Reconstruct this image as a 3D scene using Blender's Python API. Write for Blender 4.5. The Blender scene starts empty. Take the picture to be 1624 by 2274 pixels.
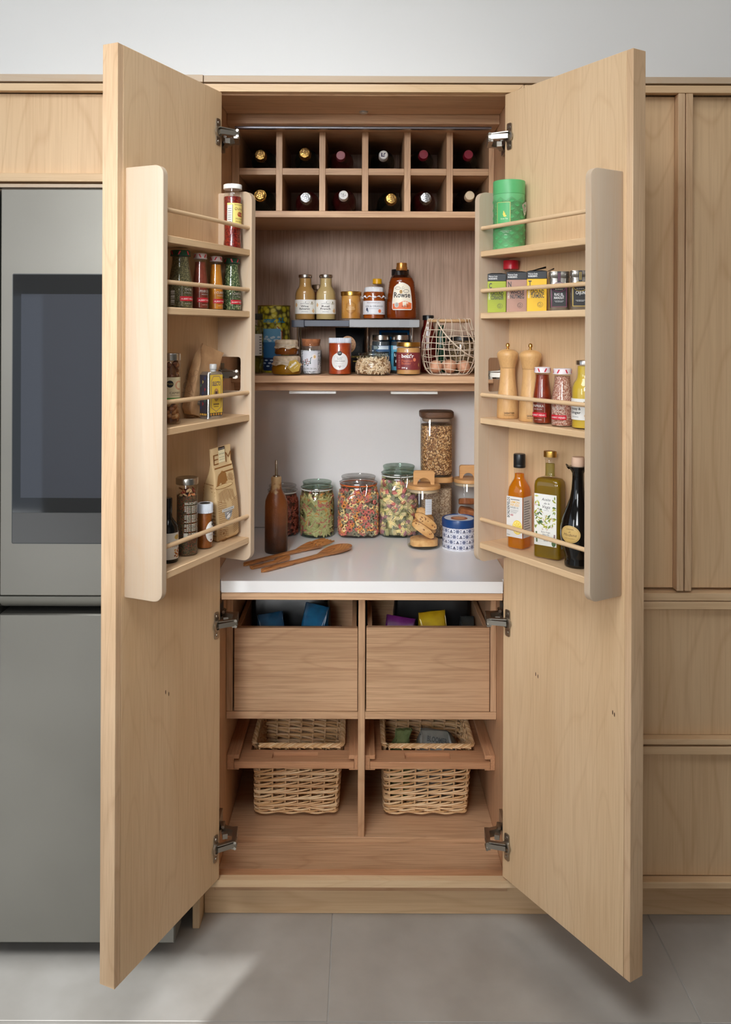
import bpy, bmesh, math, random
from mathutils import Vector, Matrix
random.seed(7)
sc = bpy.context.scene
PI = math.pi

# ---------------------------------------------------------------- camera
# the lens looks square at the cupboard (a shift lens), 2.33 m from its front
F, S = 1850.0, 0.00126           # focal length in pixels, metres per pixel at the cupboard front (Y = 0)
D, H = F * S, 1.6645             # camera distance and height
VX, VY, ROLL = 800.0, 743.0, 0.0035
cam = bpy.data.cameras.new('camera')
cam_o = bpy.data.objects.new('camera', cam)
sc.collection.objects.link(cam_o)
sc.camera = cam_o
cam.sensor_fit = 'VERTICAL'
cam.sensor_height = 36.0
cam.lens = F / 2274 * 36
cam.shift_x = (812 - VX) / 2274
cam.shift_y = -(1137 - VY) / 2274
cam.clip_start = 0.05
cam_o.matrix_world = Matrix.Translation((0, -D, H)) @ Matrix.Rotation(PI / 2, 4, 'X') @ Matrix.Rotation(ROLL, 4, 'Z')

# ---------------------------------------------------------------- light
sc.view_settings.view_transform = 'Standard'
sc.view_settings.look = 'None'
sc.view_settings.gamma = 1.0
sc.view_settings.use_curve_mapping = False
sc.view_settings.exposure = 0.0
sc.cycles.use_denoising = True
sc.cycles.max_bounces = 10
sc.cycles.diffuse_bounces = 5
sc.cycles.glossy_bounces = 4
sc.cycles.transparent_max_bounces = 24
sc.cycles.caustics_reflective = False
sc.cycles.caustics_refractive = False
sc.cycles.sample_clamp_indirect = 6.0
world = bpy.data.worlds.new('sky')
sc.world = world
world.use_nodes = True
world.node_tree.nodes['Background'].inputs[0].default_value = (0.75, 0.85, 1.0, 1)
world.node_tree.nodes['Background'].inputs[1].default_value = 1.0

RX0, RX1, RY0, CEIL = -3.4, 2.5, -4.0, 3.4      # the room
SKY = (-1.45, 0.15, -2.8, -1.2)                  # roof light opening in the ceiling: x0 x1 y0 y1
DOORWAY = (-3.3, -2.32, 0.0, 1.95)              # glazed opening in the rear wall: x0 x1 z0 z1
WINL = (-3.3, -0.9, 0.9, 2.75)                 # window in the left wall: y0 y1 z0 z1


def area(name, loc, rot, sx, sy, power, col):
    l = bpy.data.lights.new(name, 'AREA')
    l.shape = 'RECTANGLE'
    l.size, l.size_y, l.energy, l.color = sx, sy, power, col
    o = bpy.data.objects.new(name, l)
    sc.collection.objects.link(o)
    o.location, o.rotation_euler = loc, rot
    return o


area('roof_light_daylight', ((SKY[0] + SKY[1]) / 2, (SKY[2] + SKY[3]) / 2, CEIL + 0.12), (0, 0, 0), SKY[1] - SKY[0], SKY[3] - SKY[2], 62, (0.95, 0.98, 1.0))
area('window_daylight', (RX0 - 0.1, (WINL[0] + WINL[1]) / 2, (WINL[2] + WINL[3]) / 2), (0, -PI / 2, 0), WINL[3] - WINL[2], WINL[1] - WINL[0], 3, (0.94, 0.97, 1.0))


def aimed_area(name, k, aim, sx, sy, power, spread):
    k = Vector(k)
    o = area(name, k, (Vector(aim) - k).to_track_quat('-Z', 'Y').to_euler(), sx, sy, power, (0.95, 0.98, 1.0))
    o.data.spread = math.radians(spread)


aimed_area('doorway_daylight', (-2.85, -3.7, 2.2), (0.3, 0.2, 1.2), 0.7, 1.3, 7, 90)
aimed_area('added_front_fill', (-0.80, -3.7, 2.5), (-0.13, 0.3, 1.42), 0.8, 1.2, 6.1, 36)  # unseen fill light added behind the camera to brighten the cupboard interior
area('added_right_fill', (1.25, -0.75, CEIL - 0.02), (0, 0, 0), 0.35, 0.35, 4.5, (1.0, 0.98, 0.95))  # unseen lamp added overhead to lift the wall and fronts at the right
sun = bpy.data.lights.new('sun', 'SUN')
sun.energy, sun.angle, sun.color = 5.5, math.radians(0.45), (0.92, 0.97, 1.0)
sun_o = bpy.data.objects.new('sun', sun)
sc.collection.objects.link(sun_o)
sun_dir = Vector((0.467, 0.884, -0.428)).normalized()
sun_o.rotation_euler = sun_dir.to_track_quat('-Z', 'Y').to_euler()


# ---------------------------------------------------------------- measuring helpers
def ray(px, py):
    u, v = px - VX, py - VY
    return (u + v * ROLL) / F, (v - u * ROLL) / F


def at(px, py, Y):
    """the point that stands at depth Y behind the cupboard front and shows at this pixel"""
    a, b = ray(px, py)
    return Vector((a * (D + Y), Y, H - b * (D + Y)))


def at_z(px, py, Z):
    a, b = ray(px, py)
    k = (H - Z) / b
    return Vector((a * k, k - D, Z))


class DoorFrame:
    def __init__(s, ox, oy, dx, dy, sg, w):
        l = math.hypot(dx, dy)
        s.o, s.d, s.sg, s.w = (ox, oy), (dx / l, dy / l), sg, w
        s.n = (-s.d[1] * sg, s.d[0] * sg)
        s.yaw = math.atan2(s.n[0], -s.n[1])

    def mat(s):
        return Matrix(((s.d[0], -s.d[1], 0, s.o[0]), (s.d[1], s.d[0], 0, s.o[1]), (0, 0, 1, 0), (0, 0, 0, 1)))

    def spot(s, px, py, w):
        """plan position at distance w off the door's inner face seen at this pixel column"""
        a, _ = ray(px, py)
        ox, oy = s.o
        t = (a * (D + oy + s.n[1] * w) - ox - s.n[0] * w) / (s.d[0] - a * s.d[1])
        return ox + s.d[0] * t + s.n[0] * w, oy + s.d[1] * t + s.n[1] * w


DL = DoorFrame(-308.9 * S, 0.0, -0.403, -0.916, 1, 0.436)
DR = DoorFrame(321.9 * S, 0.0121, 0.5198, -0.8548, -1, 0.451)


# ---------------------------------------------------------------- mesh helpers
class MB:
    def __init__(s):
        s.v, s.f, s.m = [], [], []
        s.cur = 0
        s.M = None

    def add(s, vs, fs, m=None):
        n = len(s.v)
        if s.M is not None:
            vs = [s.M @ Vector(p) for p in vs]
        s.v += [tuple(p) for p in vs]
        s.f += [tuple(i + n for i in f) for f in fs]
        s.m += [s.cur if m is None else m] * len(fs)
        return s

    def box(s, x0, x1, y0, y1, z0, z1, b=0.0015):
        x0, x1 = min(x0, x1), max(x0, x1)
        y0, y1 = min(y0, y1), max(y0, y1)
        z0, z1 = min(z0, z1), max(z0, z1)
        b = min(b, (x1 - x0) / 3, (y1 - y0) / 3, (z1 - z0) / 3)
        if b <= 0:
            vs = [(x, y, z) for z in (z0, z1) for y in (y0, y1) for x in (x0, x1)]
            return s.add(vs, [(0, 2, 3, 1), (4, 5, 7, 6), (0, 1, 5, 4), (2, 6, 7, 3), (0, 4, 6, 2), (1, 3, 7, 5)])
        vs, ix = [], {}
        for i in (0, 1):
            for j in (0, 1):
                for k in (0, 1):
                    X, Y, Z = (x0, x1)[i], (y0, y1)[j], (z0, z1)[k]
                    sx, sy, sz = (b, -b)[i], (b, -b)[j], (b, -b)[k]
                    for a, p in enumerate(((X, Y + sy, Z + sz), (X + sx, Y, Z + sz), (X + sx, Y + sy, Z))):
                        ix[i, j, k, a] = len(vs)
                        vs.append(p)
        fs = []
        g = lambda i, j, k, a: ix[i, j, k, a]
        for i in (0, 1):
            q = [g(i, 0, 0, 0), g(i, 1, 0, 0), g(i, 1, 1, 0), g(i, 0, 1, 0)]
            fs.append(q if i else q[::-1])
            q = [g(0, i, 0, 1), g(0, i, 1, 1), g(1, i, 1, 1), g(1, i, 0, 1)]
            fs.append(q if i else q[::-1])
            q = [g(0, 0, i, 2), g(1, 0, i, 2), g(1, 1, i, 2), g(0, 1, i, 2)]
            fs.append(q if i else q[::-1])
        for i in (0, 1):
            for j in (0, 1):
                fs.append((g(i, j, 0, 0), g(i, j, 1, 0), g(i, j, 1, 1), g(i, j, 0, 1)))
                fs.append((g(i, 0, j, 0), g(i, 1, j, 0), g(i, 1, j, 2), g(i, 0, j, 2)))
                fs.append((g(0, i, j, 1), g(1, i, j, 1), g(1, i, j, 2), g(0, i, j, 2)))
                for k in (0, 1):
                    fs.append((g(i, j, k, 0), g(i, j, k, 1), g(i, j, k, 2)))
        return s.add(vs, fs)

    def loops(s, loops, close=True, cap0=True, cap1=True):
        n = len(loops[0])
        vs = [p for l in loops for p in l]
        fs = []
        for a in range(len(loops) - 1):
            for i in range(n if close else n - 1):
                j = (i + 1) % n
                fs.append((a * n + i, a * n + j, (a + 1) * n + j, (a + 1) * n + i))
        if cap0:
            fs.append(tuple(range(n))[::-1])
        if cap1:
            fs.append(tuple((len(loops) - 1) * n + i for i in range(n)))
        return s.add(vs, fs)

    def lathe(s, prof, seg=32, p=2.0, ax=1.0, ay=1.0, cap0=True, cap1=True, o=(0, 0, 0), rip=None):
        """prof: (r, z) or (r, z, p); p > 2 squares the section off"""
        ls = []
        for q in prof:
            r, z, e = q[0], q[1], (q[2] if len(q) > 2 else p)
            l = []
            for i in range(seg):
                t = 2 * PI * (i + 0.5) / seg
                c, si = math.cos(t), math.sin(t)
                k = 1.0 if e == 2 else 1 / (abs(c) ** e + abs(si) ** e) ** (1 / e)
                if rip:
                    k *= rip(t, z)
                l.append((o[0] + max(r, 1e-5) * k * c * ax, o[1] + max(r, 1e-5) * k * si * ay, o[2] + z))
            ls.append(l)
        return s.loops(ls, True, cap0, cap1)

    def tube(s, pts, r, seg=6, closed=False):
        pts = [Vector(p) for p in pts]
        n = len(pts)
        ls, up = [], None
        for i, p in enumerate(pts):
            a = pts[(i - 1) % n] if (closed or i > 0) else p
            b = pts[(i + 1) % n] if (closed or i < n - 1) else p
            t = (b - a).normalized() if (b - a).length > 1e-9 else Vector((0, 0, 1))
            if up is None:
                up = t.orthogonal().normalized()
            up = (up - t * up.dot(t))
            up = up.normalized() if up.length > 1e-6 else t.orthogonal().normalized()
            w = t.cross(up)
            rr = r[i] if isinstance(r, (list, tuple)) else r
            ls.append([p + (up * math.cos(2 * PI * k / seg) + w * math.sin(2 * PI * k / seg)) * rr for k in range(seg)])
        if closed:
            ls.append(ls[0])
            return s.loops(ls, True, False, False)
        return s.loops(ls)

    def bar(s, a, b, w, h):
        """a flat bar from a to b, w wide in plan and h tall"""
        a, b = Vector(a), Vector(b)
        t = (b - a).normalized()
        side = t.cross(Vector((0, 0, 1))).normalized() * (w / 2)
        up = side.cross(t).normalized() * (h / 2)
        return s.loops([[q - side - up, q + side - up, q + side + up, q - side + up] for q in (a, b)])

    def ell(s, c, r, seg=10, rings=6, M=None):
        vs, fs = [], []
        for j in range(1, rings):
            ph = PI * j / rings
            for i in range(seg):
                t = 2 * PI * i / seg
                vs.append((r[0] * math.sin(ph) * math.cos(t), r[1] * math.sin(ph) * math.sin(t), r[2] * math.cos(ph)))
        vs += [(0, 0, r[2]), (0, 0, -r[2])]
        for j in range(rings - 2):
            for i in range(seg):
                k = (i + 1) % seg
                fs.append((j * seg + i, (j + 1) * seg + i, (j + 1) * seg + k, j * seg + k))
        T, B = len(vs) - 2, len(vs) - 1
        for i in range(seg):
            k = (i + 1) % seg
            fs.append((T, i, k))
            fs.append((B, (rings - 2) * seg + k, (rings - 2) * seg + i))
        if M is not None:
            vs = [M @ Vector(q) for q in vs]
        return s.add([(q[0] + c[0], q[1] + c[1], q[2] + c[2]) for q in vs], fs)

    def prism(s, pts, fn0, fn1):
        n = len(pts)
        return s.loops([[fn0(*p) for p in pts], [fn1(*p) for p in pts]])

    def build(s, name, mats, parent=None, ang=38, flat=False, **props):
        me = bpy.data.meshes.new(name)
        me.from_pydata(s.v, [], s.f)
        if not isinstance(mats, (list, tuple)):
            mats = [mats]
        for m in mats:
            me.materials.append(m)
        if len(mats) > 1:
            me.polygons.foreach_set('material_index', s.m)
        bm = bmesh.new()
        bm.from_mesh(me)
        bmesh.ops.recalc_face_normals(bm, faces=bm.faces)
        bm.to_mesh(me)
        bm.free()
        if not flat:
            me.polygons.foreach_set('use_smooth', [True] * len(me.polygons))
            me.set_sharp_from_angle(angle=math.radians(ang))
        me.update()
        o = bpy.data.objects.new(name, me)
        sc.collection.objects.link(o)
        if parent is not None:
            o.parent = parent
        for k, v in props.items():
            o[k] = v
        return o


def rounded(pts, rads, n=6):
    """polygon corners rounded off"""
    out, m = [], len(pts)
    for i in range(m):
        p, a, b = Vector(pts[i]), Vector(pts[i - 1]), Vector(pts[(i + 1) % m])
        r = rads[i] if isinstance(rads, (list, tuple)) else rads
        if r <= 0:
            out.append(tuple(p))
            continue
        u, v = (a - p).normalized(), (b - p).normalized()
        r = min(r, (a - p).length * 0.49, (b - p).length * 0.49)
        c = p + (u + v) * r
        for k in range(n + 1):
            t = k / n * PI / 2
            out.append(tuple(c - v * r * math.cos(t) - u * r * math.sin(t)))
    return out


def thing(name, label, cat, loc=(0, 0, 0), yaw=0.0, group=None, rot=None):
    o = bpy.data.objects.new(name, None)
    o.empty_display_size = 0.05
    sc.collection.objects.link(o)
    o.location = loc
    o.rotation_euler = rot if rot else (0, 0, yaw)
    o['label'], o['category'] = label, cat
    if group:
        o['group'] = group
    return o


def tag(o, label, cat, group=None):
    o['label'], o['category'] = label, cat
    if group:
        o['group'] = group
    return o


# ---------------------------------------------------------------- materials
def lin(c):
    return tuple(((x / 255) / 12.92 if x / 255 <= 0.04045 else ((x / 255 + 0.055) / 1.055) ** 2.4) for x in c[:3]) + (1.0,)


def new_mat(name):
    m = bpy.data.materials.new(name)
    m.use_nodes = True
    nt = m.node_tree
    return m, nt, nt.nodes['Principled BSDF']


MATS = {}


def plain(col, rough=0.5, metal=0.0, coat=0.0, name=None, spec=0.5):
    key = ('plain', col, rough, metal, coat, spec)
    if key not in MATS:
        m, nt, b = new_mat(name or 'plain_%d_%d_%d' % col[:3])
        b.inputs['Base Color'].default_value = lin(col)
        b.inputs['Roughness'].default_value = rough
        b.inputs['Metallic'].default_value = metal
        b.inputs['Coat Weight'].default_value = coat
        b.inputs['Specular IOR Level'].default_value = spec
        MATS[key] = m
    return MATS[key]


def N(nt, typ, **kw):
    n = nt.nodes.new(typ)
    for k, v in kw.items():
        setattr(n, k, v)
    return n


def ramp(nt, fac, stops, interp='LINEAR'):
    r = N(nt, 'ShaderNodeValToRGB')
    r.color_ramp.interpolation = interp
    while len(r.color_ramp.elements) > 1:
        r.color_ramp.elements.remove(r.color_ramp.elements[-1])
    r.color_ramp.elements[0].position = stops[0][0]
    r.color_ramp.elements[0].color = lin(stops[0][1])
    for p, c in stops[1:]:
        e = r.color_ramp.elements.new(p)
        e.color = lin(c)
    nt.links.new(fac, r.inputs[0])
    return r.outputs[0]


def mix(nt, a, b, fac, mode='MIX'):
    m = N(nt, 'ShaderNodeMix', data_type='RGBA', blend_type=mode)
    for sock, val in ((0, fac), (6, a), (7, b)):
        if isinstance(val, (int, float)):
            m.inputs[sock].default_value = val
        elif isinstance(val, tuple):
            m.inputs[sock].default_value = val
        else:
            nt.links.new(val, m.inputs[sock])
    return m.outputs[2]


def wood(name, light, mid, dark, axis='Z', rough=0.45, fig=0.5, fine=0.5, scale=1.0, off=(0, 0, 0), knots=0.0):
    """grain runs along axis; fig = strength of the cathedral figure, fine = strength of the pore lines"""
    m, nt, b = new_mat(name)
    tc = N(nt, 'ShaderNodeTexCoord')

    def mapped(along, across):
        mp = N(nt, 'ShaderNodeMapping')
        k = {'X': (along, across, across), 'Y': (across, along, across), 'Z': (across, across, along)}[axis]
        mp.inputs['Scale'].default_value = tuple(x * scale for x in k)
        mp.inputs['Location'].default_value = off
        nt.links.new(tc.outputs['Object'], mp.inputs[0])
        return mp.outputs[0]

    def noise(vec, sc_, det, rg=0.55, dist=0.0):
        n = N(nt, 'ShaderNodeTexNoise')
        n.inputs['Scale'].default_value = sc_
        n.inputs['Detail'].default_value = det
        n.inputs['Roughness'].default_value = rg
        n.inputs['Distortion'].default_value = dist
        nt.links.new(vec, n.inputs['Vector'])
        return n.outputs['Fac']

    broad = noise(mapped(0.55, 3.2), 2.2, 3)
    col = ramp(nt, broad, [(0.3, mid), (0.62, light)])
    # figure: contour lines of a slow noise field give the flame pattern of flat-sawn boards
    fld = noise(mapped(0.75, 4.0), 1.1, 1.5, 0.45, 0.25)
    mul = N(nt, 'ShaderNodeMath', operation='MULTIPLY')
    mul.inputs[1].default_value = 15.0
    nt.links.new(fld, mul.inputs[0])
    fr = N(nt, 'ShaderNodeMath', operation='FRACT')
    nt.links.new(mul.outputs[0], fr.inputs[0])
    line = ramp(nt, fr.outputs[0], [(0.0, (255, 255, 255)), (0.1, (90, 90, 90)), (0.45, (0, 0, 0)), (0.9, (0, 0, 0)), (1.0, (255, 255, 255))])
    sp = N(nt, 'ShaderNodeSeparateColor')
    nt.links.new(line, sp.inputs[0])
    f1 = N(nt, 'ShaderNodeMath', operation='MULTIPLY')
    f1.inputs[1].default_value = fig
    nt.links.new(sp.outputs[0], f1.inputs[0])
    col = mix(nt, col, lin(dark), f1.outputs[0])
    pores = noise(mapped(3.0, 120.0), 1.6, 3, 0.6)
    pr = ramp(nt, pores, [(0.36, (255, 255, 255)), (0.56, (0, 0, 0))])
    sp2 = N(nt, 'ShaderNodeSeparateColor')
    nt.links.new(pr, sp2.inputs[0])
    f2 = N(nt, 'ShaderNodeMath', operation='MULTIPLY')
    f2.inputs[1].default_value = fine
    nt.links.new(sp2.outputs[0], f2.inputs[0])
    col = mix(nt, col, lin(dark), f2.outputs[0])
    nt.links.new(col, b.inputs['Base Color'])
    b.inputs['Roughness'].default_value = rough
    b.inputs['Specular IOR Level'].default_value = 0.35
    return m


MAPLE = {a: wood('maple_' + a.lower(), (226, 195, 156), (215, 181, 140), (184, 142, 99), a, fig=0.17, fine=0.22) for a in 'XYZ'}
FIGURED = {a: wood('figured_maple_' + a.lower(), (224, 192, 152), (213, 178, 137), (178, 134, 92), a, fig=0.25, fine=0.2, scale=0.8, off=(1.3, 7.7, 5.1)) for a in 'XZ'}
PALE = {a: wood('pale_maple_' + a.lower(), (202, 182, 159), (194, 172, 147), (196, 158, 120), a, fig=0.2, fine=0.14, off=(3.1, 1.7, 0.4)) for a in 'XZ'}
OAK = {a: wood('oak_board_' + a.lower(), (213, 174, 137), (198, 156, 119), (156, 114, 80), a, fig=0.26, fine=0.42, scale=1.1, off=(0.7, 5.2, 2.2)) for a in 'XYZ'}
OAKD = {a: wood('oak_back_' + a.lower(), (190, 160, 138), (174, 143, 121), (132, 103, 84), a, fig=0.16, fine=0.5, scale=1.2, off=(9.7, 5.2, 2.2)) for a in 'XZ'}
BEECH = {a: wood('beech_' + a.lower(), (202, 152, 114), (186, 134, 94), (146, 98, 64), a, fig=0.15, fine=0.35, scale=1.6) for a in 'XYZ'}
CORE = wood('maple_lipping', (222, 190, 154), (204, 168, 130), (162, 118, 82), 'Z', fig=0.2, fine=0.24, scale=1.5, off=(4, 4, 4))
BAMBOO = wood('bamboo', (206, 158, 104), (194, 143, 88), (160, 108, 60), 'X', fig=0.2, fine=0.3, scale=3)
WALNUT = wood('walnut', (112, 80, 58), (88, 60, 42), (50, 32, 22), 'X', fig=0.5, fine=0.4, scale=4)
OLIVEW = wood('olive_wood', (188, 126, 70), (160, 98, 50), (78, 42, 20), 'X', fig=0.75, fine=0.3, scale=4, rough=0.38)
ACACIA = wood('mill_wood', (222, 178, 122), (205, 158, 102), (176, 126, 76), 'Z', fig=0.2, fine=0.3, scale=4, rough=0.3)


def noisy(name, c1, c2, scale=6.0, rough=0.6, detail=4, bump=0.0, spec=0.5, coat=0.0, metal=0.0, lo=0.35, hi=0.65):
    m, nt, b = new_mat(name)
    tc = N(nt, 'ShaderNodeTexCoord')
    n = N(nt, 'ShaderNodeTexNoise')
    n.inputs['Scale'].default_value = scale
    n.inputs['Detail'].default_value = detail
    nt.links.new(tc.outputs['Object'], n.inputs['Vector'])
    nt.links.new(ramp(nt, n.outputs['Fac'], [(lo, c1), (hi, c2)]), b.inputs['Base Color'])
    b.inputs['Roughness'].default_value = rough
    b.inputs['Specular IOR Level'].default_value = spec
    b.inputs['Coat Weight'].default_value = coat
    b.inputs['Metallic'].default_value = metal
    if bump:
        bp = N(nt, 'ShaderNodeBump')
        bp.inputs['Strength'].default_value = bump
        bp.inputs['Distance'].default_value = 0.002
        nt.links.new(n.outputs['Fac'], bp.inputs['Height'])
        nt.links.new(bp.outputs[0], b.inputs['Normal'])
    return m


def grain(name, cols, scale=260.0, rough=0.6, bump=0.6, gap=None, stretch=(1, 1, 1)):
    """a fill of small loose bits: each cell takes one of the colours"""
    m, nt, b = new_mat(name)
    tc = N(nt, 'ShaderNodeTexCoord')
    mp = N(nt, 'ShaderNodeMapping')
    mp.inputs['Scale'].default_value = stretch
    nt.links.new(tc.outputs['Object'], mp.inputs[0])
    v = N(nt, 'ShaderNodeTexVoronoi')
    v.inputs['Scale'].default_value = scale
    nt.links.new(mp.outputs[0], v.inputs['Vector'])
    sp = N(nt, 'ShaderNodeSeparateColor')
    nt.links.new(v.outputs['Color'], sp.inputs[0])
    k = len(cols)
    col = ramp(nt, sp.outputs[0], [(i / k, c) for i, c in enumerate(cols)], 'CONSTANT')
    if gap:
        gr = ramp(nt, v.outputs['Distance'], [(0.35, (0, 0, 0)), (0.75, (255, 255, 255))])
        s2 = N(nt, 'ShaderNodeSeparateColor')
        nt.links.new(gr, s2.inputs[0])
        col = mix(nt, col, lin(gap), s2.outputs[0])
    nt.links.new(col, b.inputs['Base Color'])
    b.inputs['Roughness'].default_value = rough
    if bump:
        bp = N(nt, 'ShaderNodeBump', invert=True)
        bp.inputs['Strength'].default_value = bump
        bp.inputs['Distance'].default_value = 0.002
        nt.links.new(v.outputs['Distance'], bp.inputs['Height'])
        nt.links.new(bp.outputs[0], b.inputs['Normal'])
    return m


def thin_glass(name, tint=(251, 251, 250), ior=1.25, rough=0.02, extra=0.0):
    """thin clear wall: lets light straight through, mirrors at glancing angles"""
    m, nt, b = new_mat(name)
    nt.nodes.remove(b)
    out = nt.nodes['Material Output']
    tr = N(nt, 'ShaderNodeBsdfTransparent')
    tr.inputs[0].default_value = lin(tint)
    gl = N(nt, 'ShaderNodeBsdfGlossy')
    gl.inputs['Roughness'].default_value = rough
    lw = N(nt, 'ShaderNodeLayerWeight')
    lw.inputs[0].default_value = 0.5
    pw_ = N(nt, 'ShaderNodeMath', operation='POWER')
    pw_.inputs[1].default_value = 3.5
    nt.links.new(lw.outputs['Facing'], pw_.inputs[0])
    ms = N(nt, 'ShaderNodeMixShader')
    ad = N(nt, 'ShaderNodeMath', operation='MULTIPLY_ADD', use_clamp=True)
    ad.inputs[1].default_value = 0.5
    ad.inputs[2].default_value = 0.05 + extra
    nt.links.new(pw_.outputs[0], ad.inputs[0])
    nt.links.new(ad.outputs[0], ms.inputs[0])
    nt.links.new(tr.outputs[0], ms.inputs[1])
    nt.links.new(gl.outputs[0], ms.inputs[2])
    nt.links.new(ms.outputs[0], out.inputs[0])
    return m


def liquid(name, col, clear=0.5, rough=0.1):
    """a tinted liquid seen through the wall of its bottle: light partly goes straight through, partly scatters"""
    m, nt, b = new_mat(name)
    out = nt.nodes['Material Output']
    b.inputs['Base Color'].default_value = lin(col)
    b.inputs['Roughness'].default_value = rough
    tl = N(nt, 'ShaderNodeBsdfTranslucent')
    tl.inputs[0].default_value = lin(col)
    m1 = N(nt, 'ShaderNodeMixShader')
    m1.inputs[0].default_value = 0.45
    nt.links.new(b.outputs[0], m1.inputs[1])
    nt.links.new(tl.outputs[0], m1.inputs[2])
    tr = N(nt, 'ShaderNodeBsdfTransparent')
    tr.inputs[0].default_value = lin(col)
    ms = N(nt, 'ShaderNodeMixShader')
    ms.inputs[0].default_value = clear
    nt.links.new(m1.outputs[0], ms.inputs[1])
    nt.links.new(tr.outputs[0], ms.inputs[2])
    nt.links.new(ms.outputs[0], out.inputs[0])
    return m


GLASS = thin_glass('clear_glass')
GLASSG = thin_glass('green_tint_glass', (230, 240, 234), 1.32, extra=0.01)
STEEL = noisy('brushed_steel', (120, 117, 110), (125, 122, 115), 3.0, 0.48, 2, metal=1.0)
NICKEL = plain((176, 170, 160), 0.36, 1.0, name='nickel')
CHROME = plain((205, 203, 200), 0.15, 1.0, name='chrome')
LIDSTEEL = plain((190, 186, 180), 0.25, 1.0, name='lid_steel')
GOLD = plain((196, 152, 78), 0.3, 1.0, name='gold_metal')
WHITE = plain((236, 236, 234), 0.4, name='white_plastic')
BLACK = plain((20, 20, 21), 0.35, name='black_plastic')
QUARTZ = plain((232, 229, 227), 0.09, name='white_quartz', spec=0.5)

# ================================================================ the room
PLASTER = noisy('white_plaster', (219, 218, 216), (223, 222, 220), 1.5, 0.85)
GREYWALL = plain((208, 206, 202), 0.85, name='painted_wall')
TILE = noisy('grey_porcelain', (164, 158, 150), (180, 175, 168), 5.0, 0.38, 8, 0.04, spec=0.45)
GROUT = plain((172, 168, 162), 0.9, name='grout')


def struct(name, mb, mat, parent=None):
    o = mb.build(name, mat, parent)
    if parent is None:
        o['kind'] = 'structure'
    return o


WT = 0.15
struct('wall_back', MB().box(RX0, RX1, 0.004, 0.9, 2.3895, CEIL, 0).box(RX0, RX1, 0.70, 0.9, 0.001, 2.3895, 0), PLASTER)
struct('wall_right', MB().box(RX1, RX1 + WT, RY0, 0.9, 0.001, CEIL, 0), plain((120, 116, 110), 0.85, name='taupe_wall'))
w = MB()
w.box(RX0 - WT, RX0, RY0, WINL[0], 0.001, CEIL, 0).box(RX0 - WT, RX0, WINL[1], 0.9, 0.001, CEIL, 0)
w.box(RX0 - WT, RX0, WINL[0], WINL[1], 0.001, WINL[2], 0).box(RX0 - WT, RX0, WINL[0], WINL[1], WINL[3], CEIL, 0)
struct('wall_left', w, GREYWALL)
w = MB()
w.box(RX0, DOORWAY[0], RY0 - WT, RY0, 0.001, CEIL, 0).box(DOORWAY[1], RX1, RY0 - WT, RY0, 0.001, CEIL, 0)
w.box(DOORWAY[0], DOORWAY[1], RY0 - WT, RY0, DOORWAY[3], CEIL, 0)
struct('wall_rear', w, GREYWALL)
w = MB()
w.box(RX0, SKY[0], RY0, 0.9, CEIL, CEIL + WT, 0).box(SKY[1], RX1, RY0, 0.9, CEIL, CEIL + WT, 0)
w.box(SKY[0], SKY[1], RY0, SKY[2], CEIL, CEIL + WT, 0).box(SKY[0], SKY[1], SKY[3], 0.9, CEIL, CEIL + WT, 0)
for x0, x1, y0, y1 in ((SKY[0] - 0.1, SKY[0], SKY[2] - 0.1, SKY[3] + 0.1), (SKY[1], SKY[1] + 0.1, SKY[2] - 0.1, SKY[3] + 0.1), (SKY[0], SKY[1], SKY[2] - 0.1, SKY[2]), (SKY[0], SKY[1], SKY[3], SKY[3] + 0.1)):
    w.box(x0, x1, y0, y1, CEIL + WT, CEIL + 1.0, 0)      # unseen upstand added round the roof light to block the sun
struct('ceiling', w, GREYWALL)

fl = struct('floor', MB().box(RX0, RX1, RY0, 0.9, -0.06, -0.002, 0), GROUT)
TX, TY, TS, TG = -0.073, -0.314, 0.907, 0.0035
tile_me = None
for i in range(-5, 3):
    for j in range(-6, 1):
        x0, y0 = TX + i * TS, TY + j * TS
        if tile_me is None:
            t = MB().box(-TS / 2 + TG / 2, TS / 2 - TG / 2, -TS / 2 + TG / 2, TS / 2 - TG / 2, -0.01, 0.0, 0.0008).build('tile', TILE, fl)
            tile_me = t.data
        else:
            t = bpy.data.objects.new('tile', tile_me)
            sc.collection.objects.link(t)
            t.parent = fl
        t.location = (x0 + TS / 2, y0 + TS / 2, 0)

# ================================================================ long cornice above the units
struct('trim_1', MB().box(-1.48, -0.4425, 0.0, 0.02, 2.370, 2.3905, 0.001), PALE['X'])
struct('trim_2', MB().box(-0.4405, 1.50, 0.0, 0.02, 2.370, 2.3885, 0.001), PALE['X'])

# ================================================================ pantry cupboard: shell
X0, X1, XI0, XI1 = -0.442, 0.456, -0.411, 0.426
YB, YR, YU = 0.655, 0.32, 0.245
pan = thing('pantry_cupboard', 'tall maple pantry cupboard with both doors wide open showing its food store', 'cupboard', (0.007, 0.34, 0))
PO = Vector(pan.location)


def sub(mb, o):
    mb.v = [(a - o[0], b - o[1], c - o[2]) for a, b, c in mb.v]
    return mb


def pbox(name, mat, *a, b=0.001):
    return sub(MB().box(*a, b=b), PO).build(name, mat, pan)


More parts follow.
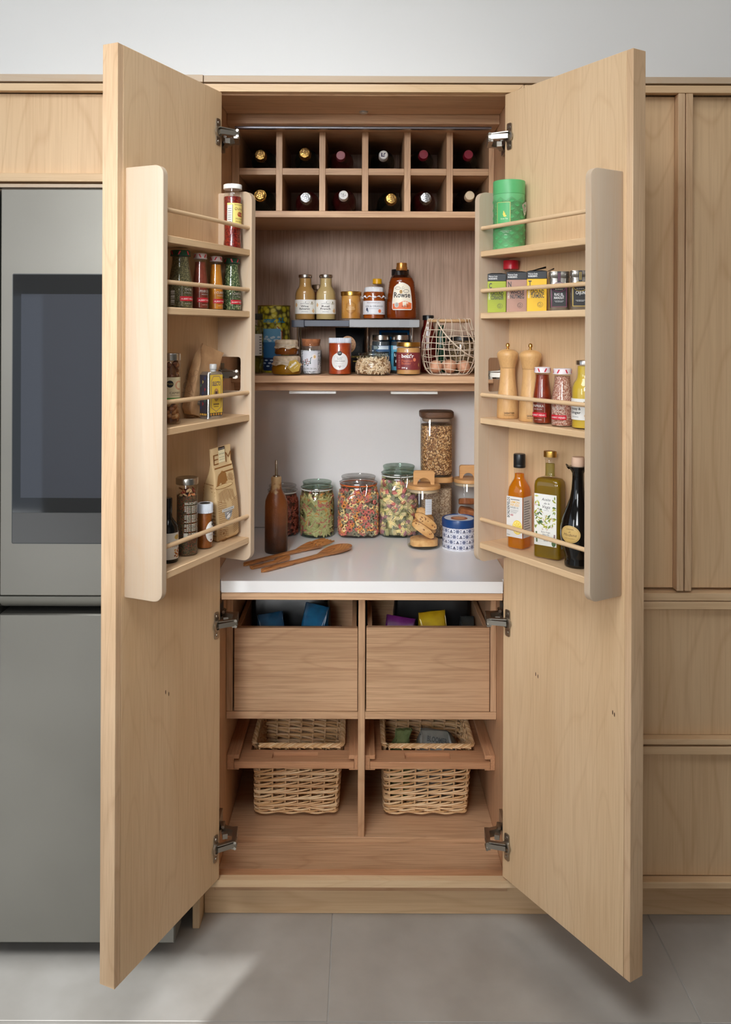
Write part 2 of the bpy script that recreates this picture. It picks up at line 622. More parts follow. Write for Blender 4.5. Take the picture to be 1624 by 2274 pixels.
for xa, xb in ((X0, XI0), (XI1, X1)):
    q = [(0.022, 0.1175), (0.082, 0.1175), (0.082, 0.0005), (0.67, 0.0005), (0.67, 2.3635), (0.022, 2.3635)]
    sub(MB().prism(q, lambda y, z: (xa, y, z), lambda y, z: (xb, y, z)), PO).build('side_panel', OAK['Z'], pan)
pbox('top_panel', OAK['X'], XI0 + 0.0005, XI1 - 0.0005, 0.022, 0.67, 2.339, 2.3635)
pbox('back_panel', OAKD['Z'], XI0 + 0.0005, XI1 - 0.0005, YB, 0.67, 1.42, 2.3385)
pbox('back_panel', OAK['Z'], XI0 + 0.0005, XI1 - 0.0005, YB, 0.67, 0.0, 0.938)
# mitred face frame
fw = 0.0214
for nm, q in (('frame_rail', [(X0, 2.365), (X1, 2.365), (X1 - fw, 2.365 - fw), (X0 + fw, 2.365 - fw)]),
              ('frame_rail', [(X0 + fw, 0.1374), (X1 - fw, 0.1374), (X1, 0.1172), (X0, 0.1172)]),
              ('frame_stile', [(X0, 0.1172), (X0 + fw, 0.1374), (X0 + fw, 2.365 - fw), (X0, 2.365)]),
              ('frame_stile', [(X1, 0.1172), (X1, 2.365), (X1 - fw, 2.365 - fw), (X1 - fw, 0.1374)])):
    c = Vector((sum(p[0] for p in q) / 4, sum(p[1] for p in q) / 4))
    q = [tuple(c + (Vector(p) - c) * (1 - 0.0004 / max(0.02, (Vector(p) - c).length))) for p in q]
    sub(MB().prism(q, lambda x, z: (x, 0.0, z), lambda x, z: (x, 0.0215, z)), PO).build(nm, MAPLE['X' if 'rail' in nm else 'Z'], pan)
pbox('base_rail', BEECH['X'], XI0 + 0.0005, XI1 - 0.0005, 0.0222, 0.05, 0.1175, 0.1374)
pbox('bottom_panel', OAK['X'], XI0 + 0.0005, XI1 - 0.0005, 0.0505, YB, 0.074, 0.0926)
pbox('plinth', FIGURED['X'], X0, 1.50, 0.063, 0.081, 0.0005, 0.1165)
# inner unit
pbox('unit_base', OAK['X'], XI0 + 0.0005, XI1 - 0.0005, YU, YB - 0.0005, 0.0928, 0.1107)
pbox('middle_divider', OAK['Z'], -0.0022, 0.0189, YU + 0.0005, YB - 0.0005, 0.111, 0.9195)
pbox('drawer_shelf', OAK['X'], XI0 + 0.0005, -0.0025, YU, YB - 0.0005, 0.4752, 0.498)
pbox('drawer_shelf', OAK['X'], 0.0192, XI1 - 0.0005, YU, YB - 0.0005, 0.4752, 0.498)
pbox('drawer_upright', OAK['Z'], XI0 + 0.0005, -0.3905, YU + 0.001, YB - 0.0005, 0.4985, 0.9195)
pbox('drawer_upright', OAK['Z'], 0.4065, XI1 - 0.0005, YU + 0.001, YB - 0.0005, 0.4985, 0.9195)
pbox('worktop_support', OAK['X'], XI0 + 0.0005, XI1 - 0.0005, 0.024, YB - 0.0005, 0.920, 0.9395)
pbox('worktop_support', OAK['X'], XI0 + 0.0245, XI1 - 0.0235, 0.004, 0.0235, 0.920, 0.9395)
pbox('middle_shelf', OAK['X'], XI0 + 0.0005, XI1 - 0.0005, YR, YB - 0.0005, 1.5103, 1.5327)
pbox('shelf_batten', OAK['X'], XI0 + 0.0005, XI1 - 0.0005, 0.40, 0.42, 1.480, 1.510)
pbox('splashback', plain((226, 222, 220), 0.22, name='white_splashback'), XI0 + 0.0005, XI1 - 0.0005, YB - 0.008, YB - 0.0005, 0.9745, 1.50)
for px0, px1 in ((643, 747), (868, 972)):
    a, b_ = at(px0, 872, 0.43), at(px1, 872, 0.43)
    l = sub(MB().box(a.x, b_.x, 0.421, 0.45, 1.4685, 1.4799, 0.001), PO).build('under_shelf_light', WHITE, pan)
    l['label'] = 'slim white light bar'
# soffit details
pbox('light_channel', plain((150, 150, 158), 0.3, 0.8, name='aluminium'), XI0 + 0.02, XI1 - 0.02, 0.250, 0.266, 2.3025, 2.3092)
sp_ = at(808, 248, 0.19)
sub(MB().lathe([(0.0095, 0), (0.0115, 0.0015), (0.0115, 0.004), (0.0135, 0.0045), (0.0135, 0.0058)], 24, o=(sp_.x, 0.19, 2.339 - 0.006)), PO).build('motion_sensor', plain((190, 188, 184), 0.3, 0.6, name='sensor'), pan)

wx0, wx1, wy1 = XI0 + 0.001, XI1 - 0.001, YB - 0.009
wq = [(wx0 + 0.0235, 0.0), (wx1 - 0.0225, 0.0), (wx1 - 0.0225, 0.026), (wx1, 0.026), (wx1, wy1), (wx0, wy1), (wx0, 0.012), (wx0 + 0.0235, 0.012)]
wt = MB().prism(rounded(wq, [0.001, 0.001] + [0] * 6, 2), lambda x, y: (x, y, 0.9419), lambda x, y: (x, y, 0.9740))
tag(wt.build('worktop', QUARTZ), 'glossy white worktop slab inside the open pantry cupboard', 'worktop')

# wine rack: a lift-out grid of boards
wr = thing('wine_rack', 'oak wine rack of twelve square cells at the cupboard top', 'wine rack', (0.007, 0.48, 2.0371))
WO = Vector(wr.location)


def wbox(name, ax, *a):
    return sub(MB().box(*a, b=0.0008), WO).build(name, OAK[ax], wr)


KR = S * (D + YR) / D
colx = [(px - 800 - 1.2) * KR for px in (516.4, 531.1, 613.2, 627.2, 709.2, 722.8, 804.1, 818.2, 898.0, 912.3, 992.0, 1006.0, 1085.7, 1100.5)]
colx[0], colx[-1] = XI0 + 0.0008, XI1 - 0.0008
wbox('rack_board', 'X', XI0 + 0.0008, XI1 - 0.0008, 0.219, YB - 0.001, 2.3095, 2.3385)
wbox('rack_board', 'X', XI0 + 0.0008, XI1 - 0.0008, YR, YB - 0.001, 2.0371, 2.0572)
for i in range(7):
    wbox('rack_divider', 'Z', colx[2 * i], colx[2 * i + 1], YR, YB - 0.001, 2.0574, 2.3093)
for i in range(6):
    wbox('rack_crosspiece', 'X', colx[2 * i + 1] + 0.0003, colx[2 * i + 2] - 0.0003, YR, YB - 0.001, 2.1719, 2.1934)

# drawers
for x0, x1, zt in ((-0.3862, -0.0040, 0.7567), (0.0226, 0.4043, 0.7590)):
    dr = bpy.data.objects.new('drawer', None)
    sc.collection.objects.link(dr)
    dr.parent = pan
    dr.location = Vector(((x0 + x1) / 2, YU, 0.5)) - PO
    o = Vector(((x0 + x1) / 2, YU, 0.5))
    for nm, ax, bx in (('drawer_front', 'X', (x0, x1, YU, YU + 0.018, 0.4995, zt)),
                       ('drawer_side', 'Y', (x0 + 0.004, x0 + 0.018, YU + 0.0185, 0.62, 0.503, zt - 0.001)),
                       ('drawer_side', 'Y', (x1 - 0.018, x1 - 0.004, YU + 0.0185, 0.62, 0.503, zt - 0.001)),
                       ('drawer_back', 'X', (x0 + 0.019, x1 - 0.019, 0.604, 0.62, 0.503, zt - 0.001)),
                       ('drawer_bottom', 'X', (x0 + 0.0185, x1 - 0.0185, YU + 0.0185, 0.603, 0.503, 0.512))):
        sub(MB().box(*bx, b=0.001), o).build(nm, OAK[ax], dr)

# pull-out trays on grooved runners
TZ0, TZ1, TY0 = 0.3126, 0.3337, 0.263
trays = []
for x0, x1, wl, wr_, fl_, fr_ in ((-0.3882, -0.0140, XI0 + 0.0008, -0.0026, -0.3726, -0.030), (0.0355, 0.4104, 0.0193, XI1 - 0.0008, 0.051, 0.3928)):
    for a, b_, c in ((wl, x0 - 0.0005, fl_), (x1 + 0.0005, wr_, fr_)):
        m = MB().box(a, b_, TY0, 0.64, 0.3086, 0.3549, 0.0008)
        lo, hi = (b_, c) if c > b_ else (c, a)
        m.box(lo, hi, TY0, 0.64, 0.3422, 0.3549, 0.0008).box(lo, hi, TY0, 0.64, 0.3086, 0.3122, 0.0005)
        sub(m, PO).build('tray_runner', BEECH['Y'], pan)
    cx = (x0 + x1) / 2
    bx0, bx1 = (-0.3445, -0.046) if x0 < 0 else (0.0735, 0.3725)      # the opening the basket drops into
    gx0, gx1 = bx0 + 0.072, bx1 - 0.083
    m = MB()
    m.box(x0, x1, TY0 - 0.001, 0.285, TZ0, TZ1, 0.0012).box(x0, x1, 0.322, 0.338, TZ0, TZ1, 0.0008)
    m.box(x0, gx0, 0.285, 0.322, TZ0, TZ1, 0).box(gx1, x1, 0.285, 0.322, TZ0, TZ1, 0).box(gx0, gx1, 0.285, 0.322, TZ0, TZ1 - 0.011, 0)
    m.box(x0, bx0, 0.338, 0.63, TZ0, TZ1, 0).box(bx1, x1, 0.338, 0.63, TZ0, TZ1, 0).box(bx0, bx1, 0.612, 0.63, TZ0, TZ1, 0)
    sub(m, PO).build('pullout_tray', BEECH['X'], pan)
    trays.append((bx0, bx1))

# ================================================================ the two open doors with their spice racks
DZ0, DZ1, RZ0, RZ1, RD = 0.1424, 2.341, 1.0450, 2.0550, 0.1080
SHELVES = {}


def pantry_door(fr, near, far, shelves, rails, hinge_z, side_x):
    sg = fr.sg
    M = Matrix.Translation(-PO) @ fr.mat()
    d = MB().box(0, fr.w - 0.0197, 0, -sg * 0.022, DZ0, DZ1, 0.001).build('door', MAPLE['Z'], pan)
    d.matrix_local = M
    MB().box(fr.w - 0.0195, fr.w, 0, -sg * 0.044, DZ0, DZ1, 0.0012).build('edge_lipping', CORE, d)
    # rack sides: rounded front corners; the hinge-side one is cut away around the middle hinge
    for (a, b_), notch in ((near, False), (far, True)):
        q = [(0, RZ0), (RD, RZ0), (RD, RZ1), (0, RZ1)]
        r = [0.003, 0.024, 0.024, 0.003]
        if notch:
            q += [(0, 1.602), (0.074, 1.602), (0.074, 1.508), (0, 1.508)]
            r += [0, 0.008, 0.008, 0]
        q = rounded(q, r)
        e = 0.0012
        m = MB()
        cen = Vector((RD / 2, (RZ0 + RZ1) / 2))

        def ins(p):
            return (p[0] + (e if p[0] < RD / 2 else -e) * (0 if notch else 1), p[1] + (e if p[1] < cen[1] else -e) * (0 if notch else 1))
        m.loops([[(a, sg * w_, z) for w_, z in map(ins, q)], [(a + e, sg * w_, z) for w_, z in q],
                 [(b_ - e, sg * w_, z) for w_, z in q], [(b_, sg * w_, z) for w_, z in map(ins, q)]])
        m.build('rack_side', PALE['Z'], d)
    i0, i1 = far[1] + 0.0004, near[0] - 0.0004
    for z in shelves:
        MB().box(i0, i1, sg * 0.0005, sg * 0.103, z - 0.0165, z, 0.0015).build('rack_shelf', MAPLE['X'], d)
    for z in rails:
        MB().tube([(i0, sg * 0.0973, z), (i1, sg * 0.0973, z)], 0.0056, 12).build('rack_rail', MAPLE['X'], d)
    SHELVES[sg] = shelves
    # hinges: screwed cup plate on the door, folding steel arm, base plate on the cupboard side
    Wi = fr.mat().inverted()
    for hz in hinge_z:
        m = MB()
        pl = rounded([(0.011, hz - 0.037), (0.030, hz - 0.037), (0.030, hz + 0.037), (0.011, hz + 0.037)], 0.005)
        m.prism(pl, lambda x, z: (x, sg * 0.0002, z), lambda x, z: (x, sg * 0.003, z))
        for k in (-0.026, 0.026):
            m.M = Matrix.Translation((0.0205, sg * 0.003, hz + k)) @ Matrix.Rotation(-sg * PI / 2, 4, 'X')
            m.lathe([(0.0045, 0), (0.004, 0.0018), (0.002, 0.0012)], 12)
        m.M = Matrix.Translation((0.0205, sg * 0.003, hz)) @ Matrix.Rotation(-sg * PI / 2, 4, 'X')
        m.lathe([(0.016, 0), (0.016, 0.004), (0.012, 0.005), (0.011, 0.001)], 20)
        m.M = None
        L = lambda x, y, z: tuple(Wi @ Vector((x, y, z)))
        xs = -1 if sg > 0 else 1
        p0 = (0.020, sg * 0.006, hz)
        wp = fr.mat() @ Vector(p0)
        k1 = Vector((side_x - xs * 0.066, max(wp.y, 0.0) + 0.006, hz))
        m.bar(p0, L(*k1), 0.016, 0.013)
        m.bar(L(*(Vector(wp) + Vector((0, -0.004, 0.012)))), L(*(k1 + Vector((0, 0, 0.009)))), 0.010, 0.003)
        m.bar(L(k1.x + xs * 0.004, k1.y - 0.006, hz - 0.002), L(side_x - xs * 0.056, 0.075, hz - 0.004), 0.013, 0.022)
        m.bar(L(side_x - xs * 0.060, 0.062, hz - 0.003), L(side_x - xs * 0.024, 0.080, hz - 0.006), 0.014, 0.020)
        m.bar(L(side_x - xs * 0.030, 0.05, hz - 0.008), L(side_x - xs * 0.012, 0.115, hz - 0.008), 0.014, 0.014)
        m.bar(L(side_x - xs * 0.001 - xs * 0.004, 0.06, hz), L(side_x - xs * 0.005, 0.135, hz), 0.009, 0.052)
        for q in (0.008, -0.008):
            a = Vector((k1.x, k1.y, hz + q))
            m.tube([L(*(a + Vector((0, -0.012, 0)))), L(*(a + Vector((0, 0.012, 0))))], 0.004, 10)
            a = Vector((side_x - xs * 0.02, 0.08, hz + q))
            m.tube([L(*(a + Vector((0, -0.012, 0)))), L(*(a + Vector((0, 0.012, 0))))], 0.0045, 10)
        m.build('hinge', NICKEL, d)
    return d


def knots(d, fr, spots):
    """pin knots in the veneer"""
    m, Wi = MB(), fr.mat().inverted()
    for px, py in spots:
        x, y = fr.spot(px, py, 0.0003)
        a, b_ = ray(px, py)
        c = Wi @ Vector((x, y, H - b_ * (D + y)))
        m.ell(c, (0.0016, 0.0004, 0.0055), 8, 6)
    m.build('knot', plain((84, 54, 34), 0.6), d)


ldoor = pantry_door(DL, (0.3887, 0.4067), (-0.003, 0.0158), (1.895, 1.7272, 1.4446, 1.110), (1.955, 1.786, 1.505, 1.167), (2.2255, 1.553, 0.856, 0.236), XI0)
rdoor = pantry_door(DR, (0.4046, 0.4226), (0.002, 0.0199), (1.8934, 1.725, 1.4395, 1.0998), (1.9556, 1.785, 1.5014, 1.1617), (2.219, 1.553, 0.861, 0.236), XI1)
knots(ldoor, DL, ((368, 1537), (375, 1541)))
knots(rdoor, DR, ((1190, 1497), (1195, 1502), (1361, 1582), (1365, 1587)))

# ================================================================ right: tall cupboard over drawers
def unit(name, label, cat, loc):
    t = thing(name, label, cat, loc)
    o = Vector(loc)
    return t, (lambda nm, mat, *a, b=0.0012: sub(MB().box(*a, b=b), o).build(nm, mat, t))


tc, tb = unit('tall_cupboard', 'tall maple cupboard with closed recessed doors right of the pantry', 'cupboard', (0.98, 0.3, 0.923))
tb('frame_rail', MAPLE['X'], 0.4575, 1.50, 0.0, 0.022, 2.3436, 2.365)
tb('frame_rail', MAPLE['X'], 0.4575, 1.50, 0.0, 0.05, 0.9225, 0.9438)
tb('frame_stile', MAPLE['Z'], 0.4575, 0.478, 0.0, 0.022, 0.9442, 2.3432)
tb('carcass', MAPLE['Z'], 0.4575, 1.50, 0.0505, 0.66, 0.9225, 2.365)
for px0, px1, lx0, lx1 in ((0.480, 0.8882, 0.8887, 0.9082), (0.9308, 1.34, 0.9110, 0.9303)):
    d = tb('door', FIGURED['Z'], px0, px1, 0.027, 0.048, 0.9515, 2.3405)
    m = MB().box(lx0, lx1, 0.0, 0.048, 0.9497, 2.3425, 0.0012)
    m.v = [(a - 0.98, b_ - 0.3, c - 0.923) for a, b_, c in m.v]
    m.build('door_lip', CORE, d)
tb('frame_stile', MAPLE['Z'], 1.342, 1.50, 0.0, 0.022, 0.9442, 2.3432)

du, db = unit('drawer_unit', 'maple unit of two deep drawers under the tall cupboard', 'drawers', (0.98, 0.3, 0.12))
db('carcass', MAPLE['Z'], 0.4575, 1.50, 0.06, 0.66, 0.117, 0.922)
db('frame_rail', MAPLE['X'], 0.4575, 1.50, 0.0, 0.059, 0.1168, 0.1345)
db('frame_stile', MAPLE['Z'], 0.4575, 0.478, 0.0, 0.022, 0.135, 0.9222)
for z0, z1, t0, t1, bl in ((0.5195, 0.920, 0.8984, 0.920, 0.5350), (0.137, 0.5135, 0.4920, 0.5135, None)):
    d = db('drawer', FIGURED['Z'], 0.480, 1.50, 0.027, 0.048, z0 + (0.016 if bl else 0), t0 - 0.0003)
    for a, b_ in ([(t0, t1)] + ([(z0, bl)] if bl else [])):
        m = MB().box(0.480, 1.50, 0.0, 0.048, a, b_, 0.0012)
        m.v = [(p - 0.98, q - 0.3, r - 0.12) for p, q, r in m.v]
        m.build('drawer_lip', MAPLE['X'], d)

# ================================================================ left: fridge and its housing
fh, fb = unit('fridge_housing', 'maple housing with an overhead cupboard above the steel fridge', 'cupboard', (-0.96, 0.3, 0.0))
fb('frame_rail', MAPLE['X'], -1.48, -0.4435, 0.0, 0.022, 2.3436, 2.365)
fb('carcass', MAPLE['X'], -1.456, -0.4645, 0.05, 0.66, 2.0834, 2.365)
d = fb('door', FIGURED['Z'], -1.455, -0.4660, 0.020, 0.042, 2.1141, 2.3405)
m = MB().box(-1.455, -0.4660, 0.0, 0.042, 2.0898, 2.1137, 0.0015)
m.v = [(p + 0.96, q - 0.3, r) for p, q, r in m.v]
m.build('door_lip', MAPLE['X'], d)
fb('bottom_strip', PALE['X'], -1.456, -0.4645, 0.0, 0.049, 2.0725, 2.0833)
fb('side_panel', MAPLE['Z'], -0.4637, -0.4435, 0.0, 0.66, 0.0005, 2.3433)
fb('side_panel', MAPLE['Z'], -1.478, -1.457, 0.0, 0.66, 0.0005, 2.3433)

FY = -0.12
fr, rb = unit('fridge', 'large stainless steel fridge with a dark touch screen in its door', 'fridge', (-0.96, 0.25, 0.0))
rb('body', plain((72, 72, 72), 0.5, name='fridge_body'), -1.430, -0.490, -0.035, 0.64, 0.06, 2.045)
rb('kick_grille', plain((30, 30, 30), 0.6, name='grille_dark'), -1.425, -0.495, -0.02, 0.0, 0.02, 0.0595)
for x in (-1.38, -0.54):
    for y in (0.02, 0.58):
        sub(MB().lathe([(0.02, 0.0005), (0.02, 0.02), (0.012, 0.022), (0.012, 0.0598)], 14, o=(x, y, 0)), (-0.96, 0.25, 0)).build('foot', BLACK, fr)
for x0, x1, main in ((-0.9565, -0.486, 1), (-1.434, -0.9605, 0)):
    d = rb('door', STEEL, x0, x1, FY, -0.040, 0.9665, 2.0500, b=0.004)
    lo = rb('door', STEEL, x0, x1, FY, -0.040, 0.0455, 0.9205, b=0.004)
    # curved finger recess between the doors
    m = MB()
    sec = [(-0.040, 0.9655), (-0.119, 0.9655), (-0.117, 0.956), (-0.112, 0.946), (-0.103, 0.937), (-0.090, 0.931), (-0.040, 0.928)]
    m.loops([[(x0 + 0.96, y - 0.25, z) for y, z in sec], [(x1 + 0.96, y - 0.25, z) for y, z in sec]])
    m.build('handle_recess', plain((128, 126, 118), 0.45, 0.25, name='recess_steel'), d)
    if main:
        def flat(nm, mat, a, b_, c, e, y, r, th):
            q = rounded([(a, c), (b_, c), (b_, e), (a, e)], r)
            q = [(x + 0.96, z) for x, z in q]
            return MB().prism(q, lambda x, z: (x, y - 0.25, z), lambda x, z: (x, y + th - 0.25, z)).build(nm, mat, d)
        flat('display_bezel', plain((34, 38, 38), 0.35, name='bezel_edge'), -0.9225, -0.508, 1.1070, 1.8230, FY - 0.0025, 0.004, 0.0024)
        flat('display_glass', plain((30, 31, 32), 0.05, name='display_glass'), -0.9200, -0.5105, 1.1900, 1.8205, FY - 0.0035, 0.002, 0.0009)
        flat('display_glass', plain((62, 61, 60), 0.32, name='display_base'), -0.9200, -0.5105, 1.1095, 1.1895, FY - 0.0035, 0.002, 0.0009)
        flat('display_screen', plain((58, 60, 66), 0.03, name='screen_off'), -0.8985, -0.532, 1.229, 1.769, FY - 0.0040, 0.0005, 0.0004)

# ================================================================ printing on packs: flat art wrapped on a surface
TXT = {}


def glyphs(s, shear=0.0, bold=0.0):
    key = (s, shear, bold)
    if key not in TXT:
        cu = bpy.data.curves.new('lettering', 'FONT')
        cu.body, cu.shear, cu.offset, cu.resolution_u = s, shear, bold, 2
        ob = bpy.data.objects.new('lettering', cu)
        me = ob.to_mesh()
        vs = [(v.co.x, v.co.y) for v in me.vertices]
        fs = [tuple(p.vertices) for p in me.polygons]
        ob.to_mesh_clear()
        bpy.data.objects.remove(ob)
        bpy.data.curves.remove(cu)
        TXT[key] = (vs, fs)
    return TXT[key]


class Art:
    """shapes in a flat frame (x right, y up); fn maps (x, y, lift) onto the pack"""

    def __init__(s, fn):
        s.fn, s.layers, s.boxes = fn, [], []

    def _add(s, vs, fs, col):
        xs, ys = [v[0] for v in vs], [v[1] for v in vs]
        bb = (min(xs), max(xs), min(ys), max(ys))
        lev = 0
        for b, l, c in s.boxes:
            if b[0] < bb[1] and b[1] > bb[0] and b[2] < bb[3] and b[3] > bb[2]:
                lev = max(lev, l if c == col else l + 1)
        s.boxes.append((bb, lev, col))
        s.layers.append((vs, fs, col, lev * 0.00008))

    def rect(s, x0, x1, y0, y1, col, step=0.003):
        n = max(1, int(abs(x1 - x0) / step))
        vs = [(x0 + (x1 - x0) * i / n, y) for y in (y0, y1) for i in range(n + 1)]
        s._add(vs, [(i, i + 1, n + 2 + i, n + 1 + i) for i in range(n)], col)
        return s

    def poly(s, pts, col):
        s._add(pts, [tuple(range(len(pts)))], col)
        return s

    def ell(s, cx, cy, rx, ry, col, n=20):
        k = 3 if rx > 0.006 else 1
        vs = [(cx, cy)] + [(cx + rx * j / k * math.cos(2 * PI * i / n), cy + ry * j / k * math.sin(2 * PI * i / n)) for j in range(1, k + 1) for i in range(n)]
        fs = [(0, 1 + i, 1 + (i + 1) % n) for i in range(n)]
        for j in range(k - 1):
            fs += [(1 + j * n + i, 1 + (j + 1) * n + i, 1 + (j + 1) * n + (i + 1) % n, 1 + j * n + (i + 1) % n) for i in range(n)]
        s._add(vs, fs, col)
        return s

    def line(s, pts, w, col, closed=False):
        pts = [Vector(p) for p in pts]
        m = len(pts)
        vs = []
        for i, p in enumerate(pts):
            a = pts[i - 1] if (i or closed) else p
            b = pts[(i + 1) % m] if (i < m - 1 or closed) else p
            t = (b - a).normalized()
            q = Vector((-t.y, t.x)) * w / 2
            vs += [tuple(p + q), tuple(p - q)]
        k = m if closed else m - 1
        s._add(vs, [(2 * i, 2 * i + 1, 2 * ((i + 1) % m) + 1, 2 * ((i + 1) % m)) for i in range(k)], col)
        return s

    def ring(s, cx, cy, rx, ry, w, col, n=24, a0=0, a1=360):
        full = a1 - a0 >= 360
        k = n if full else n + 1
        pts = [(cx + rx * math.cos(math.radians(a0 + (a1 - a0) * i / n)), cy + ry * math.sin(math.radians(a0 + (a1 - a0) * i / n))) for i in range(k)]
        return s.line(pts, w, col, full)

    def text(s, x, y, t, h, col, w=None, al='C', shear=0.0, bold=0.0, rot=0.0):
        vs, fs = glyphs(t, shear, bold)
        if not vs:
            return s
        a, b = min(v[0] for v in vs), max(v[0] for v in vs)
        kx = ky = h / 0.70
        if w:
            kx = w / (b - a)
        o = {'C': (a + b) / 2, 'L': a, 'R': b}[al]
        c, q = math.cos(rot), math.sin(rot)
        out = []
        for vx, vy in vs:
            u, v = (vx - o) * kx, vy * ky
            out.append((x + u * c - v * q, y + u * q + v * c))
        s._add(out, fs, col)
        return s

    def build(s, parent, label='label', prints='print', rough=0.45, base=1):
        """the first layer(s) are the label itself, all the rest is its print"""
        made = None
        for name, lay in ((label, s.layers[:base]), (prints, s.layers[base:])):
            if not lay:
                continue
            mb, mats = MB(), []
            for vs, fs, col, lift in lay:
                m = col if not isinstance(col, tuple) else plain(col, rough)
                if m not in mats:
                    mats.append(m)
                mb.add([s.fn(x, y, lift + 0.0002) for x, y in vs], fs, mats.index(m))
            me = bpy.data.meshes.new(name)
            me.from_pydata(mb.v, [], mb.f)
            for m in mats:
                me.materials.append(m)
            me.polygons.foreach_set('material_index', mb.m)
            me.update()
            o = bpy.data.objects.new(name, me)
            sc.collection.objects.link(o)
            o.parent = made or parent
            made = made or o
        return made


def cyl(R, a0=0.0, ax=1.0, ay=1.0):
    """wrap on a round pack, x = 0 at the front (-Y), turned by a0"""
    def f(x, y, l):
        r = R(y) if callable(R) else R
        t = x / r + a0
        return ((r * ax + l) * math.sin(t), -(r * ay + l) * math.cos(t), y)
    return f


def sqr(R, p, ax=1.0, ay=1.0):
    """wrap on a squared-off round pack"""
    def f(x, y, l):
        t = x / R
        si, c = math.sin(t), math.cos(t)
        k = 1 / (abs(si) ** p + abs(c) ** p) ** (1 / p)
        return ((R * k * ax + l) * si, -(R * k * ay + l) * c, y)
    return f


def face(d, x0=0.0, z0=0.0):
    """a flat front at y = -d"""
    return lambda x, y, l: (x + x0, -d - l, y + z0)


# ================================================================ jars and bottles
def interp(prof, z):
    for a, b in zip(prof, prof[1:]):
        if a[1] <= z <= b[1] and b[1] > a[1]:
            t = (z - a[1]) / (b[1] - a[1])
            return a[0] + (b[0] - a[0]) * t
    return prof[-1][0] if z > prof[-1][1] else prof[0][0]


def scaled(prof, R, Ht):
    return [(q[0] * R, q[1] * Ht) + tuple(q[2:]) for q in prof]


def fill(prof, top, gap=0.0016, floor=0.003):
    """profile of what is inside, level at height top"""
    out = []
    pmax = 2
    for q in prof:
        if q[1] > top:
            break
        out.append((max(q[0] - gap, 0.001), max(q[1], floor)) + tuple(q[2:]))
    r = interp(prof, top) - gap
    e = next((q[2] for q in prof if q[1] >= top and len(q) > 2), None)
    out.append((r, top) + ((e,) if e else ()))
    return out


def jar(name, label, cat, loc, yaw, prof, R, Ht, glass=None, content=None, top=0.9, body='jar_body', seg=36, group=None, p=2.0, ax=1.0, ay=1.0, cname='contents', rot=None, gap=0.0016):
    """prof in units of R and Ht; returns the thing and its profile in metres"""
    t = thing(name, label, cat, loc, yaw, group, rot)
    pr = scaled(prof, R, Ht)
    MB().lathe(pr, seg, p, ax, ay, True, glass is None).build(body, glass if glass is not None else content, t, 50)
    if glass is not None and content is not None:
        MB().lathe(fill(pr, top * Ht, gap), seg, p, ax, ay).build(cname, content, t, 50)
    return t, pr


def lid(t, r, z0, z1, mat, ridges=0, name='lid', lip=0.0, seg=36, p=2.0, ax=1.0, ay=1.0, hollow=True):
    h = z1 - z0
    b = min(0.0018, h * 0.25)
    pr = [(r - 0.001 + lip, z0), (r + lip, z0 + 0.0006), (r + lip, z0 + min(0.002, h * 0.3)), (r, z0 + min(0.003, h * 0.4)), (r, z1 - b), (r - b * 0.35, z1 - b * 0.35), (r - b, z1), (r * 0.82, z1), (r * 0.78, z1 - 0.0007), (0.0005, z1 - 0.0007)]
    rip = (lambda a, z: 1 + 0.022 * (1 if math.sin(a * ridges) > 0 else -1)) if ridges else None
    return MB().lathe(pr, ridges * 4 if ridges else seg, p, ax, ay, rip=rip).build(name, mat, t, 40)


JAR = [(0.86, 0), (0.95, 0.012), (1.0, 0.04), (1.0, 0.80), (0.97, 0.845), (0.88, 0.875), (0.84, 0.89), (0.84, 1.0)]
STRAIGHT = [(0.88, 0), (0.96, 0.01), (1.0, 0.03), (1.0, 0.90), (0.96, 0.93), (0.90, 0.945), (0.90, 1.0)]
MILK = [(0.90, 0), (0.97, 0.012), (1.0, 0.04), (1.0, 0.42), (0.97, 0.50), (0.85, 0.64), (0.76, 0.76), (0.72, 0.85), (0.72, 0.9), (0.76, 0.92), (0.76, 1.0)]
DRESS = [(0.90, 0), (0.98, 0.01), (1.0, 0.03), (1.0, 0.55), (0.97, 0.61), (0.86, 0.675), (0.70, 0.72), (0.63, 0.755), (0.61, 0.80), (0.61, 0.94), (0.66, 0.95), (0.66, 1.0)]


def door_item(fr, px, w, z, ytop, wpx, py=None):
    """size and place of a thing standing on a door-rack shelf"""
    x, y = fr.spot(px, py or ytop + 40, w)
    k = (D + y) / F
    _, b = ray(px, ytop)
    return Vector((x, y, z + 0.0004)), wpx / 2 * k, H - b * (D + y) - z


def settle(t, z):
    """let a tilted thing down until its lowest point rests on the board"""
    M = Matrix.LocRotScale(t.location, t.rotation_euler, None)
    low = min((M @ v.co).z for c in t.children if c.data for v in c.data.vertices)
    t.location.z += z + 0.0005 - low


def in_item(px, Y, z, ytop, wpx):
    p = at(px, ytop, Y)
    return Vector((p.x, Y, z + 0.0004)), wpx / 2 * (D + Y) / F, p.z - z


RED = (196, 26, 44)
INK = (34, 32, 34)
WHT = (238, 237, 234)

